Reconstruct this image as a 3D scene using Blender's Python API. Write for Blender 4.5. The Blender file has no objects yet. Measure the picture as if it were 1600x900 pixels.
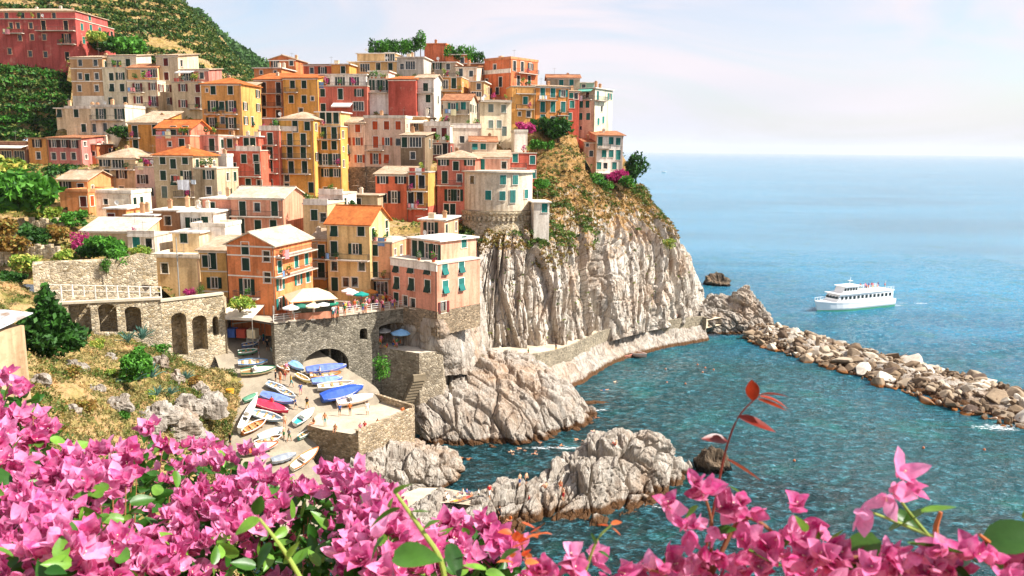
import bpy, bmesh, math, random
import numpy as np
from mathutils import Vector, Matrix, Euler
random.seed(7)
RNG = np.random.default_rng(7)
R = math.radians
scene = bpy.context.scene
COL = scene.collection

# ---------------------------------------------------------------- camera
FPX, CX, CY = 1250.0, 800.0, 450.0           # focal length in photo pixels, photo centre
CAMZ, PITCH, ROLL = 40.0, R(9.77), R(0.55)
CAM_ROT = Matrix.Rotation(math.pi/2 - PITCH, 3, 'X') @ Matrix.Rotation(ROLL, 3, 'Z')
cam_d = bpy.data.cameras.new('camera'); cam = bpy.data.objects.new('camera', cam_d); COL.objects.link(cam)
cam.location = (0, 0, CAMZ); cam.rotation_euler = CAM_ROT.to_euler()
cam_d.sensor_width = 36.0; cam_d.lens = 36.0*FPX/1600.0
cam_d.clip_start = 0.05; cam_d.clip_end = 60000
cam_d.dof.use_dof = True; cam_d.dof.focus_distance = 110; cam_d.dof.aperture_fstop = 11.0
scene.camera = cam

# ---------------------------------------------------------------- light, sky, exposure
SUN_EL, SUN_AZ = R(47), R(99)                # azimuth measured from +Y (view direction) clockwise towards +X
sun_dir = Vector((math.sin(SUN_AZ)*math.cos(SUN_EL), math.cos(SUN_AZ)*math.cos(SUN_EL), math.sin(SUN_EL)))
sl = bpy.data.lights.new('sun', 'SUN'); sl.energy = 5.0; sl.angle = R(0.53); sl.color = (1.0, 0.965, 0.91)
so = bpy.data.objects.new('sun', sl); COL.objects.link(so)
so.rotation_euler = (-sun_dir).to_track_quat('-Z', 'Y').to_euler(); so.location = sun_dir*300
world = bpy.data.worlds.new('World'); scene.world = world; world.use_nodes = True
wn, wl = world.node_tree.nodes, world.node_tree.links
wn.clear()
w_out = wn.new('ShaderNodeOutputWorld'); w_bg = wn.new('ShaderNodeBackground'); w_bg.inputs['Strength'].default_value = 0.1
w_sky = wn.new('ShaderNodeTexSky'); w_sky.sky_type = 'NISHITA'; w_sky.sun_disc = False
w_sky.sun_elevation = SUN_EL; w_sky.sun_rotation = SUN_AZ
w_sky.air_density = 1.0; w_sky.dust_density = 1.6; w_sky.ozone_density = 1.2
w_tc = wn.new('ShaderNodeTexCoord'); w_map = wn.new('ShaderNodeMapping'); w_map.inputs['Scale'].default_value = (1.0, 1.0, 4.2)
w_map.inputs['Rotation'].default_value = (0.0, R(9), R(20))
w_no = wn.new('ShaderNodeTexNoise'); w_no.inputs['Scale'].default_value = 2.1; w_no.inputs['Detail'].default_value = 7; w_no.inputs['Roughness'].default_value = 0.55; w_no.inputs['Distortion'].default_value = 1.1
w_rp = wn.new('ShaderNodeValToRGB'); w_rp.color_ramp.elements[0].position = 0.36; w_rp.color_ramp.elements[0].color = (0.12,)*3+(1,)
w_rp.color_ramp.elements[1].position = 0.58; w_rp.color_ramp.elements[1].color = (0.97,)*3+(1,)
w_no2 = wn.new('ShaderNodeTexNoise'); w_no2.inputs['Scale'].default_value = 1.3; w_no2.inputs['Detail'].default_value = 3
w_cc = wn.new('ShaderNodeValToRGB')          # thin high cloud: cool white to faintly pink white
w_cc.color_ramp.elements[0].position = 0.38; w_cc.color_ramp.elements[0].color = (3.75, 3.9, 4.4, 1)
w_cc.color_ramp.elements[1].position = 0.62; w_cc.color_ramp.elements[1].color = (4.9, 4.5, 4.8, 1)
w_mix = wn.new('ShaderNodeMix'); w_mix.data_type = 'RGBA'
wl.new(w_tc.outputs['Generated'], w_map.inputs['Vector']); wl.new(w_map.outputs['Vector'], w_no.inputs['Vector']); wl.new(w_map.outputs['Vector'], w_no2.inputs['Vector'])
wl.new(w_no.outputs['Fac'], w_rp.inputs['Fac']); wl.new(w_no2.outputs['Fac'], w_cc.inputs['Fac'])
wl.new(w_rp.outputs['Color'], w_mix.inputs['Factor']); wl.new(w_sky.outputs['Color'], w_mix.inputs['A']); wl.new(w_cc.outputs['Color'], w_mix.inputs['B'])
wl.new(w_mix.outputs['Result'], w_bg.inputs['Color']); wl.new(w_bg.outputs['Background'], w_out.inputs['Surface'])
vs = scene.view_settings
vs.view_transform = 'Standard'; vs.look = 'None'; vs.exposure = 1.0; vs.gamma = 1.0; vs.use_curve_mapping = False
scene.render.engine = 'CYCLES'
cy = scene.cycles
cy.use_denoising = True
try: cy.denoiser = 'OPENIMAGEDENOISE'
except Exception: pass
cy.max_bounces = 6; cy.diffuse_bounces = 3; cy.glossy_bounces = 2; cy.transmission_bounces = 2; cy.transparent_max_bounces = 6
cy.caustics_reflective = False; cy.caustics_refractive = False
cy.sample_clamp_indirect = 6.0

# ---------------------------------------------------------------- projection helpers
CAMP = Vector((0, 0, CAMZ))
def ray(px, py): return CAM_ROT @ Vector(((px-CX)/FPX, -(py-CY)/FPX, -1.0))
def P(px, py, D):                            # point seen at (px,py), D metres ahead of the camera
    v = ray(px, py); return CAMP + v*(D/v.y)
def S(px, py, z):                            # point seen at (px,py) at height z
    v = ray(px, py); return CAMP + v*((z-CAMZ)/v.z)

# ---------------------------------------------------------------- object helpers
def tag(o, label=None, cat=None, group=None, kind=None):
    if label: o['label'] = label
    if cat: o['category'] = cat
    if group: o['group'] = group
    if kind: o['kind'] = kind
    return o
def empty(name, loc=(0, 0, 0), rz=0.0, label=None, cat=None, group=None):
    o = bpy.data.objects.new(name, None); COL.objects.link(o); o.location = loc; o.rotation_euler = (0, 0, rz)
    o.empty_display_size = 0.3
    return tag(o, label, cat, group)
def link(name, me, parent=None, loc=(0, 0, 0), rot=(0, 0, 0), scale=None):
    o = bpy.data.objects.new(name, me); COL.objects.link(o)
    if parent: o.parent = parent
    o.location = loc; o.rotation_euler = rot
    if scale is not None: o.scale = (scale,)*3 if isinstance(scale, (int, float)) else scale
    return o
def np_mesh(name, V, F, mats=(), midx=None, smooth=False, tint=None):
    """mesh from vertex array and face array(s) (n,3|4) or list of faces"""
    me = bpy.data.meshes.new(name)
    V = np.asarray(V, dtype=np.float32)
    if isinstance(F, np.ndarray):
        n, k = F.shape
        me.vertices.add(len(V)); me.vertices.foreach_set('co', V.ravel())
        me.loops.add(n*k); me.loops.foreach_set('vertex_index', F.astype(np.int32).ravel())
        me.polygons.add(n); me.polygons.foreach_set('loop_start', np.arange(0, n*k, k, dtype=np.int32))
        try: me.polygons.foreach_set('loop_total', np.full(n, k, dtype=np.int32))
        except Exception: pass
        me.update(calc_edges=True); me.validate()
    else:
        me.from_pydata(V.tolist(), [], F); me.update(); n = len(F)
    for m in (mats if isinstance(mats, (list, tuple)) else [mats]): me.materials.append(m)
    if midx is not None: me.polygons.foreach_set('material_index', np.asarray(midx, dtype=np.int32))
    me.polygons.foreach_set('use_smooth', np.full(len(me.polygons), bool(smooth)))
    if tint is not None and len(tint) == len(me.polygons):
        a = me.attributes.new('tint', 'FLOAT', 'FACE'); a.data.foreach_set('value', np.asarray(tint, dtype=np.float32))
    return me
class MB:
    """collects simple solids into one mesh"""
    def __init__(s): s.v = []; s.f = []; s.m = []; s.mi = 0
    def poly(s, pts):
        b = len(s.v); s.v += [tuple(p) for p in pts]; s.f.append(tuple(range(b, b+len(pts)))); s.m.append(s.mi)
    def box(s, x0, x1, y0, y1, z0, z1, M=None):
        c = [(x0,y0,z0),(x1,y0,z0),(x1,y1,z0),(x0,y1,z0),(x0,y0,z1),(x1,y0,z1),(x1,y1,z1),(x0,y1,z1)]
        if M is not None: c = [tuple(M @ Vector(p)) for p in c]
        b = len(s.v); s.v += c
        for q in ((0,3,2,1),(4,5,6,7),(0,1,5,4),(1,2,6,5),(2,3,7,6),(3,0,4,7)):
            s.f.append(tuple(b+i for i in q)); s.m.append(s.mi)
    def hexa(s, c):                           # 8 corners, bottom 4 then top 4
        b = len(s.v); s.v += [tuple(p) for p in c]
        for q in ((0,3,2,1),(4,5,6,7),(0,1,5,4),(1,2,6,5),(2,3,7,6),(3,0,4,7)):
            s.f.append(tuple(b+i for i in q)); s.m.append(s.mi)
    def tube(s, pts, r, n=6, caps=True):      # r: number or list
        pts = [Vector(p) for p in pts]; rings = []
        for i, p in enumerate(pts):
            t = (pts[min(i+1, len(pts)-1)] - pts[max(i-1, 0)]).normalized()
            a = t.cross(Vector((0, 0, 1)) if abs(t.z) < 0.9 else Vector((1, 0, 0))).normalized(); c = t.cross(a)
            rr = r[i] if isinstance(r, (list, tuple)) else r
            b = len(s.v); s.v += [tuple(p + (a*math.cos(2*math.pi*k/n) + c*math.sin(2*math.pi*k/n))*rr) for k in range(n)]; rings.append(b)
        for a_, b_ in zip(rings, rings[1:]):
            for k in range(n): s.f.append((a_+k, a_+(k+1) % n, b_+(k+1) % n, b_+k)); s.m.append(s.mi)
        if caps:
            s.f.append(tuple(rings[0]+k for k in range(n))); s.m.append(s.mi)
            s.f.append(tuple(rings[-1]+k for k in reversed(range(n)))); s.m.append(s.mi)
    def loft(s, sections, close=True, caps=True):
        n = len(sections[0]); rings = []
        for sec in sections:
            rings.append(len(s.v)); s.v += [tuple(p) for p in sec]
        for a_, b_ in zip(rings, rings[1:]):
            for k in range(n if close else n-1):
                s.f.append((a_+k, a_+(k+1) % n, b_+(k+1) % n, b_+k)); s.m.append(s.mi)
        if caps:
            s.f.append(tuple(rings[0]+k for k in reversed(range(n)))); s.m.append(s.mi)
            s.f.append(tuple(rings[-1]+k for k in range(n))); s.m.append(s.mi)
    def mesh(s, name, mats, smooth=False):
        me = bpy.data.meshes.new(name); me.from_pydata(s.v, [], s.f); me.update()
        for m in (mats if isinstance(mats, (list, tuple)) else [mats]): me.materials.append(m)
        me.polygons.foreach_set('material_index', np.asarray(s.m, dtype=np.int32))
        if smooth: me.polygons.foreach_set('use_smooth', np.full(len(me.polygons), True))
        bm = bmesh.new(); bm.from_mesh(me); bmesh.ops.recalc_face_normals(bm, faces=bm.faces); bm.to_mesh(me); bm.free()
        return me
    def obj(s, name, mats, parent=None, smooth=False, **k): return link(name, s.mesh(name, mats, smooth), parent, **k)

# ---------------------------------------------------------------- vector noise
def _hash(ix, iy, iz):
    h = (ix.astype(np.int64)*374761393 + iy.astype(np.int64)*668265263 + iz.astype(np.int64)*1274126177) & 0xFFFFFFFF
    h = ((h ^ (h >> 13))*1103515245) & 0xFFFFFFFF
    h = ((h ^ (h >> 16))*2246822519) & 0xFFFFFFFF
    return ((h ^ (h >> 13)) & 0xFFFFFF)/float(0xFFFFFF)*2-1
def vnoise(p):
    p = np.asarray(p, dtype=np.float64); i = np.floor(p).astype(np.int64); f = p-i; u = f*f*f*(f*(f*6-15)+10)
    r = 0
    for dx in (0, 1):
        wx = u[..., 0] if dx else 1-u[..., 0]
        for dy in (0, 1):
            wy = u[..., 1] if dy else 1-u[..., 1]
            for dz in (0, 1):
                wz = u[..., 2] if dz else 1-u[..., 2]
                r = r + wx*wy*wz*_hash(i[..., 0]+dx, i[..., 1]+dy, i[..., 2]+dz)
    return r
def fbm(p, o=4, lac=2.03, g=0.5):
    a, s, t = 1.0, 0, 0; p = np.asarray(p, dtype=np.float64)
    for k in range(o): s = s + a*vnoise(p+k*17.3); t += a; p = p*lac; a *= g
    return s/t
def ridged(p, o=4, lac=2.1, g=0.5):
    a, s, t = 1.0, 0, 0; p = np.asarray(p, dtype=np.float64)
    for k in range(o): s = s + a*(1-2*np.abs(vnoise(p+k*9.7))); t += a; p = p*lac; a *= g
    return s/t

def worley(p):
    p = np.asarray(p, dtype=np.float64); i = np.floor(p).astype(np.int64); f1 = np.full(p.shape[:-1], 9.0); f2 = f1.copy(); val = np.zeros_like(f1)
    for dx in (-1, 0, 1):
        for dy in (-1, 0, 1):
            for dz in (-1, 0, 1):
                c = i+np.array([dx, dy, dz]); h = [_hash(c[..., 0]+k*91, c[..., 1]+k*37, c[..., 2]+k*53)*0.5+0.5 for k in (1, 2, 3)]
                d = np.sqrt((c[..., 0]+h[0]-p[..., 0])**2+(c[..., 1]+h[1]-p[..., 1])**2+(c[..., 2]+h[2]-p[..., 2])**2); m = d < f1
                f2 = np.where(m, f1, np.minimum(f2, d)); val = np.where(m, h[0]+h[1]-1, val); f1 = np.where(m, d, f1)
    return f1, f2, val

# ---------------------------------------------------------------- surface patches through control points
def catmull(C, n, axis):
    C = np.moveaxis(np.asarray(C, dtype=np.float64), axis, 0); m = len(C)
    t = np.linspace(0, m-1, n); i = np.clip(np.floor(t).astype(int), 0, m-2); f = (t-i).reshape((-1,)+(1,)*(C.ndim-1))
    g = lambda k: C[np.clip(k, 0, m-1)]
    p0 = np.where((i-1 < 0).reshape(f.shape), 2*g(i)-g(i+1), g(i-1)); p3 = np.where((i+2 > m-1).reshape(f.shape), 2*g(i+1)-g(i), g(i+2)); p1, p2 = g(i), g(i+1)
    o = 0.5*(2*p1 + (p2-p0)*f + (2*p0-5*p1+4*p2-p3)*f*f + (3*p1-p0-3*p2+p3)*f**3)
    return np.moveaxis(o, 0, axis)
def grid_normals(G):
    du = np.gradient(G, axis=1); dv = np.gradient(G, axis=0); n = np.cross(du, dv); return n/np.maximum(np.linalg.norm(n, axis=-1, keepdims=True), 1e-9)
def grid_faces(nv, nu):
    a = np.arange(nv*nu).reshape(nv, nu)
    return np.stack([a[:-1, :-1], a[:-1, 1:], a[1:, 1:], a[1:, :-1]], -1).reshape(-1, 4)
def patch(name, rows, nu, nv, mat, disp=None, kind='structure', label=None, cat=None, smooth=False, world_pts=False, group=None):
    C = np.array([[tuple(p) if world_pts else tuple(P(*p)) for p in r] for r in rows])
    G = catmull(catmull(C, nu, 1), nv, 0)
    if disp is not None:
        N = grid_normals(G); G = disp(G, N)
    me = np_mesh(name, G.reshape(-1, 3), grid_faces(nv, nu), mat, smooth=smooth)
    o = link(name, me); tag(o, label, cat, group, kind)
    return o, G
# ---------------------------------------------------------------- materials
def lin(h):
    if not isinstance(h, str): return tuple(h)
    h = h.lstrip('#'); o = []
    for k in (0, 2, 4):
        c = int(h[k:k+2], 16)/255.0; o.append(c/12.92 if c <= 0.04045 else ((c+0.055)/1.055)**2.4)
    return tuple(o)
_MC = {}
class NT:
    def __init__(s, name):
        s.mat = bpy.data.materials.new(name); s.mat.use_nodes = True; s.t = s.mat.node_tree; s.n = s.t.nodes; s.l = s.t.links
        s.n.clear(); s.out = s.n.new('ShaderNodeOutputMaterial'); s.bsdf = s.n.new('ShaderNodeBsdfPrincipled')
        s.l.new(s.bsdf.outputs[0], s.out.inputs[0])
    def put(s, sock, v):
        if v is None: return
        if isinstance(v, bpy.types.NodeSocket): s.l.new(v, sock)
        elif isinstance(v, (int, float)):
            try: sock.default_value = v
            except Exception: sock.default_value = (v,)*len(sock.default_value)
        else:
            v = tuple(v); n = len(sock.default_value); sock.default_value = v[:n] if len(v) >= n else v+(1.0,)*(n-len(v))
    def coord(s, kind='Object', scale=(1, 1, 1), rnd=True, rot=(0, 0, 0)):
        tc = s.n.new('ShaderNodeTexCoord'); v = tc.outputs[kind]
        mp = s.n.new('ShaderNodeMapping'); s.put(mp.inputs['Scale'], scale if not isinstance(scale, (int, float)) else (scale,)*3); s.put(mp.inputs['Rotation'], rot)
        s.l.new(v, mp.inputs['Vector'])
        if rnd:
            oi = s.n.new('ShaderNodeObjectInfo'); m = s.n.new('ShaderNodeMath'); m.operation = 'MULTIPLY'; m.inputs[1].default_value = 57.0
            s.l.new(oi.outputs['Random'], m.inputs[0]); s.l.new(m.outputs[0], mp.inputs['Location'])
        return mp.outputs['Vector']
    def pos(s, scale=(1, 1, 1), rot=(0, 0, 0)):
        g = s.n.new('ShaderNodeNewGeometry'); mp = s.n.new('ShaderNodeMapping'); s.put(mp.inputs['Scale'], scale if not isinstance(scale, (int, float)) else (scale,)*3); s.put(mp.inputs['Rotation'], rot)
        s.l.new(g.outputs['Position'], mp.inputs['Vector']); return mp.outputs['Vector']
    def noise(s, vec, scale=1.0, detail=4, rough=0.55, dist=0.0, out='Fac'):
        n = s.n.new('ShaderNodeTexNoise'); s.l.new(vec, n.inputs['Vector']); n.inputs['Scale'].default_value = scale; n.inputs['Detail'].default_value = detail
        n.inputs['Roughness'].default_value = rough; n.inputs['Distortion'].default_value = dist; return n.outputs[out]
    def voro(s, vec, scale=1.0, feat='F1', out='Distance', rand=1.0):
        n = s.n.new('ShaderNodeTexVoronoi'); n.feature = feat; s.l.new(vec, n.inputs['Vector']); n.inputs['Scale'].default_value = scale
        n.inputs['Randomness'].default_value = rand; return n.outputs[out]
    def wave(s, vec, scale=1.0, dist=0.0, axis='X', detail=2):
        n = s.n.new('ShaderNodeTexWave'); n.bands_direction = axis; s.l.new(vec, n.inputs['Vector']); n.inputs['Scale'].default_value = scale
        n.inputs['Distortion'].default_value = dist; n.inputs['Detail'].default_value = detail; return n.outputs['Fac']
    def ramp(s, fac, stops):
        n = s.n.new('ShaderNodeValToRGB'); cr = n.color_ramp; s.l.new(fac, n.inputs['Fac'])
        while len(cr.elements) < len(stops): cr.elements.new(0.5)
        for e, (p, c) in zip(cr.elements, stops):
            e.position = p; c = (c,)*3 if isinstance(c, (int, float)) else lin(c); e.color = tuple(c)+(1,)
        return n.outputs['Color']
    def mix(s, f, a, b, mode='MIX'):
        n = s.n.new('ShaderNodeMix'); n.data_type = 'RGBA'; n.blend_type = mode; n.clamp_result = False
        s.put(n.inputs['Factor'], f); s.put(n.inputs['A'], a if isinstance(a, bpy.types.NodeSocket) else lin(a)); s.put(n.inputs['B'], b if isinstance(b, bpy.types.NodeSocket) else lin(b)); return n.outputs['Result']
    def math(s, op, a, b=0.0, c=None, clamp=False):
        n = s.n.new('ShaderNodeMath'); n.operation = op; n.use_clamp = clamp; s.put(n.inputs[0], a); s.put(n.inputs[1], b)
        if c is not None: s.put(n.inputs[2], c)
        return n.outputs[0]
    def sep(s, vec):
        n = s.n.new('ShaderNodeSeparateXYZ'); s.l.new(vec, n.inputs[0]); return n.outputs
    def attr(s, name):
        n = s.n.new('ShaderNodeAttribute'); n.attribute_name = name; return n.outputs
    def rand(s): return s.n.new('ShaderNodeObjectInfo').outputs['Random']
    def bump(s, h, strength=0.5, dist=0.05, normal=None):
        n = s.n.new('ShaderNodeBump'); n.inputs['Strength'].default_value = strength; n.inputs['Distance'].default_value = dist; s.l.new(h, n.inputs['Height'])
        if normal is not None: s.l.new(normal, n.inputs['Normal'])
        return n.outputs[0]
    def done(s, color=None, rough=0.8, normal=None, spec=0.3, **k):
        b = s.bsdf
        s.put(b.inputs['Base Color'], lin(color) if isinstance(color, str) else color); s.put(b.inputs['Roughness'], rough); s.put(b.inputs['Specular IOR Level'], spec)
        if normal is not None: s.l.new(normal, b.inputs['Normal'])
        for kk, v in k.items(): s.put(b.inputs[kk.replace('_', ' ')], v)
        return s.mat
def cached(f):
    def g(*a, **k):
        key = (f.__name__, a, tuple(sorted(k.items())))
        if key not in _MC: _MC[key] = f(*a, **k)
        return _MC[key]
    return g
@cached
def plaster(c, wear=1.0):
    t = NT('plaster_'+str(c).strip('#')); v = t.coord(); big = t.noise(v, 0.22, 5, 0.6); st = t.noise(t.coord(scale=(1.3, 1.3, 0.12)), 1.0, 4, 0.6); fine = t.noise(v, 3.0, 5, 0.65)
    col = t.mix(1.0, t.mix(0.10, c, '#ffe6c8'), t.ramp(big, [(0.3, 0.80), (0.62, 1.08)]), 'MULTIPLY')
    col = t.mix(min(1.0, 0.95*wear), col, t.ramp(st, [(0.30, (0.58, 0.53, 0.48)), (0.54, 1.0)]), 'MULTIPLY')
    col = t.mix(0.8*wear, col, t.ramp(fine, [(0.33, (0.80, 0.77, 0.74)), (0.55, 1.03)]), 'MULTIPLY')
    pt = t.noise(v, 0.55, 3, 0.7)                                        # patches of bare, paler render
    col = t.mix(t.math('MULTIPLY', t.ramp(pt, [(0.62, 0.0), (0.72, 0.28)]), wear), col, '#cdb99b')
    return t.done(col, 0.9, t.bump(fine, 0.35, 0.04), 0.15)
@cached
def paint(c, rough=0.5, var=0.12, spec=0.3):
    t = NT('paint_'+str(c).strip('#')); v = t.coord(); n = t.noise(v, 2.5, 4)
    col = t.mix(1.0, c, t.ramp(n, [(0.3, 1-var), (0.7, 1+var)]), 'MULTIPLY')
    col = t.mix(1.0, col, t.ramp(t.rand(), [(0.0, 0.85), (1.0, 1.12)]), 'MULTIPLY')
    return t.done(col, rough, None, spec)
@cached
def shutter_mat(c):
    t = NT('shutter_'+c.strip('#')); v = t.coord(rnd=False); z = t.wave(v, 4.0, 0, 'Z', 0); n = t.noise(t.coord(), 2.0, 4)
    col = t.mix(1.0, c, t.ramp(n, [(0.3, 0.82), (0.7, 1.15)]), 'MULTIPLY'); col = t.mix(1.0, col, t.ramp(t.rand(), [(0.0, 0.7), (1.0, 1.25)]), 'MULTIPLY')
    return t.done(col, 0.55, t.bump(z, 0.7, 0.03), 0.3)
@cached
def rooftile(c, c2, ang=0):
    t = NT('roof_tile'+c.strip('#')); v = t.coord(rnd=False); w = t.wave(v, 2.2 if ang == 0 else 2.2, 0.3, 'X' if ang == 0 else 'Y', 1); w2 = t.wave(v, 1.3, 0.6, 'Y' if ang == 0 else 'X', 1)
    vr = t.voro(t.coord(scale=(3.2, 2.2, 2.2)), 1.0, 'F1', 'Color'); n = t.noise(t.coord(), 0.5, 5, 0.65); f = t.noise(t.coord(), 4.0, 4)
    col = t.mix(t.ramp(n, [(0.35, 0), (0.65, 1)]), c, c2); col = t.mix(0.5, col, t.ramp(t.sep(vr)[0], [(0, 0.6), (1, 1.25)]), 'MULTIPLY')
    col = t.mix(0.7, col, t.ramp(w, [(0.0, 0.66), (0.5, 1.05)]), 'MULTIPLY'); col = t.mix(0.5, col, t.ramp(w2, [(0.0, 0.72), (0.35, 1.0)]), 'MULTIPLY'); col = t.mix(0.6, col, t.ramp(f, [(0.3, 0.7), (0.6, 1.05)]), 'MULTIPLY')
    return t.done(col, 0.85, t.bump(w, 0.9, 0.08), 0.2)
@cached
def stone(c='#b29a7c', c2='#7d6a54', scale=2.6, stretch=1.8, mortar='#a3937c'):
    t = NT('rubble_stone'); v = t.coord(scale=(1, 1, stretch)); scale *= 1.0; d = t.voro(v, scale, 'DISTANCE_TO_EDGE'); cc = t.sep(t.voro(v, scale, 'F1', 'Color')); n = t.noise(t.coord(), 0.35, 5, 0.6); f = t.noise(t.coord(), 6, 4)
    col = t.mix(cc[0], c, c2); col = t.mix(1.0, col, t.ramp(cc[1], [(0, 0.65), (1, 1.3)]), 'MULTIPLY'); col = t.mix(t.ramp(d, [(0.02, 1), (0.09, 0)]), col, mortar)
    col = t.mix(0.8, col, t.ramp(n, [(0.3, 0.62), (0.62, 1.12)]), 'MULTIPLY'); col = t.mix(0.5, col, t.ramp(f, [(0.3, 0.7), (0.6, 1.1)]), 'MULTIPLY')
    return t.done(col, 0.95, t.bump(t.ramp(d, [(0.0, 0), (0.15, 1)]), 0.9, 0.09, t.bump(f, 0.4, 0.04)), 0.15)
@cached
def concrete(c='#b5a792', var=0.2):
    t = NT('concrete'); v = t.coord(); n = t.noise(v, 0.4, 6, 0.65); f = t.noise(v, 5, 4)
    col = t.mix(1.0, c, t.ramp(n, [(0.3, 1-var*1.6), (0.65, 1+var*0.6)]), 'MULTIPLY'); col = t.mix(0.6, col, t.ramp(f, [(0.3, 0.78), (0.6, 1.05)]), 'MULTIPLY')
    return t.done(col, 0.92, t.bump(f, 0.4, 0.03), 0.2)
@cached
def glass():
    t = NT('window_glass'); n = t.noise(t.coord(), 1.2, 2)
    return t.done(t.ramp(n, [(0.35, '#15191b'), (0.7, '#3a4442')]), 0.12, None, 0.6)
@cached
def foliage(c1, c2, c3=None, trans=0.25):
    t = NT('foliage_'+c1.strip('#')); a = t.attr('tint')['Fac']; n = t.noise(t.pos(), 0.7, 3)
    col = t.mix(a, c1, c2); 
    if c3: col = t.mix(t.ramp(t.math('ADD', t.math('MULTIPLY', n, 0.7), t.math('MULTIPLY', a, 0.3)), [(0.52, 0), (0.66, 1)]), col, c3)
    col = t.mix(1.0, col, t.ramp(n, [(0.3, 0.75), (0.7, 1.2)]), 'MULTIPLY')
    m = t.done(col, 0.6, None, 0.25)
    tr = t.n.new('ShaderNodeBsdfTranslucent'); t.l.new(col, tr.inputs['Color']); mx = t.n.new('ShaderNodeMixShader'); mx.inputs[0].default_value = trans
    t.l.new(t.bsdf.outputs[0], mx.inputs[1]); t.l.new(tr.outputs[0], mx.inputs[2]); t.l.new(mx.outputs[0], t.out.inputs[0]); return m
@cached
def cliff_mat(kind='headland'):
    """pale layered rock, with ochre staining, cracks, and dry scrub where the ground lies flatter"""
    t = NT('rock_'+kind); p = t.pos(); rot = (0, R(14), R(20)) if kind == 'headland' else (0, R(30), R(-35))
    strat = t.noise(t.pos((1.0, 0.6, 0.13), rot), 0.9, 8, 0.68, 0.6); st2 = t.noise(t.pos((1.0, 0.7, 0.22), rot), 3.0, 6, 0.7, 0.3); big = t.noise(p, 0.10, 5, 0.6); fine = t.noise(p, 1.8, 8, 0.7)
    pal = {'headland': ('#3d342c', '#8f8071', '#c4b8a8', '#e0d8cb'), 'sea': ('#443a33', '#8a7d70', '#aea293', '#c8bfb2'), 'dark': ('#1d1916', '#3f352c', '#6a5a48', '#85735e')}[kind]
    col = t.ramp(strat, [(0.26, pal[0]), (0.37, pal[1]), (0.48, pal[2]), (0.66, pal[3])])
    col = t.mix(0.75, col, t.ramp(st2, [(0.30, 0.36), (0.44, 0.92), (0.7, 1.12)]), 'MULTIPLY')
    col = t.mix(t.ramp(big, [(0.50, 0.0), (0.70, 0.45)]), col, '#b98a5a')
    ck = t.voro(t.pos((1.0, 1.0, 0.45), rot), 0.55, 'DISTANCE_TO_EDGE'); col = t.mix(t.ramp(ck, [(0.0, 0.4), (0.04, 0.0)]), col, pal[0])
    col = t.mix(0.85, col, t.ramp(fine, [(0.28, 0.5), (0.44, 1.0)]), 'MULTIPLY')
    z = t.sep(p)[2]; g = t.n.new('ShaderNodeNewGeometry'); nz = t.sep(g.outputs['Normal'])[2]
    if kind == 'headland':
        sc = t.noise(p, 0.45, 6, 0.7)
        soil = t.ramp(sc, [(0.3, '#3a3a1c'), (0.42, '#6b5a34'), (0.52, '#9c7440'), (0.6, '#a8855a'), (0.72, '#5a6030')])
        f = t.math('ADD', t.math('MULTIPLY', nz, 1.1), t.math('MULTIPLY', t.math('SUBTRACT', z, 24.0), 0.07)); f = t.math('ADD', f, t.math('MULTIPLY', t.math('SUBTRACT', sc, 0.5), 2.2))
        col = t.mix(t.ramp(f, [(0.5, 0), (0.9, 1)]), col, soil)
    wet = t.math('ADD', z, t.math('MULTIPLY', fine, -1.1))
    col = t.mix(t.ramp(wet, [(0.0, 1), (0.35, 0)]) if kind != 'headland' else t.ramp(t.math('MULTIPLY', t.math('SUBTRACT', wet, -0.6), 0.35, clamp=True), [(0.0, 1), (0.6, 0)]), col, '#5e4127' if kind != 'dark' else '#1a140e')
    return t.done(col, 0.92, t.bump(st2, 0.8, 0.35, t.bump(strat, 0.9, 0.9, t.bump(fine, 0.6, 0.15))), 0.2)
@cached
def hill_mat():
    t = NT('hillside_soil'); p = t.pos(); rk = t.voro(t.pos((1, 1, 1.6)), 0.9, 'DISTANCE_TO_EDGE'); n = t.noise(p, 0.16, 6, 0.65); f = t.noise(p, 1.2, 6, 0.7); z = t.noise(t.pos((0.12, 0.12, 1.1)), 1.0, 4, 0.6)
    col = t.ramp(n, [(0.3, '#4f4d22'), (0.45, '#857039'), (0.55, '#a98a58'), (0.68, '#6c6a31')]); col = t.mix(t.ramp(z, [(0.5, 0), (0.6, 0.8)]), col, '#a98d68')
    col = t.mix(t.ramp(rk, [(0.0, 0.6), (0.1, 0.0)]), col, '#4a3f22')
    col = t.mix(0.8, col, t.ramp(f, [(0.3, 0.5), (0.55, 1.1)]), 'MULTIPLY'); return t.done(col, 0.95, t.bump(f, 0.8, 0.4), 0.1)
@cached
def grass_mat():
    t = NT('dry_grass_slope'); p = t.pos(); n = t.noise(p, 0.22, 6, 0.65); f = t.noise(p, 2.5, 6, 0.7)
    col = t.ramp(n, [(0.3, '#4c5226'), (0.42, '#7d7440'), (0.52, '#a88c60'), (0.62, '#a87f56'), (0.74, '#c4ab88')]); col = t.mix(0.8, col, t.ramp(f, [(0.3, 0.5), (0.55, 1.1)]), 'MULTIPLY')
    return t.done(col, 0.95, t.bump(f, 0.8, 0.25), 0.1)
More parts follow.
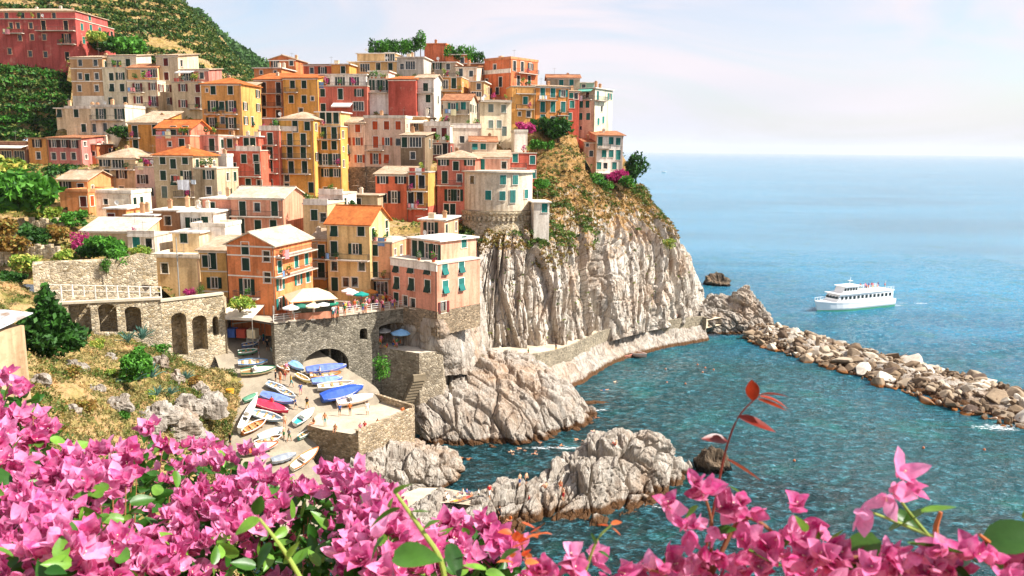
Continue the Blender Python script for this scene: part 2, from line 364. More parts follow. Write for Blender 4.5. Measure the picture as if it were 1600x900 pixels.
@cached
def water_mat():
    t = NT('sea_water'); p = t.pos(); x, y, z = t.sep(p)
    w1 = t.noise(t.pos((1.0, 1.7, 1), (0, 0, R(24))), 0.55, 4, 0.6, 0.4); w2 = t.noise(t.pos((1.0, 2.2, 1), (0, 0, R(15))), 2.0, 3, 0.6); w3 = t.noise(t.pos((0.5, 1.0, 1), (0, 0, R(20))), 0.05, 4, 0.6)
    depth = t.math('ADD', t.math('MULTIPLY', t.math('SUBTRACT', y, 120.0), 0.0035), t.math('MULTIPLY', x, 0.0045))     # bay floor falls away to the open sea
    depth = t.math('ADD', depth, t.math('MULTIPLY', t.math('SUBTRACT', w3, 0.5), 0.7))
    col = t.ramp(depth, [(0.0, '#02282a'), (0.22, '#044449'), (0.42, '#0a5264'), (0.7, '#1f6c8a'), (1.0, '#2f80a0')])
    sh = t.noise(p, 0.11, 5, 0.6); col = t.mix(t.ramp(sh, [(0.54, 0), (0.70, 0.55)]), col, '#0f6a60')
    wp = t.noise(t.pos((0.35, 1.0, 1), (0, 0, R(12))), 0.012, 5, 0.6, 0.5); col = t.mix(0.9, col, t.ramp(wp, [(0.35, 0.7), (0.65, 1.2)]), 'MULTIPLY')
    col = t.mix(t.ramp(t.math('ADD', t.math('MULTIPLY', w1, 0.6), t.math('MULTIPLY', w2, 0.4)), [(0.50, 0.0), (0.66, 0.55)]), col, '#559fae')  # crest light and sparkle put into the colour as paler turquoise
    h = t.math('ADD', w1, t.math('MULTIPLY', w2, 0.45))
    cd = t.n.new('ShaderNodeCameraData')
    m = t.done(col, 0.08, t.bump(h, 1.0, 1.0), 0.5, IOR=1.33)
    return m
GREEN, TEAL, DRED, ORNG, BROWN = '#123626', '#17766c', '#6a2018', '#b5481a', '#36221a'
SHUT = dict(g=GREEN, t=TEAL, r=DRED, o=ORNG, b=BROWN, k='#18201e', y='#6f7d72')
ORANGE_TILE = ('#d9803f', '#b8602c'); PALE_TILE = ('#d8bfa2', '#bd9c7a'); RED_TILE = ('#c58a63', '#a86a45')
# ---------------------------------------------------------------- house builder
TRIM = '#e9dfcf'
_mc = {}
def mcache(key, fn):
    if key not in _mc: _mc[key] = fn()
    return _mc[key]
def win_meshes(kind, w, h, sh, trimcol):
    """shared meshes of one window type: (frame mesh, [(child name, mesh)])"""
    def make():
        tm = paint(trimcol); sm = shutter_mat(SHUT[sh]); kids = []
        b = MB(); t = 0.10; hw, hh = w/2, h/2
        if kind != 'n':
            b.box(-hw-t, -hw, -0.035, 0.03, -hh, hh); b.box(hw, hw+t, -0.035, 0.03, -hh, hh); b.box(-hw-t, hw+t, -0.035, 0.03, hh, hh+t)
            b.box(-hw-t-0.06, hw+t+0.06, -0.10, 0.03, -hh-0.07, -hh)
        if kind in 'oDksgap':                 # glazed: casement bars + pane
            y0, y1 = 0.11, 0.15
            b.box(-hw, -hw+0.06, y0, y1, -hh, hh); b.box(hw-0.06, hw, y0, y1, -hh, hh); b.box(-hw+0.06, hw-0.06, y0, y1, hh-0.06, hh); b.box(-hw+0.06, hw-0.06, y0, y1, -hh, -hh+0.06)
            if kind in 'oDg': b.box(-0.05, 0.05, y0, y1, -hh+0.06, hh-0.06)
            if kind == 'g':
                for q in (-hw/2, hw/2): b.box(q-0.04, q+0.04, y0, y1, -hh+0.06, hh-0.06)
            if kind == 'D': b.box(-hw+0.06, -0.05, y0, y1, -hh*0.3, -hh*0.3+0.06); b.box(0.05, hw-0.06, y0, y1, -hh*0.3, -hh*0.3+0.06)
            p = MB(); p.poly([(-hw, 0.16, -hh), (hw, 0.16, -hh), (hw, 0.16, hh), (-hw, 0.16, hh)]); kids.append(('pane', p.mesh('pane', glass())))
        if kind in 'oD':                      # shutters folded back on the wall
            sw = w*0.52
            for sx in (-1, 1):
                q = MB(); c = sx*(hw+t+sw/2+0.01); q.box(c-sw/2, c+sw/2, -0.085, -0.04, -hh, hh); q.box(c-sw/2+0.05, c+sw/2-0.05, -0.10, -0.085, -hh+0.06, -0.03); q.box(c-sw/2+0.05, c+sw/2-0.05, -0.10, -0.085, 0.03, hh-0.06); kids.append(('shutter', q.mesh('shutter', sm)))
        if kind in 'cd':
            for sx in (-1, 1):
                q = MB(); a, c = (-hw, -0.01) if sx < 0 else (0.01, hw); q.box(a, c, 0.05, 0.09, -hh, hh); q.box(a+0.06, c-0.05, 0.035, 0.05, -hh+0.07, -0.04); q.box(a+0.06, c-0.05, 0.035, 0.05, 0.04, hh-0.07); kids.append(('shutter', q.mesh('shutter', sm)))
        if kind == 'f':                       # shutters with the lower half flapped out
            q = MB(); q.box(-hw, hw, 0.0, 0.04, 0.05, hh); q.hexa([(-hw, -0.42, -hh), (hw, -0.42, -hh), (hw, -0.38, -hh), (-hw, -0.38, -hh), (-hw, 0, 0.05), (hw, 0, 0.05), (hw, 0.04, 0.05), (-hw, 0.04, 0.05)]); kids.append(('shutter', q.mesh('shutter', sm)))
            p = MB(); p.poly([(-hw, 0.16, -hh), (hw, 0.16, -hh), (hw, 0.16, hh), (-hw, 0.16, hh)]); kids.append(('pane', p.mesh('pane', glass())))
        if kind == 'n':                       # plain dark doorway with wooden door
            q = MB(); q.box(-hw, hw, 0.08, 0.13, -hh, hh); q.box(-hw+0.1, -0.04, 0.06, 0.08, -hh+0.15, hh-0.12); q.box(0.04, hw-0.1, 0.06, 0.08, -hh+0.15, hh-0.12); kids.append(('door_leaf', q.mesh('door_leaf', sm)))
            b.box(-hw-0.06, -hw, -0.02, 0.03, -hh, hh); b.box(hw, hw+0.06, -0.02, 0.03, -hh, hh); b.box(-hw-0.06, hw+0.06, -0.02, 0.03, hh, hh+0.06)
        return b.mesh('window_frame', tm), kids
    return mcache((kind, round(w, 2), round(h, 2), sh, trimcol), make)
SIZE = dict(c=(1.12, 1.7), o=(0.95, 1.6), d=(1.12, 2.35), D=(1.05, 2.2), s=(0.8, 1.0), k=(1.05, 1.5), g=(2.4, 2.0), f=(1.12, 1.75), n=(1.1, 2.1), p=(0.55, 0.8), a=(1.0, 1.9))
def parse(sv):
    out = []
    for tok in sv.split():
        k = tok[0]; r = tok[1:]; sh = None
        if r[0].isalpha(): sh = r[0]; r = r[1:]
        out.append((k, sh, [float(q) for q in r.split(',')]))
    return out
def railing_mesh(b, L, dep, h=0.95, step=0.16):
    for (x0, y0, x1, y1) in ((0, -dep, L, -dep), (0, -dep, 0, 0), (L, -dep, L, 0)):
        n = max(2, int(math.hypot(x1-x0, y1-y0)/step)); v = Vector((x1-x0, y1-y0, 0)); l = v.length
        if l < 0.1: continue
        a = math.atan2(v.y, v.x); Mx = Matrix.Translation((x0, y0, 0)) @ Matrix.Rotation(a, 4, 'Z')
        b.box(0, l, -0.025, 0.025, h-0.05, h, Mx); b.box(0, l, -0.015, 0.015, 0.08, 0.11, Mx)
        for i in range(n+1):
            q = l*i/n; b.box(q-0.012, q+0.012, -0.012, 0.012, 0.0, h-0.05, Mx)
HOUSES = []
FOOT = []                                    # (x,y,z) ground points under buildings for the terrain
class House:
    def __init__(s, label, x0, x1, yt, yb, D, col, yaw=-8, d=9.0, roof='flat', tile=PALE_TILE, rise=1.6, win='', rwin='', balc='', rbalc='', sh='g', trim=TRIM, ext=3.0, name='house', cat='house', group='houses of the hillside village', rsh=None, base=None, bands='', wear=1.0, ov=0.4, chim=None, pipe=None, rcol=None):
        a = R(yaw); s.e = Vector((math.cos(a), math.sin(a), 0)); s.i = Vector((-math.sin(a), math.cos(a), 0)); s.yaw = a
        ym = (yt+yb)/2; pr = P(x1, ym, D); v = ray(x0, ym)
        # plan intersection of ray(x0) with the facade line through pr
        A = np.array([[v.x, s.e.x], [v.y, s.e.y]]); t, w = np.linalg.solve(A, np.array([pr.x, pr.y]))
        s.w = float(w); zt, zb = P(x1, yt, D).z, P(x1, yb, D).z
        s.O = Vector((pr.x-s.e.x*w, pr.y-s.e.y*w, zb)); s.h = zt-zb; s.zb = zb
        s.root = empty(name, s.O, a, label, cat, group); s.label = label
        s.sh, s.trim, s.rsh = sh, trim, rsh or sh; s.wear = wear; s.terr = []; s.balcs = []; HOUSES.append(s)
        s.block(0, s.w, 0.0, s.h, 0.0, d, col, roof, tile, rise, win, rwin, balc, rbalc, ext, base, bands, ov, chim, pipe, rcol)
        for cx, cyy in ((0, 0), (s.w, 0), (s.w, d), (0, d), (s.w/2, 0), (s.w/2, d)):
            q = s.O + s.e*cx + s.i*cyy; FOOT.append((q.x, q.y, zb))
    def loc(s, px, py, off=0.0):
        v = ray(px, py); o = CAMP - s.O; den = v.dot(s.i); t = (off - o.dot(s.i))/den; q = o + v*t; return q.dot(s.e), q.z
    def locR(s, px, py, u):
        v = ray(px, py); o = CAMP - s.O; t = (u - o.dot(s.e))/v.dot(s.e); q = o + v*t; return q.dot(s.i), q.z
    def add(s, x0, x1, yt, yb, off, d, col, roof='flat', tile=PALE_TILE, rise=1.4, win='', rwin='', balc='', rbalc='', base=None, bands='', ov=0.35, chim=0, pipe=0):
        """a further storey or wing of the same house, its front set back by off metres"""
        ym = (yt+yb)/2; u0, _ = s.loc(x0, ym, off); u1, _ = s.loc(x1, ym, off); zt = s.loc(x1, yt, off)[1]; zb = s.loc(x1, yb, off)[1]
        s.block(u0, u1, zb, zt, off, d, col, roof, tile, rise, win, rwin, balc, rbalc, 0.5, base, bands, ov, chim, pipe); return s
    def window(s, kind, sh, u, z, face, uR, off, scale=1.0):
        w, h = SIZE[kind]; fr, kids = win_meshes(kind, w, h, sh, s.trim)
        nm = 'door' if kind in 'na' else 'window'
        if face == 'F': lo, rz = (u, off, z), 0.0
        else: lo, rz = (uR, u, z), math.pi/2
        o = link(nm, fr, s.root, lo, (0, 0, rz))
        for n, m in kids: link(n, m, o)
        return (u-w/2, u+w/2, z-h/2, z+h/2)
    def facade(s, b, L, z0, z1, holes, f):
        """wall face with real openings; f(u,z,inward)->xyz"""
        us = sorted({0.0, L} | {min(max(q, 0.0), L) for hh in holes for q in hh[:2]}); zs = sorted({z0, z1} | {min(max(q, z0), z1) for hh in holes for q in hh[2:]})
        for ua, ub in zip(us, us[1:]):
            for za, zc in zip(zs, zs[1:]):
                um, zm = (ua+ub)/2, (za+zc)/2
                if any(q[0] < um < q[1] and q[2] < zm < q[3] for q in holes): continue
                b.poly([f(ua, za, 0), f(ub, za, 0), f(ub, zc, 0), f(ua, zc, 0)])
        for a0, a1, c0, c1 in holes:
            t = 0.2; a0, a1, c0, c1 = max(a0, 0), min(a1, L), max(c0, z0), min(c1, z1)
            if a1 <= a0 or c1 <= c0: continue
            b.poly([f(a0, c0, 0), f(a0, c0, t), f(a0, c1, t), f(a0, c1, 0)]); b.poly([f(a1, c0, 0), f(a1, c0, t), f(a1, c1, t), f(a1, c1, 0)])
            b.poly([f(a0, c1, 0), f(a0, c1, t), f(a1, c1, t), f(a1, c1, 0)]); b.poly([f(a0, c0, 0), f(a0, c0, t), f(a1, c0, t), f(a1, c0, 0)])
            b.poly([f(a0, c0, t), f(a1, c0, t), f(a1, c1, t), f(a0, c1, t)])
    def block(s, u0, u1, z0, z1, off, d, col, roof, tile, rise, win, rwin, balc, rbalc, ext, base, bands, ov, chim, pipe, rcol=None):
        L = u1-u0; fh, rh = [], []
        for k, sh, q in parse(win):
            u, z = s.loc(q[0], q[1], off)
            if k == 'c' and (int(q[0]*7+q[1]*13) % 9) == 0: k = 'f'
            elif k == 'c' and (int(q[0]*5+q[1]*11) % 11) == 0: k = 'o'
            if u0+0.3 < u < u1-0.3 and z0-ext < z < z1-0.3: 
                r = s.window(k, sh or s.sh, u, z, 'F', 0, off); fh.append((r[0]-u0, r[1]-u0, r[2], r[3]))
        for k, sh, q in parse(rwin):
            v, z = s.locR(q[0], q[1], u1)
            if off+0.3 < v < off+d-0.3 and z0-ext < z < z1-0.2:
                r = s.window(k, sh or s.rsh, v, z, 'R', u1, 0); rh.append((r[0]-off, r[1]-off, r[2], r[3]))
        rw = random.Random(int(abs(u0*53+z1*217+s.O.x*11+s.O.y*7)))
        if not any(q in s.label for q in ('windowless', 'blank', 'without', 'arched', 'shed', 'basement', 'slab', 'white strip', 'white house strip')) and z1-z0 > 3.2:
            lo = z0+(base[0] if base else 0)+1.4
            for face, LL, holes, pr in (('F', L, fh, 0.5), ('R', d, rh, 0.4)):
                nc, nr = int(LL/2.3), max(1, int((z1-lo)/2.9))
                for i in range(nc):
                    for j in range(nr):
                        if rw.random() > pr: continue
                        u = (i+0.5)*LL/nc; z = z1-1.5-j*2.9; k = rw.choice('cccoksf')
                        if z < lo or any(abs((q[0]+q[1])/2-u) < 1.75+(0.35 if k == 'o' else 0) and abs((q[2]+q[3])/2-z) < 2.1 for q in holes): continue
                        if u < 0.9 or u > LL-0.9: continue
                        r = s.window(k, s.sh if face == 'F' else s.rsh, (u0 if face == 'F' else off)+u, z, face, u1, off if face == 'F' else 0); o_ = u0 if face == 'F' else off; holes.append((r[0]-o_, r[1]-o_, r[2], r[3]))
        b = MB(); zb = z0-ext
        s.facade(b, L, zb, z1, fh, lambda u, z, t: (u0+u, off+t, z)); s.facade(b, d, zb, z1, rh, lambda u, z, t: (u1-t, off+u, z))
        b.poly([(u0, off, zb), (u0, off+d, zb), (u0, off+d, z1), (u0, off, z1)]); b.poly([(u0, off+d, zb), (u1, off+d, zb), (u1, off+d, z1), (u0, off+d, z1)])
        my = off+d/2; mx = (u0+u1)/2
        if roof == 'gable': b.poly([(u1, off, z1), (u1, off+d, z1), (u1, my, z1+rise)]); b.poly([(u0, off, z1), (u0, off+d, z1), (u0, my, z1+rise)])
        elif roof == 'gableF': b.poly([(u0, off, z1), (u1, off, z1), (mx, off, z1+rise)]); b.poly([(u0, off+d, z1), (u1, off+d, z1), (mx, off+d, z1+rise)])
        elif roof == 'shed':
            b.poly([(u1, off, z1), (u1, off+d, z1), (u1, off+d, z1+rise)]); b.poly([(u0, off, z1), (u0, off+d, z1), (u0, off+d, z1+rise)]); b.poly([(u0, off+d, z1), (u1, off+d, z1), (u1, off+d, z1+rise), (u0, off+d, z1+rise)])
        me = bpy.data.meshes.new('wall'); me.from_pydata(b.v, [], b.f); me.update(); me.materials.append(plaster(col, s.wear) if isinstance(col, str) else col)
        o = link('wall', me, s.root)
        # roof
        r = MB(); ang = 0; zt = z1+0.012
        x0, x1, y0, y1 = u0-ov, u1+ov, off-ov, off+d+ov; th = 0.16
        def slab(q): r.hexa([tuple(p) for p in q] + [(p[0], p[1], p[2]+th) for p in q])
        if roof == 'flat':
            s_ = 0.12
            r.box(u0-0.1, u1+0.1, off-0.1, off+d+0.1, z1+0.004, z1+0.16); r.box(u0-s_, u1+s_, off-s_, off-s_+0.25, z1+0.17, z1+0.6); r.box(u0-s_, u1+s_, off+d+s_-0.25, off+d+s_, z1+0.17, z1+0.6)
            r.box(u0-s_, u0-s_+0.25, off-s_+0.25, off+d+s_-0.25, z1+0.17, z1+0.598); r.box(u1+s_-0.25, u1+s_, off-s_+0.25, off+d+s_-0.25, z1+0.17, z1+0.598)
            rm = plaster(rcol or '#dcd2c2')
        elif roof == 'slab': r.box(x0, x1, y0, y1, zt, zt+0.22); rm = plaster(rcol or '#e5ddd0')
        elif roof == 'terrace':              # plain slab, railed by the balcony entries
            r.box(u0-0.12, u1+0.12, off-0.12, off+d+0.1, zt, zt+0.2); rm = concrete('#c9bba6')
        elif roof == 'gable':
            k = rise/(d/2); dz = ov*k
            slab([(x0, y0, zt-dz), (x1, y0, zt-dz), (x1, my, zt+rise), (x0, my, zt+rise)]); slab([(x0, my, zt+rise+0.003), (x1, my, zt+rise+0.003), (x1, y1, zt-dz), (x0, y1, zt-dz)])
            r.box(x0+0.02, x1-0.02, my-0.15, my+0.15, zt+rise+0.1, zt+rise+0.26); rm = rooftile(*tile)
        elif roof == 'gableF':
            k = rise/(L/2); dz = ov*k; ang = 1
            slab([(x0, y0, zt-dz), (mx, y0, zt+rise), (mx, y1, zt+rise), (x0, y1, zt-dz)]); slab([(mx, y0, zt+rise+0.003), (x1, y0, zt-dz), (x1, y1, zt-dz), (mx, y1, zt+rise+0.003)])
            r.box(mx-0.15, mx+0.15, y0+0.02, y1-0.02, zt+rise+0.1, zt+rise+0.26); rm = rooftile(*tile, 1)
        elif roof == 'shed':
            k = rise/d; dz = ov*k; slab([(x0, y0, zt-dz), (x1, y0, zt-dz), (x1, y1, zt+rise+dz), (x0, y1, zt+rise+dz)]); rm = rooftile(*tile)
        elif roof == 'hip':
            q = min(L, d)/2*0.95; zr = zt+rise
            A, B_, C, D_ = (x0, y0, zt-0.1), (x1, y0, zt-0.1), (x1, y1, zt-0.1), (x0, y1, zt-0.1)
            if L >= d: E, F_ = (u0+q, my, zr), (u1-q, my, zr)
            else: E, F_ = (mx, off+q, zr), (mx, off+d-q, zr)
            for f in ([A, B_, F_, E], [C, D_, E, F_], [B_, C, F_], [D_, A, E]) if L >= d else ([A, B_, E], [C, D_, F_], [B_, C, F_, E], [D_, A, E, F_]): r.poly([(p[0], p[1], p[2]+0.14) for p in f])
            r.box(x0, x1, y0, y1, zt-0.1, zt+0.035); rm = rooftile(*tile)
        ro = r.obj('roof', rm, s.root)
        if roof == 'terrace': s.terr.append((u0, u1, z1, off))
        ra = random.Random(int(abs(u0*71+z1*313+s.O.y*19)))
        if ra.random() < 0.55:                # television aerial
            c = MB(); ax, ay = u0+L*ra.uniform(0.2, 0.8), off+d*ra.uniform(0.35, 0.7); zz = z1+(0.2 if roof in ('flat', 'slab', 'terrace') else rise*0.5); hz = ra.uniform(1.6, 2.8)
            c.tube([(ax, ay, zz-0.3), (ax, ay, zz+hz)], 0.025, 5); c.box(ax-0.5, ax+0.5, ay-0.015, ay+0.015, zz+hz-0.25, zz+hz-0.22)
            for q in range(5): c.box(ax-0.45+q*0.22, ax-0.43+q*0.22, ay-0.25, ay+0.25, zz+hz-0.25, zz+hz-0.22)
            c.obj('aerial', paint('#77736c'), ro)
        if roof in ('flat', 'slab', 'terrace') and ra.random() < 0.45 and L > 3:      # satellite dish or tank
            c = MB(); ax, ay = u0+L*ra.uniform(0.15, 0.85), off+ra.uniform(0.5, 1.2)
            if ra.random() < 0.5: c.tube([(ax, ay, z1+0.1), (ax, ay, z1+0.9)], 0.03, 5); c.loft([[(ax+0.38*math.cos(a)*r_, ay-0.1-0.12*r_, z1+1.05+0.38*math.sin(a)*r_) for a in np.linspace(0, 2*math.pi, 10, endpoint=False)] for r_ in (0.1, 1.0)], caps=False); c.obj('dish', paint('#dcd8d0'), ro)
            else: c.box(ax-0.5, ax+0.5, ay, ay+0.8, z1+0.15, z1+1.0); c.box(ax-0.55, ax+0.55, ay-0.05, ay+0.85, z1+1.003, z1+1.08); c.obj('roof_hatch', plaster('#d8c4a4'), ro)
        if roof not in ('flat', 'slab', 'terrace'):   # eaves cornice
            c = MB(); c.box(u0-0.1, u1+0.1, off-0.12, off-0.004, z1-0.32, z1-0.12); c.obj('cornice', paint(s.trim), s.root)
        rnd = random.Random(hash((round(u0, 2), round(z1, 2), s.label)) & 0xffff if False else int(abs(u1*131+z1*977+s.O.x*17)) )
        nch = chim if chim is not None else (rnd.choice([0, 1, 1, 2]) if roof != 'terrace' else 0)
        for _ in range(nch):
            c = MB(); cx = u0+L*rnd.uniform(0.15, 0.85); cy_ = off+d*rnd.uniform(0.3, 0.8); hz = rnd.uniform(0.8, 1.5); zz = z1+(0.3 if roof in ('flat', 'slab') else rise*0.4)
            c.box(cx-0.3, cx+0.3, cy_-0.25, cy_+0.25, z1-0.2, zz+hz); c.box(cx-0.38, cx+0.38, cy_-0.33, cy_+0.33, zz+hz+0.002, zz+hz+0.1); c.box(cx-0.2, cx+0.2, cy_-0.2, cy_+0.2, zz+hz+0.102, zz+hz+0.3); c.obj('chimney', plaster(rnd.choice(['#c9a078', '#d9cbb6', '#b98860'])), ro)
        if base:
            zc = s.loc(0, 0, off)[1]; hb, bcol = base; c = MB(); c.box(u0-0.06, u1+0.06, off-0.06, off-0.003, z0-ext, z0+hb); c.box(u1+0.003, u1+0.06, off-0.003, off+d, z0-ext, z0+hb); c.obj('base_course', stone() if bcol == 'stone' else plaster(bcol), s.root)
        for k, sh, q in parse(bands):
            zz = s.loc(q[0], q[1], off)[1]; c = MB(); c.box(u0-0.04, u1+0.04, off-0.05, off-0.003, zz-0.09, zz+0.09); c.box(u1+0.003, u1+0.05, off-0.003, off+d, zz-0.09, zz+0.09); c.obj('string_course', paint(s.trim), s.root)
        for k, sh, q in parse(balc):
            ua, z = s.loc(q[0], q[2], off); ub, _ = s.loc(q[1], q[2], off); ua, ub = max(ua, u0), min(ub, u1+0.1)
            if ub-ua > 0.6: s.balcony((ua, off, z), 0.0, ub-ua, 1.0 if k == 'b' else 0.06, k)
        for k, sh, q in parse(rbalc):
            va, z = s.locR(q[0], q[2], u1); vb, _ = s.locR(q[1], q[2], u1); va, vb = max(va, off), min(vb, off+d)
            if vb-va > 0.6: s.balcony((u1, va, z), math.pi/2, vb-va, 1.0, k)
        np_ = pipe if pipe is not None else rnd.choice([0, 1, 1])
        if np_ and z1-z0 > 4:
            c = MB(); c.tube([(u1-0.18, off-0.09, z0-1), (u1-0.18, off-0.09, z1-0.1)], 0.055, 6); c.obj('drainpipe', paint('#8a6a55'), s.root)
    def balcony(s, p, rz, L, dep, kind):
        g = link('balcony', None, s.root, p, (0, 0, rz)) if False else None
        b = MB()
        if kind == 'r':                      # railing only, on a roof terrace
            b.box(0, L, -0.06, 0.0, 0.0, 0.05); o = b.obj('parapet_coping', concrete('#d6c8b4'), s.root, loc=p, rot=(0, 0, rz)); dep = 0.03
        elif kind == 'w':                    # solid white parapet
            b.box(0, L, -0.14, 0.02, 0.0, 0.9); b.box(-0.05, L+0.05, -0.19, 0.07, 0.902, 0.98); b.obj('parapet', plaster('#efe6d8'), s.root, loc=p, rot=(0, 0, rz)); return
        else:
            b.box(0, L, -dep, -0.004, -0.16, 0.0)
            for q in (0.15*L, 0.85*L): b.box(q-0.08, q+0.08, -dep*0.8, -0.004, -0.36, -0.163)
            o = b.obj('balcony', concrete('#cdbfae'), s.root, loc=p, rot=(0, 0, rz))
        s.balcs.append((Vector(p), rz, L, dep)); rb = MB(); railing_mesh(rb, L-0.06, dep-0.03, 0.95, 0.17); rb.obj('railing', paint('#4a4640', 0.5), o, loc=(0.03, 0, 0))
    def awning(s, x0, x1, y, out=1.8, drop=0.6, col='#e9e2d4', face='F', off=0.0):
        u0, z = s.loc(x0, y, off); u1, _ = s.loc(x1, y, off); b = MB(); b.hexa([(u0, off-out, z-drop), (u1, off-out, z-drop), (u1, off-0.02, z), (u0, off-0.02, z), (u0, off-out, z-drop+0.05), (u1, off-out, z-drop+0.05), (u1, off-0.02, z+0.05), (u0, off-0.02, z+0.05)])
        b.box(u0, u1, off-out-0.02, off-out, z-drop-0.2, z-drop+0.05); b.obj('awning', paint(col, 0.8), s.root); return s
H = House
# ---------------------------------------------------------------- the village, from the hilltop down (numbers: photo pixels of a facade's edges, then metres from the camera)
RED = '#a8262a'
h = H('long crimson red building with orange lit end, alone above the terraced gardens', -60, 120, 30, 95, 205, '#b02a2c', yaw=-4, d=17, ext=5, roof='terrace', sh='k', trim='#e0b08c', pipe=0,
  win='k17,40 k28,40 k48,40 d68,40 d103,40 k31,59 k50,58 k69,58 D104,60 k15,80 k47,84 k71,85 n105,88 k-20,42 k-20,62', balc='b8,38,52 b58,118,48 b93,119,69', rwin='ct128,42 ct131,63 ct142,44 ct143,66 ct156,48', rcol='#d9c3a4')
h.add(-60, 118, 17, 31, 1.4, 14, '#b53034', roof='hip', tile=PALE_TILE, rise=1.6, win='k10,24 k35,24 k84,24 k121,24 k60,24', rwin='ct140,27 ct153,27 ct161,30', chim=3)
H('tall house with painted brown upper storeys and white base below the crimson building', 112, 162, 90, 168, 188, '#b78a5c', roof='shed', tile=PALE_TILE, rise=1.2, d=8, win='k125,98 k149,98 k125,119 k151,119 k124,138 k151,138 cg129,157 cg153,157', base=(2.6, '#e6dccb'), bands='l130,107 l130,127', chim=1)
H('narrow pale cream five-storey house with green shutters and roof terrace', 162, 200, 106, 184, 187, '#d9cbab', roof='terrace', d=8, win='c174,120 o188,119 c175,137 c191,137 c173,158 c196,157 c175,178 o188,178', balc='r163,200,106').add(164, 213, 87, 106, 1.8, 6, '#dccfb2', roof='shed', rise=0.8, win='g182,101 c200,98')
h = H('cream house with dark red shutters and orange set-back attic', 200, 247, 126, 184, 183, '#dfc9a6', roof='terrace', d=8, sh='r', win='D215,138 o239,135 o216,156 D240,158 o222,177 k240,178', balc='b203,226,144 b228,248,167', bands='l205,127')
h.add(200, 244, 106, 126, 2.0, 6, '#d9a868', roof='gable', tile=RED_TILE, rise=1.0, win='k224,115 g238,114')
H('tall slim cream tower house with red shutters and bright side wall', 246, 280, 87, 176, 186, '#d8c2a0', roof='shed', rise=1.3, d=9, sh='r', win='c259,97 c260,119 o261,138 o262,158', chim=0)
h = H('cream house with red shutters and a white awning on its roof terrace', 270, 316, 129, 184, 180, '#dbc39c', roof='terrace', d=9, sh='r', win='o286,137 c309,138 c286,162 d309,160', balc='b296,316,170 r271,316,129')
h.add(282, 326, 109, 129, 2.6, 6, '#c8776a', roof='shed', rise=0.7, win='g294,119 k315,118').awning(281, 305, 111, 2.2, 0.5, '#efeae0', off=2.6)
H('orange yellow house with hipped orange tile roof and tall white casements', 316, 378, 131, 212, 168, '#dc9a45', roof='hip', tile=ORANGE_TILE, rise=1.5, d=9, win='p323,141 c333,141 c360,141 D333,166 D361,166 D331,192 D361,192 k362,210', balc='b322,344,178 b350,372,178 b322,374,201')
H('shaded tan house squeezed behind the orange yellow one', 372, 398, 134, 215, 180, '#b7813f', d=9, roof='gable', rise=1.0, win='c388,145 k384,170', yaw=-4)
h = H('long low cream house with arched cellar doors beneath a white gallery', 103, 142, 170, 210, 176, '#d6c09a', d=8, roof='flat', win='c119,177 cg131,200', chim=2)
H('white gallery house beside the long cream one with small arched doors', 142, 196, 168, 208, 175, '#e2d3b7', d=8, roof='flat', win='D158,178 D187,178 ab147,200 ak164,199 sb181,198', balc='b144,193,187')
H('small cream annex with flat white roof above the garden terraces', 88, 104, 170, 192, 178, '#dcc7a3', d=7, roof='slab', win='c93,177', ext=6)
H('ochre yellow block with pale shed roof and two tall green doors', 201, 246, 192, 233, 158, '#d98f2c', d=9, roof='shed', tile=PALE_TILE, rise=2.4, win='d211,206 d242,202 c212,225', balc='b203,220,215')
H('orange house with brown flat roof beside the pink one above the bushes', 45, 76, 217, 258, 168, '#dd9440', d=8, roof='slab', rcol='#a77f5a', win='o58,224 k60,243', sh='b', ext=4)
H('pink house with three shuttered upper windows above the bushes', 76, 128, 216, 260, 167, '#c9706a', d=9, roof='shed', tile=RED_TILE, rise=0.7, win='o84,224 o99,224 o115,225 k84,244 k99,244 k115,244', rwin='s133,225 s135,245', sh='b', ext=4)
H('low brown terrace house with white awning at the picture edge', -40, 44, 222, 258, 172, '#8d5a45', d=7, roof='slab', rcol='#b08b62', win='g10,243 g30,243', ext=4).awning(-30, 44, 227, 2.0, 0.4, '#efe9dc')
H('tiny orange house with staircase wall right of the pink one', 140, 152, 226, 258, 170, '#d8703a', d=6, roof='slab', win='s146,240', ext=4)
h = H('beige house with wide pale hipped roof and flower terrace', 156, 214, 247, 322, 148, '#d8bb90', d=9, roof='hip', tile=PALE_TILE, rise=1.7, win='c167,272 ob190,272 k190,297 c167,296 o164,253 g184,254', balc='b170,214,264', sh='k')
H('narrow pale pink house with brown balcony beside the grey laundry house', 213, 243, 262, 328, 147, '#dfb9a6', d=8, roof='terrace', sh='b', win='o223,280 o222,300 k236,300', balc='r214,243,262').add(216, 244, 246, 262, 1.6, 6, '#c98f72', roof='shed', tile=PALE_TILE, rise=0.6, win='k226,256')
h = H('grey beige house with orange roof and white sheets drying on its balcony', 242, 303, 243, 332, 143, '#b9a582', d=9, roof='hip', tile=ORANGE_TILE, rise=1.5, win='c254,249 c289,249 c255,274 o291,274 ny257,300 d292,298', balc='b275,308,283 b275,308,307', wear=1.3)
LAUN = h
H('grey beige wing with planted roof terrace joined to the laundry house', 303, 340, 264, 332, 142.5, '#c0ab88', d=8, roof='terrace', win='o326,273 ky326,298', balc='r304,340,264', wear=1.3)
H('narrow white house strip with turquoise door behind the planted terrace', 340, 356, 245, 332, 153, '#eee6d8', d=2.5, roof='flat', win='dt344,272 s345,297', pipe=0)
h = H('salmon orange house with orange roof over a red balcony storey', 243, 297, 213, 236, 153, '#d9744d', d=9, roof='terrace', win='s265,225 c284,224', balc='r243,297,213', ext=5)
h.add(245, 298, 200, 213, 1.2, 7, '#d9684c', roof='gable', tile=ORANGE_TILE, rise=1.5, win='d271,207 d290,207', ov=0.5)
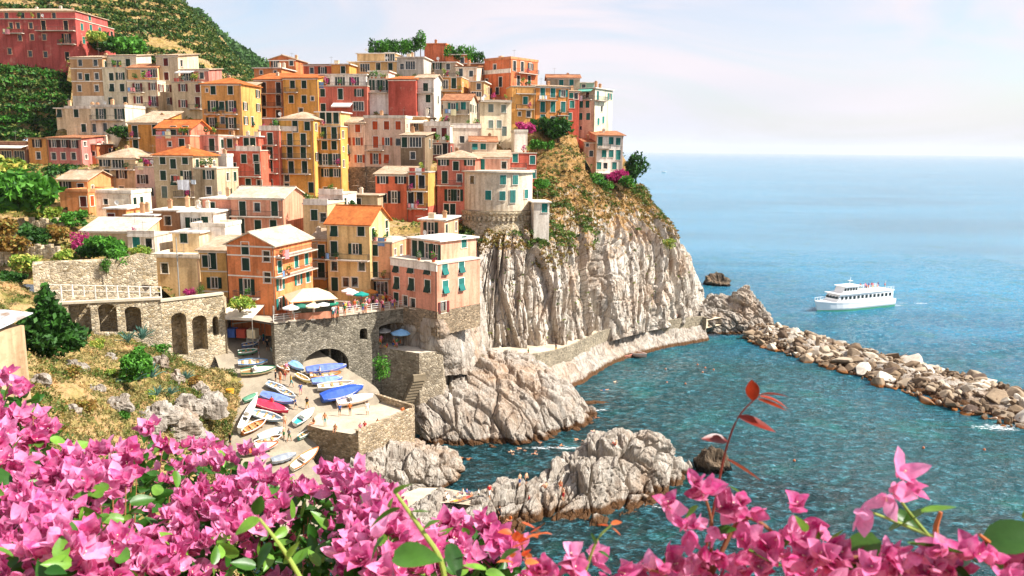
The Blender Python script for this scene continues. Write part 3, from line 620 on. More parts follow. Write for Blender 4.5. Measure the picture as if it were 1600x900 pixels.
H('pink house with white side and green door behind the salmon one', 308, 342, 212, 268, 156, '#d99a8c', d=6, roof='terrace', win='d331,226 s336,250', balc='b322,342,236 r308,342,212', ext=5)
H('slim peach house with one green shutter between pink and red neighbours', 346, 371, 216, 285, 158, '#df9a70', d=8, roof='slab', win='c359,224 s361,244 k352,262', ext=5)
h = H('orange red house with long balconies and washing below the peach one', 357, 408, 236, 303, 156, '#cf4f30', d=9, roof='terrace', win='c381,248 c400,248 d365,264 d402,263 c368,286 c388,286 k405,287', balc='b355,408,275 w369,408,236', wear=1.2)
h.add(369, 404, 214, 236, 2.0, 6, '#cf4a2e', roof='slab', win='d385,225 d395,225')
H('tall brick red house with three small stacked balconies', 405, 438, 204, 303, 160, '#c9553a', d=9, roof='terrace', win='d422,217 d422,239 d422,259 c422,287', balc='b408,433,226 b409,434,248 b409,435,270 w405,438,204').add(412, 440, 186, 204, 2.4, 6, '#c76a48', roof='slab', win='k430,193 k436,193')
H('tall golden yellow house with paired green shutters and three long balconies', 438, 491, 186, 304, 160, '#e3a23c', d=9, roof='hip', tile=PALE_TILE, rise=1.4, win='d461,197 c480,197 d453,218 d474,218 d453,239 d474,239 d455,261 d476,261 k448,278 k448,292 n486,293', balc='b443,485,227 b443,486,247 b443,486,271 w438,464,205')
h = H('golden orange house with dark roof loggia and laundry windows', 491, 533, 198, 304, 162, '#e39f3e', d=9, roof='terrace', win='d506,208 d522,208 c507,227 c522,227 D508,249 D524,249 o510,270 o525,270 s508,296', balc='b494,532,217 b500,532,259 r492,533,198')
h.add(494, 532, 176, 198, 2.2, 6, '#dcae6a', roof='slab', win='d504,184 d514,184 d525,184')
H('pale pink house with orange shutters on a rubble stone base', 532, 570, 192, 304, 166, '#e6bfa4', d=9, roof='gable', rise=1.2, sh='o', win='c540,200 c559,200 o540,221 o559,221 c539,246 o562,248 cg540,278 dg555,281', base=(5.6, 'stone'))
H('wide pale pink house with orange shutters and long stone base', 570, 634, 185, 304, 165, '#e8c4aa', d=10, roof='flat', sh='o', win='c586,196 c604,196 d587,222 o605,221 D587,248 c604,248 cg582,277 k622,222 c622,196', balc='b572,600,234', base=(5.6, 'stone'), rwin='d640,215')
h = H('orange house with tiled canopy roof and two red-brown balconies on the ridge end', 398, 443, 124, 200, 184, '#d97a3a', d=9, roof='shed', tile=ORANGE_TILE, rise=2.0, sh='b', win='d412,137 d435,137 d412,157 d435,157 c412,176 c435,178', balc='b400,441,146 b400,441,167')
H('orange brown rooftop block peeping over the canopy roof', 397, 440, 107, 122, 196, '#cf7a35', d=8, roof='slab', win='s408,113 s430,113', ext=5)
H('topmost orange house with low gable at the left end of the ridge', 421, 462, 93, 110, 206, '#cf6a2c', d=8, roof='gableF', tile=PALE_TILE, rise=1.0, win='o430,100 k455,98', sh='b', ext=5)
H('golden yellow house with orange roof between orange canopy house and pink house', 443, 497, 122, 185, 182, '#e3a13a', d=9, roof='shed', tile=ORANGE_TILE, rise=1.5, win='c457,132 c475,132 c455,155 c475,155 k470,174', balc='b446,466,144')
H('vermilion rooftop house behind the golden yellow one', 474, 518, 101, 122, 199, '#cb4a22', d=8, roof='shed', rise=0.8, win='k487,110 o504,110', ext=5)
H('small yellow rooftop house right of the vermilion one', 518, 546, 101, 120, 198, '#dd9434', d=8, roof='slab', win='c536,109', ext=5)
h = H('salmon pink house with white glazed roof terrace and an awning', 497, 574, 135, 185, 181, '#d4604a', d=9, roof='terrace', win='c504,145 d532,147 c561,145 c505,168 g560,166', balc='r497,574,135')
h.add(500, 572, 117, 135, 3.0, 5, '#e9e3da', roof='slab', win='g531,127 g553,127 k512,127'); h.awning(521, 551, 161, 1.6, 0.8, '#efe8dc')
H('white house with arcaded balcony and blank lower wall', 574, 607, 124, 172, 182, '#e3dcd2', d=9, roof='terrace', win='D590,133 D598,133 D585,133', balc='b576,606,144 r574,607,124').add(577, 607, 112, 124, 2.5, 5, '#e6ded0', roof='slab')
H('windowless deep red house with orange roof edge in the middle of the ridge', 607, 650, 124, 188, 180, '#b8301f', d=10, roof='shed', tile=ORANGE_TILE, rise=1.4, pipe=0, chim=0)
H('slim white house with three green shutters beside the deep red wall', 650, 678, 122, 184, 181, '#dcd6cb', d=8, roof='gable', rise=1.0, win='c665,136 c669,154 k669,173', balc='b652,678,145')
H('ochre house with big dark loggia window on the ridge', 677, 721, 121, 172, 188, '#c98a3c', d=9, roof='terrace', win='g692,132 d709,130 k688,152 sb690,167', balc='b680,722,142 r678,721,121')
H('grey house with wide dark window and satellite terrace on the ridge', 678, 712, 98, 118, 198, '#b5a590', d=7, roof='slab', win='o683,103 k700,104', ext=5)
H('little white house with arched window and pink roof on the ridge', 712, 745, 104, 124, 196, '#e6cdb4', d=7, roof='shed', tile=RED_TILE, rise=0.7, win='at720,113 k736,115', ext=5)
H('tan house with dark ground windows and pergola on the ridge', 545, 620, 97, 122, 202, '#d3a866', d=9, roof='slab', win='c591,104 c610,104 g570,106', ext=5).add(558, 618, 84, 97, 2.0, 6, '#d8b17a', roof='slab', win='g609,89')
H('pale grey house with broad green glass front on the ridge', 620, 662, 90, 116, 201, '#ccc3b4', d=9, roof='slab', win='g641,102 k628,104', ext=5)
H('highest salmon block with blank walls among the rooftop trees', 663, 696, 69, 98, 212, '#d9683c', d=8, roof='slab', rcol='#dd8050', ext=6, pipe=1, chim=1)
H('low orange rooftop wall house right of the highest salmon block', 696, 730, 86, 104, 208, '#d2642f', d=8, roof='slab', win='k722,94', ext=6)
H('orange rooftop house partly hidden behind the little white arched one', 728, 758, 100, 118, 206, '#d07a35', d=7, roof='slab', win='k752,112', ext=6)
h = H('big orange corner house with pink sunlit side and balconies at the ridge edge', 757, 798, 92, 160, 198, '#d3642a', yaw=-42, d=10, roof='flat', rcol='#d8854f', sh='k', win='k773,105 d782,128 k760,128', balc='w752,798,117', rwin='d804,103 d816,104 o829,104 d810,126 d827,126', rbalc='b806,838,113', chim=0)
H('pale house behind the white gable with brown roof', 735, 756, 128, 160, 190, '#c9a06a', d=8, roof='slab', win='k748,135 g744,150', ext=5)
H('white gabled cottage with stone front and orange pink roof', 692, 734, 157, 184, 172, '#c9b79c', d=8, roof='gable', tile=RED_TILE, rise=1.5, win='ot708,167 ct724,165', balc='b696,733,178', wear=1.4)
H('tall cream house with columned balcony and bright sunlit front', 750, 799, 158, 214, 182, '#ecdcba', yaw=12, d=9, roof='terrace', sh='y', win='c767,169 c787,170 c767,194 c780,194 n788,205', balc='b748,799,158')
h = H('white house wing left of the tall cream one', 733, 752, 158, 205, 181, '#eee4d4', yaw=5, d=8, roof='gable', rise=1.0, win='k741,190')
H('yellow house with turquoise shutter and rounded balconies', 800, 836, 136, 196, 188, '#dd9c45', yaw=10, d=8, roof='terrace', sh='t', win='c821,157 k826,178 sb812,178', balc='b806,836,146 b806,834,170 r800,836,136', ext=4)
H('orange house with long turquoise shutters near the cliff edge', 837, 888, 136, 198, 190, '#df8a32', yaw=10, d=9, roof='shed', tile=PALE_TILE, rise=0.9, sh='t', win='d848,144 d864,144 c880,146 d848,167 d864,167 d880,167 c848,185 k864,187', balc='b840,870,156 b870,888,180')
H('narrow red house between the orange and the green one', 888, 905, 143, 204, 194, '#bf3a24', yaw=8, d=8, roof='shed', rise=0.7, sh='t', win='c893,148 k900,150 c894,163 c890,182')
h = H('green and white house with turquoise awnings at the cliff edge', 905, 929, 138, 210, 199, '#d6d5b9', yaw=-35, d=9, roof='slab', sh='t', win='c908,163 c918,163 c907,182 c919,182 s907,200', balc='b906,926,156', rwin='d934,150 k940,170 c935,190', rbalc='b928,945,156', ext=4)
h.awning(906, 928, 139, 1.5, 0.7, '#6fb9a0')
H('olive grey gabled house standing behind the turquoise awnings', 855, 906, 122, 142, 206, '#a59a7e', yaw=0, d=8, roof='gable', tile=RED_TILE, rise=1.0, sh='t', win='c877,130 c893,128', ext=6)
H('small teal rooftop house at the right end of the ridge', 905, 928, 130, 146, 212, '#7fae9a', yaw=0, d=7, roof='slab', sh='t', win='k912,136', ext=8)
h = H('white house with brown roof standing alone on the headland point', 932, 973, 212, 274, 193, '#f0e6da', yaw=6, d=9, roof='shed', tile=RED_TILE, rise=1.1, sh='t', win='d938,220 c955,220 c966,221 c933,239 c944,240 c955,240 d966,242 c936,259 k946,259 c960,259', balc='b931,953,231', ov=0.6, ext=4)
H('pink gabled wing leaning on the white headland house', 912, 932, 222, 270, 194, '#e0a98c', yaw=6, d=8, roof='shed', tile=RED_TILE, rise=1.0, sh='k', win='s918,226 s926,222 k924,240', ext=4)
H('yellow basement storey under the white headland house', 934, 974, 272, 288, 190.5, '#e2bd7c', yaw=6, d=4, roof='slab', sh='t', win='c936,279 k947,279 c960,277 s971,277', ext=4, chim=0, pipe=0)
# middle band
h = H('white house with red-brown doors over a dark red loggia', 662, 703, 224, 250, 166, '#8f2f26', d=8, roof='terrace', sh='k', win='g682,234 d695,232', ext=4)
h.add(662, 703, 197, 224, 1.0, 7, '#e3d3c4', roof='terrace', win='dr678,209 dr694,209', balc='w662,703,197')
H('cream white terrace house with orange roof line below the tall cream one', 703, 752, 200, 245, 170, '#eadcc6', d=9, roof='terrace', balc='w703,752,200', win='k722,218', yaw=4)
H('dark little house with green shutters and white awning above the salmon house', 626, 664, 212, 262, 160, '#7a6548', d=8, roof='shed', rise=0.8, win='d632,221 g649,222 k645,243', ext=4)
H('tan roof house with striped awning left of the white terrace house', 634, 664, 183, 212, 170, '#cfa46c', d=8, roof='slab', win='k650,198', ext=4).awning(640, 668, 188, 2.0, 0.5, '#efe4d4')
h = H('salmon house with rubble-weighted pale roof beside the round bastion', 683, 742, 247, 352, 152, '#cf6a55', d=9, roof='hip', tile=PALE_TILE, rise=1.3, win='o693,252 o734,252 d695,277 k718,278 D704,305 D714,305 d698,328 d707,328', balc='b680,722,289 b684,720,341', ov=0.5)
H('peach wing with long teal door behind the bastion terrace', 740, 797, 246, 275, 158, '#dba48c', d=8, roof='shed', tile=PALE_TILE, rise=1.2, sh='t', win='d753,258', yaw=2, ext=4, chim=0)
H('small gabled house with teal windows above the pale roof', 735, 776, 222, 248, 164, '#e6cdb0', d=8, roof='gable', tile=RED_TILE, rise=1.0, sh='t', win='c742,227 c755,227', yaw=4, ext=4)
H('orange house with pale roof and dark casements left of the yellow balcony house', 587, 638, 273, 345, 149, '#dd5f30', d=8, roof='shed', tile=PALE_TILE, rise=1.2, win='o598,280 o626,280 D616,308 k595,330', sh='k', yaw=-6)
h = H('yellow balcony house with white rooftop railing and red lower storey', 638, 669, 270, 345, 148, '#d9993c', d=7, roof='terrace', win='d644,284 d659,284 d642,309 d656,309 k655,331', balc='b636,668,298 b634,668,325 r638,669,270', sh='k', base=(2.6, '#cf4a2e'), yaw=-10)
H('red terrace house with teal shutters behind the bastion', 797, 838, 240, 290, 166, '#c2452f', d=8, roof='terrace', sh='t', win='c805,247 c832,250 c833,272', yaw=6, balc='b798,822,262', ext=4)
H('white windowless block under the magenta bougainvillea', 804, 824, 207, 248, 174, '#efe2d2', d=7, roof='flat', yaw=6, chim=0, pipe=0)
# lower band
H('low pink wing with one green shutter and white roof slab', 317, 363, 312, 345, 131, '#d98a70', d=8, roof='slab', win='c331,324', yaw=-6)
H('wide pink house with pale roof and white side wall over the harbour', 362, 443, 310, 372, 128, '#dd9474', d=9, roof='gable', tile=('#e6d8c4', '#cdbba0'), rise=1.5, win='d379,326 d429,326 d377,353 c403,352 c427,352', balc='b362,441,337', yaw=-8, chim=0)
H('small white house with green shutters left of the pink wing', 283, 335, 333, 385, 124, '#efe8dc', d=8, roof='slab', win='c295,348 o303,349 c320,347', yaw=-2)
H('bright white block without windows in front of the white house', 300, 352, 355, 392, 120, '#f2ede4', d=6, roof='flat', yaw=-4, chim=0)
h = H('big cream block with parapet terrace above the stone arcade', 240, 313, 404, 470, 112, '#ecc993', d=9, roof='flat', yaw=-4, chim=0, rcol='#f0ddc0')
h.add(270, 312, 365, 404, 5.0, 5, '#e8cfa0', roof='slab', win='c287,371')
H('cream yellow house with green shutters between the cream block and the orange one', 313, 358, 392, 476, 112, '#dfae5c', d=8, roof='shed', tile=PALE_TILE, rise=1.2, win='d332,408 c322,408 o335,442 n335,470', bands='l330,424 l330,455', yaw=-4)
h = H('bright orange gabled house with teal-shuttered sunlit side on the piazza', 357, 430, 384, 492, 107, '#e87f3e', yaw=-14, d=10.5, roof='gableF', tile=('#ecdcc4', '#d9c2a2'), rise=1.6, win='c383,388 c384,413 D386,448', balc='b370,407,463', rwin='c411,380 o441,379 c459,376 c437,417 c463,409 c479,405 o438,444 o466,436 c481,432 o438,474', rbalc='b430,488,402 b430,488,434', bands='l380,399 l380,431', rsh='t', chim=0)
H('narrow orange yellow house with two green doors behind the orange gabled one', 486, 513, 374, 450, 122, '#e09a3a', d=8, roof='shed', rise=1.4, win='d502,394 d502,422', balc='b487,513,403 b487,513,433', yaw=-6)
H('tall beige house with broad orange tile roof facing the piazza', 512, 578, 351, 458, 118, '#dcb878', d=8.5, roof='gable', tile=ORANGE_TILE, rise=2.3, win='c522,360 c564,360 d522,389 o555,389 k522,416 k565,416 n523,444 k540,441 k554,441', balc='b512,578,404', yaw=-12, rwin='c604,352 c605,366')
H('peach house with white roof terrace and ground floor loggia', 576, 613, 380, 462, 118.5, '#e0a274', d=8, roof='terrace', win='c585,391 d585,421 g594,450', balc='b576,612,433 r576,613,380', yaw=-12)
h = H('tall pink house built against the cliff with flapped teal shutters', 611, 683, 414, 498, 109, '#e39478', yaw=-40, d=8.8, roof='terrace', win='f619,416 f642,417 f668,419 f620,442 f643,444 f668,447 n619,468 k633,470 k645,474', rwin='f695,419 f721,416 f696,448 f721,444 or693,480', balc='w611,683,414', rsh='t', pipe=1, ext=2.5, base=(1.0,'stone'))
h.add(640, 688, 378, 412, 2.6, 7.5, '#e3a284', roof='slab', win='d648,388 d658,389 D668,392 D680,394', rwin='c725,378')
h = H('small peach rooftop house with railed terrace above the tall pink one', 657, 694, 345, 378, 124, '#dfa37c', d=8, roof='slab', win='D673,358', yaw=-12, ext=5)
H('cream house with balcony and green shutter right of the wide pink one', 474, 512, 320, 372, 128, '#e3bf86', d=8, roof='terrace', win='c491,336 k505,340', balc='w474,512,320', yaw=-8)
H('low white terrace house behind the orange tile roof', 498, 536, 304, 335, 138, '#efe6d8', d=7, roof='terrace', win='k512,318 k526,318', balc='w498,536,304', yaw=-8)
H('stone walled storehouse between the orange tile roof and the stone base', 536, 590, 306, 335, 146, '#b09a78', d=6, roof='slab', rcol='#cdb79a', win='k560,316', yaw=-8)
# left-hand cottages
H('orange cottage with pale gabled roof above the bushes', 93, 138, 281, 325, 140, '#d98e4c', d=9, roof='gable', tile=PALE_TILE, rise=1.4, sh='b', win='o102,289 dt84,290', yaw=-2)
H('small orange block with roof terrace in front of the cottage', 105, 138, 301, 332, 134, '#db8444', d=8, roof='flat', sh='r', win='c103,312 c130,315', rwin='co144,314 co162,313', yaw=-2, chim=0, rcol='#d98a52')
H('white walled terrace house right of the orange block', 150, 206, 303, 345, 136, '#f0e4cc', d=7, roof='flat', chim=0, win='so165,315', yaw=-2)
H('orange shed house with red door below the white terrace', 167, 198, 327, 358, 126, '#dc8640', d=7, roof='slab', sh='r', win='c174,342', yaw=-2, chim=0)
H('low tan house with two dark windows beside the orange shed', 198, 240, 338, 362, 125, '#cf9550', d=7, roof='slab', win='k211,348 k228,349', yaw=-2)
H('brown fronted house with white flat roof below the grey laundry house', 240, 284, 330, 375, 127, '#a87a52', d=7, roof='slab', win='k262,345', yaw=-2)
H('low house with long pale roof slab over the garden wall', 130, 224, 362, 385, 118, '#cdb48c', d=5, roof='shed', tile=('#e8dccb', '#d6c6b0'), rise=1.4, yaw=-2, chim=0, pipe=0, win='k212,375')
H('white low house behind the lamp post with planted balcony', 200, 242, 370, 400, 116, '#e9dcc6', d=6, roof='terrace', win='ct213,378 k232,380', balc='w200,242,370', yaw=-2, pipe=0)
# ---------------------------------------------------------------- sea
SX = np.arange(-60, 190, 0.55); SY = np.arange(50, 340, 0.6); sx, sy = np.meshgrid(SX, SY)
ca, sa = math.cos(R(24)), math.sin(R(24)); wa, wb = sx*ca+sy*sa, -sx*sa+sy*ca
wh = 0.30*ridged(np.stack([wa*0.16, wb*0.36, 0*sx], -1), 2)+0.16*ridged(np.stack([wa*0.5, wb*0.95, 0*sx+5], -1), 2)+0.25*fbm(np.stack([wa*0.05, wb*0.09, 0*sx], -1), 2)
fade = np.clip(np.minimum.reduce([(sx-SX[0])/8, (SX[-1]-sx)/25, (SY[-1]-sy)/210, (sy-SY[0])/5]), 0, 1); calm = 0.45+0.55*np.clip((sx*0.6+sy-150)/80, 0, 1)
SV = np.stack([sx, sy, (wh-0.1)*fade*calm], -1).reshape(-1, 3); SF = grid_faces(len(SY), len(SX)); nb = len(SV)
x0, x1, y0, y1 = SX[0], SX[-1], SY[0], SY[-1]; W = 32000
SV = np.concatenate([SV, [(-W, -200, 0), (W, -200, 0), (W, y0, 0), (-W, y0, 0), (-W, y1, 0), (x0, y0, 0), (x0, y1, 0), (x1, y0, 0), (W, y1, 0), (x1, y1, 0), (W, 45000, 0), (-W, 45000, 0)]])
SF = np.concatenate([SF, np.array([[0, 1, 2, 3], [3, 5, 6, 4], [7, 2, 8, 9], [4, 8, 10, 11]])+nb])
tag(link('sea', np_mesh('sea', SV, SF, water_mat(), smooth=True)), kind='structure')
# ---------------------------------------------------------------- ground under the village: a height field through the feet of the houses
EXTRA = [P(*q) for q in [(0, 290, 150), (-60, 300, 150), (60, 330, 140), (40, 350, 132), (100, 350, 128), (0, 400, 118), (60, 400, 112), (120, 395, 110), (180, 405, 108), (60, 440, 103), (140, 440, 103), (220, 440, 103), (300, 478, 104), (345, 485, 104), (0, 430, 108), (-80, 430, 108),
        (870, 215, 186), (900, 225, 188), (880, 260, 176), (940, 292, 186), (985, 290, 188), (990, 290, 194), (860, 240, 180), (900, 290, 170), (830, 250, 174), (0, 180, 195), (60, 205, 190), (-80, 200, 190), (980, 285, 203), (960, 270, 212), (640, 478, 118), (560, 490, 114), (470, 495, 108), (440, 490, 114), (690, 400, 124), (715, 380, 134), (840, 330, 156), (860, 345, 155)]]
rows = [
 [(655,575,131),(672,572,132),(735,572,134),(800,566,137),(880,553,142),(935,538,147),(1000,521,156),(1060,508,166),(1100,502,175),(1085,478,205),(1060,470,230)],
 [(655,545,131),(676,530,134),(742,525,135.5),(800,520,138),(880,510,143),(935,505,150),(1000,490,158),(1062,478,168),(1104,482,178),(1085,462,207),(1060,455,232)],
 [(660,505,132.5),(690,490,136),(748,478,138),(800,470,140.5),(880,462,145),(935,460,153),(1000,450,161),(1058,442,171),(1094,446,181),(1070,432,210),(1045,420,234)],
 [(680,450,137),(705,440,140),(755,425,141),(803,418,142.5),(880,415,148),(936,418,156),(1000,412,165),(1048,405,174),(1078,405,184),(1055,398,213),(1030,385,236)],
 [(705,405,142),(722,395,145),(768,378,144.5),(806,372,146),(880,372,153),(936,378,160),(990,378,170),(1034,372,178),(1058,375,188),(1036,365,216),(1010,350,238)],
 [(715,370,147),(740,355,150),(778,352,150),(812,342,153),(880,330,161),(930,335,167),(975,335,176),(1012,330,184),(1036,338,193),(1016,325,218),(990,315,240)],
 [(715,335,154),(745,325,158),(785,312,160),(820,300,164),(878,285,170),(925,292,176),(960,296,183),(990,296,190),(1010,292,198),(1000,290,220),(975,290,240)],
 [(715,315,160),(745,305,164),(790,295,168),(825,270,173),(870,225,185),(905,235,186),(940,284,190),(975,288,196),(995,287,203),(985,290,222),(960,290,240)]]
EXTRA += [P(*q) for r in rows[5:] for q in r[1:]]
FP = np.array([tuple(q) for q in FOOT] + [tuple(q) for q in EXTRA])
gx = np.arange(-175, 42, 1.3); gy = np.arange(100, 262, 1.3)
X, Y = np.meshgrid(gx, gy)
num = np.zeros_like(X); den = np.zeros_like(X)
for px_, py_, pz_ in FP:
    w_ = 1.0/((X-px_)**2+(Y-py_)**2+1.0)**1.9; num += w_*pz_; den += w_
Z = num/den-0.35
Z += 0.35*fbm(np.stack([X*0.3, Y*0.3, 0*X], -1), 4)
def front_line(x): return np.interp(x, [-180, -70, -58, -46, -38, -30, -22, -16, -8, 2, 12, 22, 33, 42], [101, 101, 102, 104, 110, 116, 120, 122, 150, 160, 176, 187, 196, 204])
Z += np.where(X > -12, 1.1*ridged(np.stack([X*0.22, Y*0.22, 0*X], -1), 4)-0.9, 0)
keep = (Y >= front_line(X)) & (X < 0.150*Y) & ~((Y > 181) & (X < -0.545*Y))
V = np.stack([X, Y, Z], -1).reshape(-1, 3); F = grid_faces(len(gy), len(gx)); kp = keep.reshape(-1); F = F[kp[F].all(1)]
o = link('village_hillside', np_mesh('village_hillside', V, F, [hill_mat(), cliff_mat('headland')], midx=(V[F[:, 0], 0] > -12).astype(int), smooth=True)); tag(o, kind='structure')
TERR = (X, Y, Z)
def ground_z(x, y):
    i = int(np.clip(round((x-gx[0])/1.3), 0, len(gx)-1)); j = int(np.clip(round((y-gy[0])/1.3), 0, len(gy)-1)); return float(Z[j, i])
# ---------------------------------------------------------------- headland cliff
def saw(t): return 1-(t-np.floor(t))
def disp_cliff(G, N):
    z = G[..., 2]; Y_ = G[..., 1]; q = np.broadcast_to(np.linspace(0, 59, z.shape[1]), z.shape)      # metres along the cliff
    lean = q + 0.06*z + 1.1*fbm(np.stack([q*0.06, z*0.05, Y_*0.05], -1), 3)
    j1 = vnoise(np.stack([lean*0.11+40, z*0.02, 0*z], -1))*1.3; j2 = vnoise(np.stack([lean*0.4+7, z*0.05, 0*z], -1))
    s1 = saw(lean*0.13+j1); s2 = saw(lean*0.47+j2); s3 = saw(lean*1.35+1.2*vnoise(np.stack([lean*0.9, z*0.12, 0*z], -1)))
    F1, F2, cv = worley(np.stack([lean*0.30, z*0.028, Y_*0.05], -1)); E1, E2, ev = worley(np.stack([lean*0.75, z*0.20, Y_*0.3], -1))
    brk = 1.1*cv-0.8*np.exp(-((F2-F1)/0.07)**2)+0.35*ev-0.3*np.exp(-((E2-E1)/0.10)**2)                 # slabs broken off at different depths, open joints between
    rough = fbm(G*0.35, 5); fine = fbm(np.stack([lean*1.7, z*0.4, Y_*0.4], -1), 4)
    nv, nu = z.shape; U = np.broadcast_to(np.linspace(0, 10, nu), z.shape); W = np.broadcast_to(np.linspace(0, 7, nv)[:, None], z.shape)
    U2 = U+0.10*fbm(np.stack([z*0.3, U*0, U*0], -1), 3)
    def cleft(u, w, dep, top): return dep*np.exp(-np.abs(U2-u)/w)*np.clip(top-W, 0, 1)
    cre = cleft(5.12, 0.13, 10.0, 4.8)+cleft(1.35, 0.10, 5.0, 4.2)+cleft(6.35, 0.06, 3.0, 3.2)+cleft(2.62, 0.03, 2.2, 3.9)+cleft(3.35, 0.04, 3.0, 4.3)+cleft(4.25, 0.03, 2.2, 3.7)+cleft(7.4, 0.06, 3.2, 3.2)
    steep = np.clip((29-z)/7, 0.15, 1)
    H1_, H2_, hv_ = worley(np.stack([lean*1.7, z*0.7, Y_*0.7], -1)); brk = 0.9*cv-0.7*np.exp(-((F2-F1)/0.05)**2)+0.5*ev-0.35*np.exp(-((E2-E1)/0.08)**2)+0.16*hv_
    d = (1.9*s1+0.85*s2+0.30*s3+1.0*brk+0.2*fine)*steep + 0.75*rough + 0.8*ridged(G*0.16, 3)*(1-steep*0.7) - cre
    return G + N*(d-1.6)[..., None]
CLIFF, CLIFFG = patch('headland_cliff', rows, 620, 400, cliff_mat('headland'), disp_cliff)
# ---------------------------------------------------------------- big hill on the left, and the hill far behind
def disp_hill(G, N):
    z = G[..., 2]; st = 3.2; k = z/st + 0.5*fbm(G*0.03, 3); f = k-np.floor(k); ter = (np.floor(k)+np.clip(f*4-3, 0, 1))*st - k*st      # old terraces
    G = G + N*(2.2*fbm(G*0.07, 5))[..., None]; G[..., 2] += 0.55*ter; return G
HILL, HILLG = patch('terraced_hill', [
 [(-260,245,188),(-100,238,188),(0,222,189),(100,200,194),(200,150,215),(300,145,226),(400,152,248),(430,160,300)],
 [(-260,125,202),(-100,122,202),(0,118,203),(100,112,206),(200,112,226),(300,120,236),(405,142,262),(420,150,310)],
 [(-260,60,228),(-100,55,228),(0,45,228),(100,52,230),(200,62,244),(300,80,252),(392,122,280),(410,135,330)],
 [(-260,-50,262),(-100,-45,262),(0,-40,262),(100,-20,262),(200,10,265),(290,38,272),(365,92,298),(385,105,345)],
 [(-260,-190,320),(-100,-190,320),(0,-170,318),(100,-130,312),(190,-75,306),(272,2,302),(345,66,322),(362,80,360)],
 [(-260,-330,420),(-100,-330,420),(0,-300,410),(100,-230,390),(180,-160,370),(262,-30,350),(330,45,360),(345,60,400)]], 200, 160, hill_mat(), disp_hill, smooth=True)
FARH, FARHG = patch('far_hill', [
 [(300,160,620),(360,160,640),(420,150,680),(500,150,720)],
 [(300,90,680),(360,100,700),(415,112,730),(500,140,760)],
 [(300,30,760),(350,72,780),(400,98,800),(500,132,820)],
 [(300,20,860),(345,62,880),(395,94,900),(500,130,900)]], 90, 70, hill_mat(), lambda G, N: G+N*(9*fbm(G*0.02, 5))[..., None], smooth=True)
# ---------------------------------------------------------------- near grass slope on the left
SLOPE, SLOPEG = patch('near_slope', [
 [(-200,450,108),(-60,440,108),(20,440,106),(80,492,93.5),(160,520,94.5),(240,548,95.5),(300,572,97),(345,585,99),(372,598,100)],
 [(-200,470,86),(-60,470,86),(20,490,84),(80,520,84),(160,550,84),(230,580,86),(290,610,88),(330,640,90),(366,650,92.5)],
 [(-200,520,62),(-60,530,62),(20,560,62),(90,590,64),(160,610,68),(220,640,73),(275,665,79),(318,690,84),(352,722,86.5)],
 [(-200,600,44),(-60,620,44),(20,650,45),(90,680,47),(150,700,52),(210,730,60),(270,750,68),(320,780,74),(380,810,76)],
 [(-200,800,24),(-60,820,24),(20,850,25),(90,880,28),(150,900,33),(220,930,42),(290,960,52),(350,990,60),(440,1000,62)],
 [(-300,1300,9),(-60,1300,9),(60,1300,10),(200,1300,13),(300,1300,18),(420,1300,26),(520,1300,34),(640,1250,42),(800,1150,50)]],
 230, 260, grass_mat(), lambda G, N: G+N*(1.3*fbm(G*0.14, 5)+0.7*ridged(G*0.35, 4)+0.3*fbm(G*1.1, 3)-0.3)[..., None]*np.clip(G[..., 1:2]/60-0.1, 0.12, 1), smooth=True)
# ground the camera stands on, falling away to the bay
patch('viewpoint_bank', [
 [(-14, -8, 38.6), (-4, -8, 38.6), (6, -8, 38.6), (16, -8, 38.4)],
 [(-14, 0.2, 38.5), (-4, 0.2, 38.5), (6, 0.2, 38.5), (16, 0.2, 38.0)],
 [(-14, 2.2, 37.9), (-4, 2.2, 37.9), (6, 2.2, 37.6), (16, 2.2, 37.0)],
 [(-14, 7, 33.5), (-4, 7, 33.0), (6, 7, 32), (16, 7, 31)],
 [(-14, 16, 24), (-4, 18, 20), (6, 18, 18), (16, 16, 16)],
 [(-12, 34, 13), (-2, 36, 9), (12, 36, 6), (24, 34, 4)],
 [(-8, 52, 5), (2, 54, 2), (16, 52, -1), (30, 48, -2)]], 90, 110, grass_mat(), lambda G, N: G+N*(0.25*fbm(G*0.5, 4))[..., None], smooth=True, world_pts=True)
# ---------------------------------------------------------------- harbour rocks
def disp_rock(a=1.0, ang=0.6, f=0.3, up=0.0):
    ca, sa = math.cos(ang), math.sin(ang)
    def g(G, N):
        q = (G[..., 0]*ca+G[..., 1]*sa) + 0.5*G[..., 2]; q = q+0.8*fbm(G*0.12, 3); r = -G[..., 0]*sa+G[..., 1]*ca
        pr = np.stack([q, r*0.45, G[..., 2]*0.8], -1); F1, F2, cv = worley(pr*f*1.1); E1, E2, ev = worley(pr*f*3.0); H1, H2, hv = worley(pr*f*7.0)
        d = 1.1*cv-0.9*np.exp(-((F2-F1)/0.08)**2)+0.55*ev-0.18*np.exp(-((E2-E1)/0.08)**2)+0.22*hv+0.5*ridged(np.stack([q*f*0.8, r*f*0.3, G[..., 2]*f*0.4], -1), 3)+0.3*fbm(G*0.9, 4)
        return G+N*(a*d)[..., None]+np.array([0, 0, up])*np.clip((G[..., 2:3]-0.3)/2.5, 0, 1)
    return g
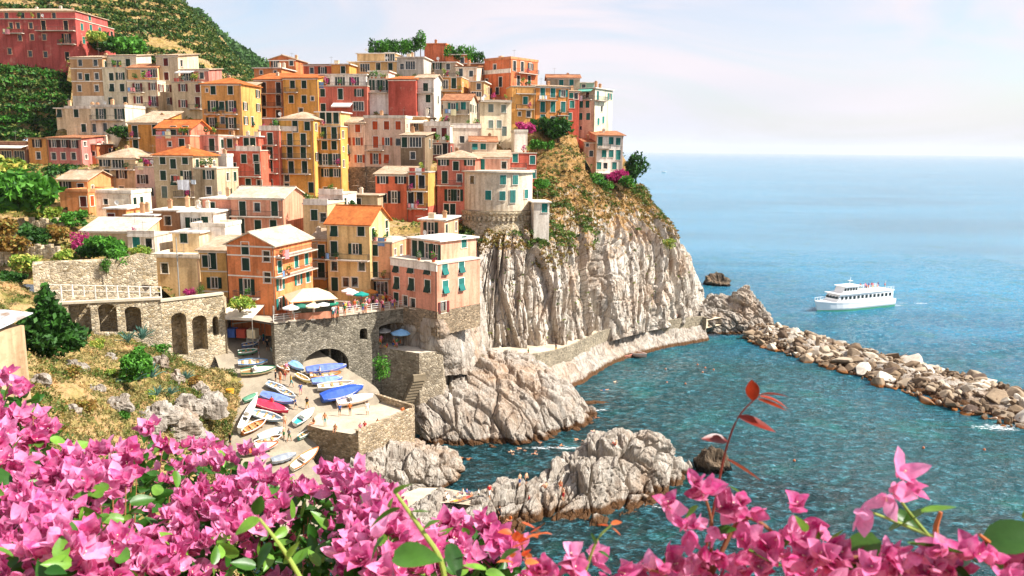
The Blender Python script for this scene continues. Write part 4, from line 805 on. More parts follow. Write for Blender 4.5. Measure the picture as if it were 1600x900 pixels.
ROCKA, ROCKAG = patch('harbour_rock', [
 [(640,640,112),(660,700,104.5),(700,704,103.5),(760,702,104),(830,696,106),(890,680,110),(925,662,115.5),(932,650,119)],
 [(642,620,113),(655,665,106.5),(700,680,105),(760,676,106),(830,668,108),(880,652,111.5),(915,645,116.5),(926,644,120)],
 [(648,600,117),(664,630,110),(710,640,108.5),(770,640,109.5),(830,636,111.5),(872,622,115),(900,628,119),(912,632,122)],
 [(655,585,121),(680,595,117),(725,600,115),(775,605,114),(825,600,116.5),(860,598,120),(885,608,123),(898,615,126)],
 [(664,572,125),(692,568,124),(735,568,123),(780,572,122),(820,572,123),(850,580,127),(868,590,130),(880,600,131)],
 [(670,562,130),(700,560,130),(740,560,130),(790,562,130),(830,566,131),(852,575,132),(868,585,134),(880,592,136)]], 300, 200, cliff_mat('sea'), disp_rock(0.7, 0.3, 0.22, 1.1),
 kind=None, label='big pale layered rock rising from the harbour water below the cliff path', cat='rock')
ROCKB, ROCKBG = patch('foreground_rock', [
 [(600,880,73),(700,880,74),(780,872,75.5),(850,865,77),(920,835,80),(1000,800,85),(1065,775,90),(1085,745,95)],
 [(600,850,76),(700,850,77),(790,840,79),(850,825,81),(920,795,84),(1000,770,88),(1055,750,91.5),(1078,735,96)],
 [(610,820,78.5),(700,815,80),(780,800,82),(850,780,84.5),(920,745,87),(985,725,90),(1040,725,93),(1072,732,97)],
 [(620,805,80),(700,790,82.5),(770,772,85),(840,755,88),(900,712,91),(958,690,93),(1020,690,95),(1062,728,98.5)],
 [(640,795,82),(700,780,84),(765,765,87),(830,755,91),(890,725,95),(945,706,97.5),(1010,712,98.5),(1055,735,100)],
 [(660,790,84),(710,785,85.5),(770,775,89),(830,770,93),(890,745,98),(945,725,101),(1005,730,101.5),(1050,742,101.5)]], 320, 200, cliff_mat('sea'), disp_rock(0.85, -0.5, 0.34, 0.9),
 kind=None, label='long jagged rock with sunbathers in the foreground of the bay', cat='rock')
ROCKC, ROCKCG = patch('quay_rock', [
 [(545,800,81),(600,790,84),(640,780,86.5),(680,768,89),(706,755,91),(722,738,94.5)],
 [(545,770,83),(600,760,86),(640,750,88),(680,740,90),(708,732,92.5),(718,725,95)],
 [(548,735,86),(600,725,88.5),(640,718,90.5),(680,712,92.5),(705,712,95),(714,716,97)],
 [(550,705,90),(600,695,94),(640,696,96),(675,702,97),(700,710,98),(712,716,99)],
 [(560,690,97),(600,680,100),(640,690,102),(675,704,101),(700,712,101),(710,718,101)]], 180, 130, cliff_mat('sea'), disp_rock(0.6, 0.1, 0.4),
 kind=None, label='blocky pale rock under the stone quay at the swimming hole', cat='rock')
ROCKD, ROCKDG = patch('breakwater_root_rock', [
 [(1090,520,171),(1110,520,172),(1140,522,173),(1170,520,174),(1200,520,175),(1212,515,178)],
 [(1092,495,173),(1112,492,174),(1140,490,175),(1168,485,176),(1192,492,178),(1206,500,180)],
 [(1096,475,176),(1116,462,177),(1140,470,178),(1165,452,179),(1184,470,181),(1200,492,183)],
 [(1100,474,180),(1120,460,181),(1142,468,183),(1166,450,184),(1186,470,185),(1200,490,187)],
 [(1105,490,187),(1125,490,188),(1145,490,190),(1168,490,191),(1188,495,192),(1202,500,193)]], 150, 110, cliff_mat('sea'), disp_rock(0.9, 0.9, 0.35),
 kind=None, label='craggy grey brown rock where the breakwater meets the headland', cat='rock')
def lump(name, px, py, z0, r, hgt, mat, label, cat='rock', n=26, seed=0, squash=1.0):
    c = S(px, py, z0); u = np.linspace(0, 2*math.pi, n*2); v = np.linspace(0, math.pi*0.62, n); U, W = np.meshgrid(u, v)
    G = np.stack([np.sin(W)*np.cos(U), np.sin(W)*np.sin(U), np.cos(W)], -1); d = 1+0.35*ridged(G*1.3+seed, 3)+0.15*fbm(G*4+seed, 3)
    d[:, -1] = d[:, 0]; G = G*d[..., None]*np.array([r, r*squash, hgt]); G[0] = G[0, 0]
    o = link(name, np_mesh(name, G.reshape(-1, 3), grid_faces(n, 2*n), mat), loc=c); return tag(o, label, cat)
lump('sea_rock', 1112, 735, -0.3, 2.0, 2.9, cliff_mat('dark'), 'dark wet rock in the water behind the red-leaved stem', seed=3)
lump('sea_rock', 1120, 446, -0.3, 3.6, 3.2, cliff_mat('dark'), 'small dark rock awash off the headland with surf around it', seed=8)
lump('submerged_ledge', 930, 634, -0.5, 2.2, 0.75, cliff_mat('sea'), 'low brown ledge breaking the water off the big harbour rock', seed=12, squash=0.5)
def foam_mat():
    t = NT('sea_foam'); n = t.noise(t.pos((1, 1.6, 1)), 1.6, 7, 0.75); x, y, z = t.sep(t.coord('Generated', rnd=False)); rr = t.math('ADD', t.math('POWER', t.math('ABSOLUTE', t.math('SUBTRACT', x, 0.5)), 2.0), t.math('POWER', t.math('ABSOLUTE', t.math('SUBTRACT', y, 0.5)), 2.0)); a = t.math('SUBTRACT', n, t.math('MULTIPLY', rr, 0.9)); m = t.done('#e8eeee', 0.8, None, 0.2, Alpha=t.ramp(a, [(0.42, 0.0), (0.60, 0.75)])); return m
FOAM = foam_mat()
for px, py, rx, ry in ((1138, 447, 10, 5), (1120, 742, 3.2, 3.0), (985, 790, 5, 1.6), (1570, 668, 7, 3), (1130, 735, 3, 2.5), (930, 640, 3, 1.5), (870, 700, 6, 1.2), (1400, 477, 9, 2.2), (1282, 489, 4, 1.4), (1445, 474, 14, 1.6)):
    c = S(px, py, 0.03); b = MB(); b.poly([(c.x+rx*math.cos(a)*(1+0.2*math.sin(3*a)), c.y+ry*math.sin(a)*(1+0.25*math.cos(2*a)), 0.03) for a in np.linspace(0, 2*math.pi, 28, endpoint=False)])
    tag(b.obj('surf_foam', FOAM), kind='stuff')
# ---------------------------------------------------------------- breakwater boulders
A0, A1 = S(1160, 532, 0), S(1640, 690, 0); B0, B1 = S(1185, 498, 1.0), S(1640, 612, 1.0)
core, _ = patch('breakwater_core', [[tuple(A0+Vector((0, -1, -1))), tuple((A0+A1)/2+Vector((0, -1, -1))), tuple(A1+Vector((0, -1, -1)))],
   [tuple(A0*0.5+B0*0.5+Vector((0, 0, 1.3))), tuple((A0+A1+B0+B1)/4+Vector((0, 0, 1.2))), tuple(A1*0.5+B1*0.5+Vector((0, 0, 0.7)))],
   [tuple(B0+Vector((0, 2, -2))), tuple((B0+B1)/2+Vector((0, 2, -2))), tuple(B1+Vector((0, 2, -2)))]], 140, 30, cliff_mat('sea'), lambda G, N: G+N*(0.5*fbm(G*0.6, 4))[..., None], world_pts=True)
def boulder_mesh(seed):
    r = random.Random(seed); bm = bmesh.new()
    for _ in range(15):
        v = Vector((r.gauss(0, 1), r.gauss(0, 1), r.gauss(0, 1))).normalized(); k = max(abs(v.x), abs(v.y), abs(v.z)); bm.verts.new(v*(0.55+0.45/k*0.9)*r.uniform(0.85, 1.05))
    g = bmesh.ops.convex_hull(bm, input=bm.verts); bmesh.ops.delete(bm, geom=[e for e in g['geom_interior'] if isinstance(e, bmesh.types.BMVert)], context='VERTS')
    bmesh.ops.bevel(bm, geom=bm.edges[:], offset=0.05, segments=1, affect='EDGES'); bmesh.ops.recalc_face_normals(bm, faces=bm.faces)
    me = bpy.data.meshes.new('boulder'); bm.to_mesh(me); bm.free(); return me
def boulder_mat():
    t = NT('breakwater_boulder'); v = t.coord(); n = t.noise(v, 1.4, 5, 0.65); f = t.noise(v, 5, 5, 0.7)
    base = t.ramp(t.rand(), [(0.0, '#54443a'), (0.3, '#857058'), (0.6, '#ab9880'), (0.8, '#bfb09a'), (1.0, '#cfc4b4')])
    col = t.mix(0.8, base, t.ramp(n, [(0.3, 0.55), (0.6, 1.12)]), 'MULTIPLY'); z = t.sep(t.pos())[2]
    col = t.mix(t.ramp(t.math('ADD', t.math('MULTIPLY', z, 0.6), t.math('MULTIPLY', n, 0.5)), [(0.35, 1), (0.62, 0)]), col, '#8a5526')
    col = t.mix(0.6, col, t.ramp(f, [(0.3, 0.6), (0.6, 1.1)]), 'MULTIPLY'); return t.done(col, 0.9, t.bump(f, 0.6, 0.08), 0.2)
BMAT = boulder_mat(); BM = [boulder_mesh(k) for k in range(12)]
for m in BM: m.materials.append(BMAT)
rb = random.Random(5); pts = []
tries = 0
while len(pts) < 300 and tries < 40000:
    tries += 1; t = rb.random(); u = rb.random()
    p = (A0*(1-t)+A1*t)*(1-u)+(B0*(1-t)+B1*t)*u; sz = rb.choice([0.5, 0.6, 0.75, 0.9, 1.05, 1.3, 1.7]) * (1.12 if t > 0.45 else 0.95)
    prof = math.sin(math.pi*min(max(u*0.9+0.05, 0), 1)); z = -0.25+prof*(2.2-0.8*t)+rb.uniform(-0.2, 0.3)
    if any((p.x-q[0])**2+(p.y-q[1])**2 < (0.50*(sz+q[3]))**2 for q in pts): continue
    pts.append((p.x, p.y, z, sz))
for x, y, z, sz in pts:
    o = link('breakwater_boulder', BM[rb.randrange(12)], None, (x, y, z), (rb.uniform(-0.5, 0.5), rb.uniform(-0.5, 0.5), rb.uniform(0, 6.28)), (sz*rb.uniform(0.9, 1.6), sz*rb.uniform(0.75, 1.1), sz*rb.uniform(0.55, 0.9)))
    tag(o, 'angular quarried boulder piled in the breakwater across the bay', 'boulder', 'boulders of the breakwater')

V_, F_, nb_ = [], [], 0                       # small rubble packed between the big blocks
SM = [boulder_mesh(k+50) for k in range(4)]
for k in range(900):
    t = rb.random(); u = rb.uniform(0.02, 0.98); p = (A0*(1-t)+A1*t)*(1-u)+(B0*(1-t)+B1*t)*u; prof = math.sin(math.pi*min(max(u*0.9+0.05, 0), 1)); z = -0.3+prof*(1.9-0.7*t)+rb.uniform(-0.2, 0.35); sz = rb.uniform(0.25, 0.6)
    Mx = Matrix.Translation((p.x, p.y, z)) @ Euler((rb.uniform(0, 6), rb.uniform(0, 6), rb.uniform(0, 6))).to_matrix().to_4x4() @ Matrix.Diagonal((sz*1.4, sz, sz*0.8, 1)); m = SM[k % 4]
    V_ += [tuple(Mx @ v.co) for v in m.vertices]; F_ += [tuple(i+nb_ for i in q.vertices) for q in m.polygons]; nb_ += len(m.vertices)
me = bpy.data.meshes.new('breakwater_rubble'); me.from_pydata(V_, [], F_); me.update(); me.materials.append(BMAT); tag(link('breakwater_rubble', me), kind='stuff')
# ---------------------------------------------------------------- harbour ramp, piazza, walls
def RP(px, py, lift=0.0):                     # point of the boat ramp seen at (px,py): z = 12 + .375(y-106) - .2(x+30)
    v = ray(px, py); t = (12-39.75-6-40+lift)/(v.z-0.375*v.y+0.2*v.x); return CAMP+v*t
patch('boat_ramp', [[tuple(RP(*q)) for q in r] for r in [
 [(300,505),(350,505),(395,505),(440,508),(470,530)], [(330,545),(360,550),(420,555),(490,570),(545,578)], [(345,590),(375,597),(450,600),(520,600),(592,612)],
 [(340,640),(375,645),(430,650),(480,650),(575,650)], [(320,700),(360,710),(420,715),(462,715),(490,708)], [(360,790),(410,790),(450,790),(500,780),(535,760)], [(420,860),(470,860),(520,850),(570,840),(600,830)]]],
 80, 110, concrete('#9c8f7b'), lambda G, N: G+np.array([0, 0, 1.0])*(0.10*fbm(G*0.5, 4))[..., None], world_pts=True, smooth=True)
def prism(name, pts, z0, z1, mat, top=None, **k):
    b = MB(); n = len(pts); lo = [(p[0], p[1], z0) for p in pts]; hi = [(p[0], p[1], z1) for p in pts]
    for i in range(n): b.poly([lo[i], lo[(i+1) % n], hi[(i+1) % n], hi[i]])
    b.mi = 1 if top else 0; b.poly(hi)
    return b.obj(name, [mat, top] if top else mat, **k)
ST = stone('#cbb598', '#96805f'); ST2 = stone('#cabba2', '#9a8a72', 2.6, 1.6)
QZ = 7.2
qp = [S(480, 664, QZ), S(505, 671, QZ), S(560, 680, QZ), S(648, 643, QZ), S(572, 619, QZ), S(540, 628, QZ), S(498, 645, QZ)]
quay = empty('stone_quay', (qp[2].x, qp[2].y, 0), 0, 'stone quay platform with pale paved top beside the swimming hole', 'quay')
o = prism('quay_wall', [p-quay.location for p in qp], -2, QZ, ST, concrete('#bfb098')); o.parent = quay
for i, j in ((2, 3), (3, 4)):                 # low parapets
    a, c = qp[i], qp[j]; d = (c-a); L = Vector((d.x, d.y, 0)).length; Mx = Matrix.Translation(a-quay.location) @ Matrix.Rotation(math.atan2(d.y, d.x), 4, 'Z')
    b = MB(); b.box(0, L, 0.02, 0.42, 0, 0.55 if i == 2 else 0.9, Mx); o = b.obj('parapet', ST); o.parent = quay
# piazza terrace on its arched stone wall
PZ = 17.3
wl0, wl1 = S(428, 506, PZ), S(657, 479, PZ)
def arch_wall(name, p0, p1, z0, z1, holes, mat, t=1.2, back=None, parent=None):
    """wall from p0 to p1 (plan) with arched openings (u centre, width, sill z, spring z, rise)"""
    d = Vector((p1.x-p0.x, p1.y-p0.y, 0)); L = d.length; b = MB(); xs = set(np.linspace(0, L, max(8, int(L/1.2))).tolist())
    for u, w, zs, sp, ri in holes: xs |= set(np.linspace(u-w/2, u+w/2, 15).tolist())
    xs = sorted(x for x in xs if 0 <= x <= L)
    def hole(x):
        for h in holes:
            if abs(x-h[0]) < h[1]/2: return h
    def top(h, x): k = max(0.0, 1-((x-h[0])/(h[1]/2))**2); return h[3]+h[4]*math.sqrt(k)
    for a, c in zip(xs, xs[1:]):
        h = hole((a+c)/2)
        if not h: b.poly([(a, 0, z0), (c, 0, z0), (c, 0, z1), (a, 0, z1)]); continue
        ta, tc = top(h, a), top(h, c)
        b.poly([(a, 0, ta), (c, 0, tc), (c, 0, z1), (a, 0, z1)])
        if h[2] > z0: b.poly([(a, 0, z0), (c, 0, z0), (c, 0, h[2]), (a, 0, h[2])]); b.poly([(a, 0, h[2]), (c, 0, h[2]), (c, t, h[2]), (a, t, h[2])])
        b.poly([(a, 0, ta), (c, 0, tc), (c, t, tc), (a, t, ta)])
    for u, w, zs, sp, ri in holes:
        for x in (u-w/2, u+w/2): b.poly([(x, 0, max(zs, z0)), (x, t, max(zs, z0)), (x, t, sp), (x, 0, sp)])
    b.poly([(0, 0, z1), (L, 0, z1), (L, t, z1), (0, t, z1)]); b.poly([(0, t, z0), (0, 0, z0), (0, 0, z1), (0, t, z1)]); b.poly([(L, 0, z0), (L, t, z0), (L, t, z1), (L, 0, z1)])
    me = bpy.data.meshes.new(name); me.from_pydata(b.v, [], b.f); me.update(); me.materials.append(mat)
    o = link(name, me, parent, (p0.x, p0.y, 0), (0, 0, math.atan2(d.y, d.x)))
    if back:
        q = MB(); q.box(0.2, L-0.2, t+back, t+back+0.3, z0, z1-0.2); qq = q.obj('inner_wall', mat, o)
        for k, h in enumerate(holes):          # side walls make each vault a room
            q = MB(); q.box(h[0]-h[1]/2-0.5, h[0]-h[1]/2-0.2, t, t+back, z0, z1-0.3); q.box(h[0]+h[1]/2+0.2, h[0]+h[1]/2+0.5, t, t+back, z0, z1-0.3); q.box(h[0]-h[1]/2-0.2, h[0]+h[1]/2+0.2, t, t+back, h[3]+h[4]+0.1, h[3]+h[4]+0.4); q.obj('vault', mat, o)
    return o
wd = Vector((wl1.x-wl0.x, wl1.y-wl0.y, 0)); wL = wd.length; wang = math.atan2(wd.y, wd.x)
def on_wall(px, py, p0=None, d=None):
    p0 = p0 or wl0; d = (d or wd).normalized(); n = Vector((-d.y, d.x, 0)); v = ray(px, py); o_ = CAMP-Vector((p0.x, p0.y, 0)); t = -o_.dot(n)/v.dot(n); q = o_+v*t; return q.dot(d), q.z
def hole_px(x0, x1, ytop, ysp, ysill, p0=None, d=None):
    u0, z_sp = on_wall(x0, ysp, p0, d); u1, _ = on_wall(x1, ysp, p0, d); um, zt = on_wall((x0+x1)/2, ytop, p0, d); _, zs = on_wall((x0+x1)/2, ysill, p0, d); return ((u0+u1)/2, u1-u0, zs, z_sp, max(0.05, zt-z_sp))
PIAZZA = empty('piazza_terrace', (0, 0, 0), 0, 'raised piazza on an arched stone wall with railing above the boat ramp', 'terrace')
hs = [hole_px(471, 545, 545, 578, 590), hole_px(458, 504, 526, 531, 546), hole_px(524, 535, 519, 524, 537), hole_px(562, 574, 513, 518, 531), hole_px(592, 636, 505, 512, 548)]
hs[1] = hs[1][:4]+(0.35,)
hs = [hs[0], hs[2], hs[3], hs[4]]
o = arch_wall('arched_wall', wl0, wl1, 5, PZ, hs, stone('#a99f8c', '#6f6757', 2.6, 1.7, '#8d8472'), 1.2, 5.0, PIAZZA)
b = MB(); n_in = Vector((-wd.y, wd.x, 0)).normalized()
deck = [wl0, wl1, Vector((-6, 122, 0)), Vector((-14, 132, 0)), Vector((-30, 130, 0)), Vector((-46, 118, 0)), Vector((-37, 106, 0))]
b.poly([(p.x, p.y, PZ+0.06) for p in deck]); b.poly([(p.x, p.y, PZ-0.2) for p in deck]); b.obj('paving', concrete('#b3a48e'), PIAZZA)
b = MB(); b.box(0, wL, -0.12, 0.35, PZ+0.01, PZ+0.2); b.obj('coping', concrete('#c9bba4'), PIAZZA, loc=(wl0.x, wl0.y, 0), rot=(0, 0, wang))
b = MB()
for k in range(int(wL/1.4)+1): x = min(k*1.4, wL); b.box(x-0.04, x+0.04, 0.06, 0.14, PZ+0.2, PZ+1.2)
for zz in (0.55, 0.85, 1.15): b.box(0, wL, 0.075, 0.125, PZ+zz, PZ+zz+0.05)
b.obj('railing', paint('#d9d2c6'), PIAZZA, loc=(wl0.x, wl0.y, 0), rot=(0, 0, wang))
# lower bathing terrace right of the vaults, and its stair
lt = [S(583, 541, 12), S(655, 552, 12), S(692, 548, 12), S(700, 535, 12), S(640, 515, 12), S(592, 522, 12)]
o = prism('bathing_terrace', lt, -1, 12, ST2, concrete('#cbbda8')); tag(o, 'high shaded retaining wall carrying the bathing terrace by the cliff', 'terrace')
stair = empty('stone_stair', S(652, 590, 8.5), 0, 'narrow stone stair climbing from the rocks to the bathing terrace', 'stair')
p0, p1 = S(655, 585, 9.0), S(628, 645, 3.2)
for k in range(14):
    c = p0.lerp(p1, k/13)-stair.location; b = MB(); b.box(-0.9, 0.9, -0.28, 0.28, -0.9, 0.0); bo = b.obj('step', concrete('#8f8068'), stair, loc=c, rot=(0, 0, R(25)))
patch('terrace_rock', [[(585,492,118),(640,494,113),(683,500,108.5),(712,492,115),(735,470,126),(750,440,140)],[(585,510,117),(640,512,112.5),(686,516,109),(716,512,114),(742,500,125),(758,470,138)],[(585,545,115),(640,548,112),(690,550,109.5),(722,552,114),(750,550,124),(765,530,136)],[(585,600,112),(640,600,110),(690,590,111),(728,585,115),(755,590,124),(770,570,134)]], 90, 60, cliff_mat('sea'), lambda G, N: G+N*(0.5*ridged(G*0.4, 4))[..., None])
# cliff-foot path with parapet
pp = [(640,549,9.2),(668,551,8.8),(700,556,7.6),(740,560,6.8),(790,563,6.2),(845,558,5.8),(885,548,5.4),(920,532,5.2),(950,520,5.0),(1000,511,4.6),(1050,505,4.2),(1092,500,4.0),(1104,502,3.8)]
C = np.array([tuple(S(*q)) for q in pp]); C = catmull(C, 90, 0); T = np.gradient(C, axis=0); T[:, 2] = 0; T /= np.linalg.norm(T, axis=1, keepdims=True); Nn = np.stack([-T[:, 1], T[:, 0], 0*T[:, 0]], 1)
def ribbon(name, prof, mat, parent=None):
    """sweep a closed profile (offset inward, z) along the path"""
    b = MB(); secs = []
    for c, n in zip(C, Nn): secs.append([(c[0]+n[0]*q[0], c[1]+n[1]*q[0], (c[2]+q[1]) if q[1] > -50 else q[1]+99) for q in prof])
    b.loft(secs); return b.obj(name, mat, parent)
o = ribbon('cliff_path', [(0, -1.6), (9, -1.6), (9, 0), (0, 0)], concrete('#cdbba0')); tag(o, kind='structure')
o = ribbon('path_wall', [(-0.45, -100.5), (0.0, -100.5), (0.0, 0.85), (-0.4, 0.85)], stone('#b0a38c', '#857863', 2.4, 1.6, '#a0937d')); tag(o, 'curving stone parapet wall of the path along the cliff foot', 'wall')
ledge_rows = []
for k in np.linspace(3, 89, 14).astype(int):
    c, n = C[k], Nn[k]; ledge_rows.append([tuple(c-n*3.4+np.array([0, 0, -c[2]-1.2])), tuple(c-n*2.7+np.array([0, 0, -c[2]+0.6])), tuple(c-n*1.4+np.array([0, 0, -0.62*c[2]])), tuple(c-n*0.2+np.array([0, 0, -0.30*c[2]]))])
patch('shore_ledge', ledge_rows, 14, 160, cliff_mat('sea'), lambda G, N: G+(N*np.sign(N[..., 2:3]+1e-6))*(0.55*ridged(G*0.5, 4))[..., None], world_pts=True)
# ---------------------------------------------------------------- stone arcade on the left
r0, r1, r2 = P(40, 470, 93.5), P(252, 475, 98.5), P(350, 488, 104)
d1, d2 = Vector((r1.x-r0.x, r1.y-r0.y, 0)), Vector((r2.x-r1.x, r2.y-r1.y, 0))
ARC = empty('stone_arcade', (r1.x, r1.y, 14), 0, 'long rubble stone retaining wall with arched niches below the road', 'wall')
STA = stone('#d8c6a8', '#a8916c', 2.4, 1.5, '#c9b99e')
ha = [hole_px(106, 141, 471, 481, 520, r0, d1), hole_px(152, 182, 475, 484, 520, r0, d1), hole_px(194, 220, 479, 487, 520, r0, d1)]
hb = [hole_px(267, 291, 489, 499, 557, r1, d2), hole_px(300, 323, 493, 502, 548, r1, d2), hole_px(332, 341, 494, 500, 524, r1, d2)]
zt = P(252, 468, 98.5).z
for nm, a, c, hh, top in (('arcade_wall', r0, r1, ha, zt), ('arcade_wall', r1, r2, hb, zt-0.3)):
    o = arch_wall(nm, a, c, 4, top, hh, STA, 0.9, 1.6); o.parent = ARC; o.matrix_parent_inverse = Matrix.Translation(-Vector(ARC.location))
    L = Vector((c.x-a.x, c.y-a.y, 0)).length; b = MB(); b.box(-0.1, L+0.05, -0.15, 0.7, top+0.003, top+0.28); q = b.obj('coping', concrete('#cfc0a6')); q.parent = ARC; q.location = (a.x-ARC.location.x, a.y-ARC.location.y, -ARC.location.z); q.rotation_euler = (0, 0, math.atan2(c.y-a.y, c.x-a.x))
# flank of the arcade, sloping down beside the ramp
b = MB(); e0 = P(350, 488, 104); e1 = P(360, 500, 112); b.hexa([(e0.x-0.4, e0.y, 2), (e0.x+0.6, e0.y-0.2, 2), (e1.x+0.6, e1.y, 2), (e1.x-0.4, e1.y, 2), (e0.x-0.4, e0.y, zt-0.35), (e0.x, e0.y, zt-0.35), (e1.x, e1.y, zt-2.4), (e1.x-0.4, e1.y, zt-2.4)])
b.obj('flank_wall', STA).parent = ARC; ARC.children[-1].location = -Vector(ARC.location)
q0, q1 = P(52, 436, 99), P(246, 438, 105)
L = (q1-q0).length; b = MB(); zt2 = P(150, 402, 104).z
uu = np.linspace(0, L, 60); G = np.zeros((14, 60, 3)); zz = np.linspace(15, 0, 14)
for i in range(14): G[i, :, 0] = uu; G[i, :, 2] = zt2-14*(i/13)+(1-i/13)*0.8*fbm(np.stack([uu*0.35, 0*uu, 0*uu], -1), 3); G[i, :, 1] = -0.12*i*0.6
G[..., 1] += 0.12*fbm(G*1.2, 3)
b = np_mesh('rubble_wall', np.concatenate([G, np.broadcast_to(np.stack([uu, 0*uu+1.2, 0*uu+zt2-0.1], -1), (1, 60, 3))[::1]], 0)[[14]+list(range(14))].reshape(-1, 3), grid_faces(15, 60), STA)
o = link('rubble_wall', b, None, (q0.x, q0.y, 0), (0, 0, math.atan2(q1.y-q0.y, q1.x-q0.x))); tag(o, 'uneven dry stone garden wall above the arcade road', 'wall')
g0, g1 = P(78, 463, 95.5), P(252, 466, 99.5); RAIL = empty('road_railing', g0, 0, 'white post railing along the road on top of the stone arcade', 'railing'); n = 11
for k in range(n):
    c = g0.lerp(g1, k/(n-1))-g0; b = MB(); b.box(-0.06, 0.06, -0.06, 0.06, -0.6, 1.5); b.obj('post', paint('#e6e0d4'), RAIL, loc=c)
for hz in (0.75, 1.45):
    b = MB(); b.tube([(0, 0, hz), tuple(g1-g0+Vector((0, 0, hz)))], 0.035, 5); b.obj('rail', paint('#e6e0d4'), RAIL)
# ---------------------------------------------------------------- round bastion house
bc = P(777, 300, 155.0); br = 6.75; bz = P(777, 330, 148.3).z; bt = P(777, 270, 148.3).z
BAS = empty('bastion_house', (bc.x, bc.y, bz), 0, 'round grey white bastion house with teal windows on a corbelled stone base', 'house', 'houses of the hillside village')
def cyl(b, r0, r1, z0, z1, n=40):
    b.loft([[(r0*math.cos(2*math.pi*k/n), r0*math.sin(2*math.pi*k/n), z0) for k in range(n)], [(r1*math.cos(2*math.pi*k/n), r1*math.sin(2*math.pi*k/n), z1) for k in range(n)]])
hB = bt-bz
b = MB(); cyl(b, br, br, 0, hB); b.obj('wall', plaster('#d3c4ac', 1.3), BAS)
b = MB(); cyl(b, br+0.45, br+0.45, hB+0.004, hB+0.3, 48); b.obj('roof_slab', concrete('#c9bda9'), BAS)
b = MB(); cyl(b, br+0.25, br+0.5, -1.0, -0.45); cyl(b, br+0.5, br+0.5, -0.447, -0.1); b.obj('corbel_ring', STA, BAS)
b = MB(); cyl(b, br+1.0, br+0.2, -6.6, -1.003, 48); b.obj('stone_base', STA, BAS)
for k in range(26):
    a = math.pi+math.pi*k/25; q = MB(); q.box(-0.22, 0.22, -0.35, 0.0, -0.8, 0); q.obj('corbel', STA, BAS, loc=((br+0.3)*math.cos(a), (br+0.3)*math.sin(a), -1.0), rot=(0, 0, a+math.pi/2))
# flat sunlit right-hand half of the bastion house
def bastion_win(kind, px, py, sh='t'):
    v = ray(px, py); o_ = CAMP-bc; A = v.x**2+v.y**2; Bq = v.x*o_.x+v.y*o_.y; Cq = o_.x**2+o_.y**2-(br+0.02)**2; dd = Bq*Bq-A*Cq
    if dd < 0: return
    t = (-Bq-math.sqrt(dd))/A; p = CAMP+v*t-BAS.location; a = math.atan2(p.y, p.x); w, h_ = SIZE[kind]; fr, kids = win_meshes(kind, w, h_, sh, TRIM)
    o = link('window', fr, BAS, (p.x+0.05*math.cos(a), p.y+0.05*math.sin(a), p.z), (0, 0, a+math.pi/2))
    q = MB(); q.box(-w/2, w/2, -0.05, 0.2, -h_/2, h_/2); bk = mcache(('bk', kind), lambda: q.mesh('recess', paint('#3a302a')));
    for n_, m_ in kids: link(n_, m_, o, loc=(0, -0.14, 0))
for a in (('k', 738, 281, 'k'), ('c', 763, 305), ('c', 786, 281), ('c', 785, 306), ('c', 805, 281), ('d', 801, 307), ('c', 822, 303)): bastion_win(*a)
H('plain white turret with one teal shutter right of the round bastion', 834, 858, 317, 372, 149, '#e9dfd0', yaw=8, d=6, roof='slab', sh='t', win='c851,325', chim=0, pipe=0)
# ---------------------------------------------------------------- foliage
def leaf_cloud(pts, size, aspect=0.55, up=0.0, jitter=0.35):
    n = len(pts); a = RNG.normal(size=(n, 3)); a[:, 2] += up; a /= np.linalg.norm(a, axis=1, keepdims=True); b_ = RNG.normal(size=(n, 3)); b_ -= a*(a*b_).sum(1, keepdims=True); b_ /= np.linalg.norm(b_, axis=1, keepdims=True)
    s = size*(1+jitter*RNG.uniform(-1, 1, (n, 1))); A = a*s; B = b_*s*aspect
    V = np.stack([pts-A, pts+B*0.9-A*0.1, pts+A, pts-B*0.9-A*0.1], 1).reshape(-1, 3); F = np.arange(n*4).reshape(n, 4); return V, F
def blob_points(blobs, n, shell=0.55):
    vol = np.array([b[3]**2 if len(b) == 4 else (b[3]*b[4]+b[4]*b[5]) for b in blobs]); pick = RNG.choice(len(blobs), n, p=vol/vol.sum()); out = np.zeros((n, 3))
    d = RNG.normal(size=(n, 3)); d /= np.linalg.norm(d, axis=1, keepdims=True); r = shell+(1-shell)*RNG.random((n, 1))**0.6
    for k, b in enumerate(blobs):
        m = pick == k; rr = np.array([b[3]]*3) if len(b) == 4 else np.array(b[3:6]); rad = r[m]*(1+0.28*vnoise(d[m]*2.3+k*5.1))[:, None]; out[m] = np.array(b[:3])+d[m]*rr*rad
    return out
F_DARK = lambda: foliage('#1c3a14', '#3f6e24'); F_MID = lambda: foliage('#2f5f1c', '#5f9a30'); F_LIGHT = lambda: foliage('#5d8026', '#9bb245', '#c7b65a'); F_DRY = lambda: foliage('#7a5a24', '#b58a45', '#6f7a34'); F_MAG = lambda: foliage('#a81f63', '#d9508f', '#8a2a5a', 0.35); F_AGAVE = lambda: foliage('#5d8474', '#93b3a0')
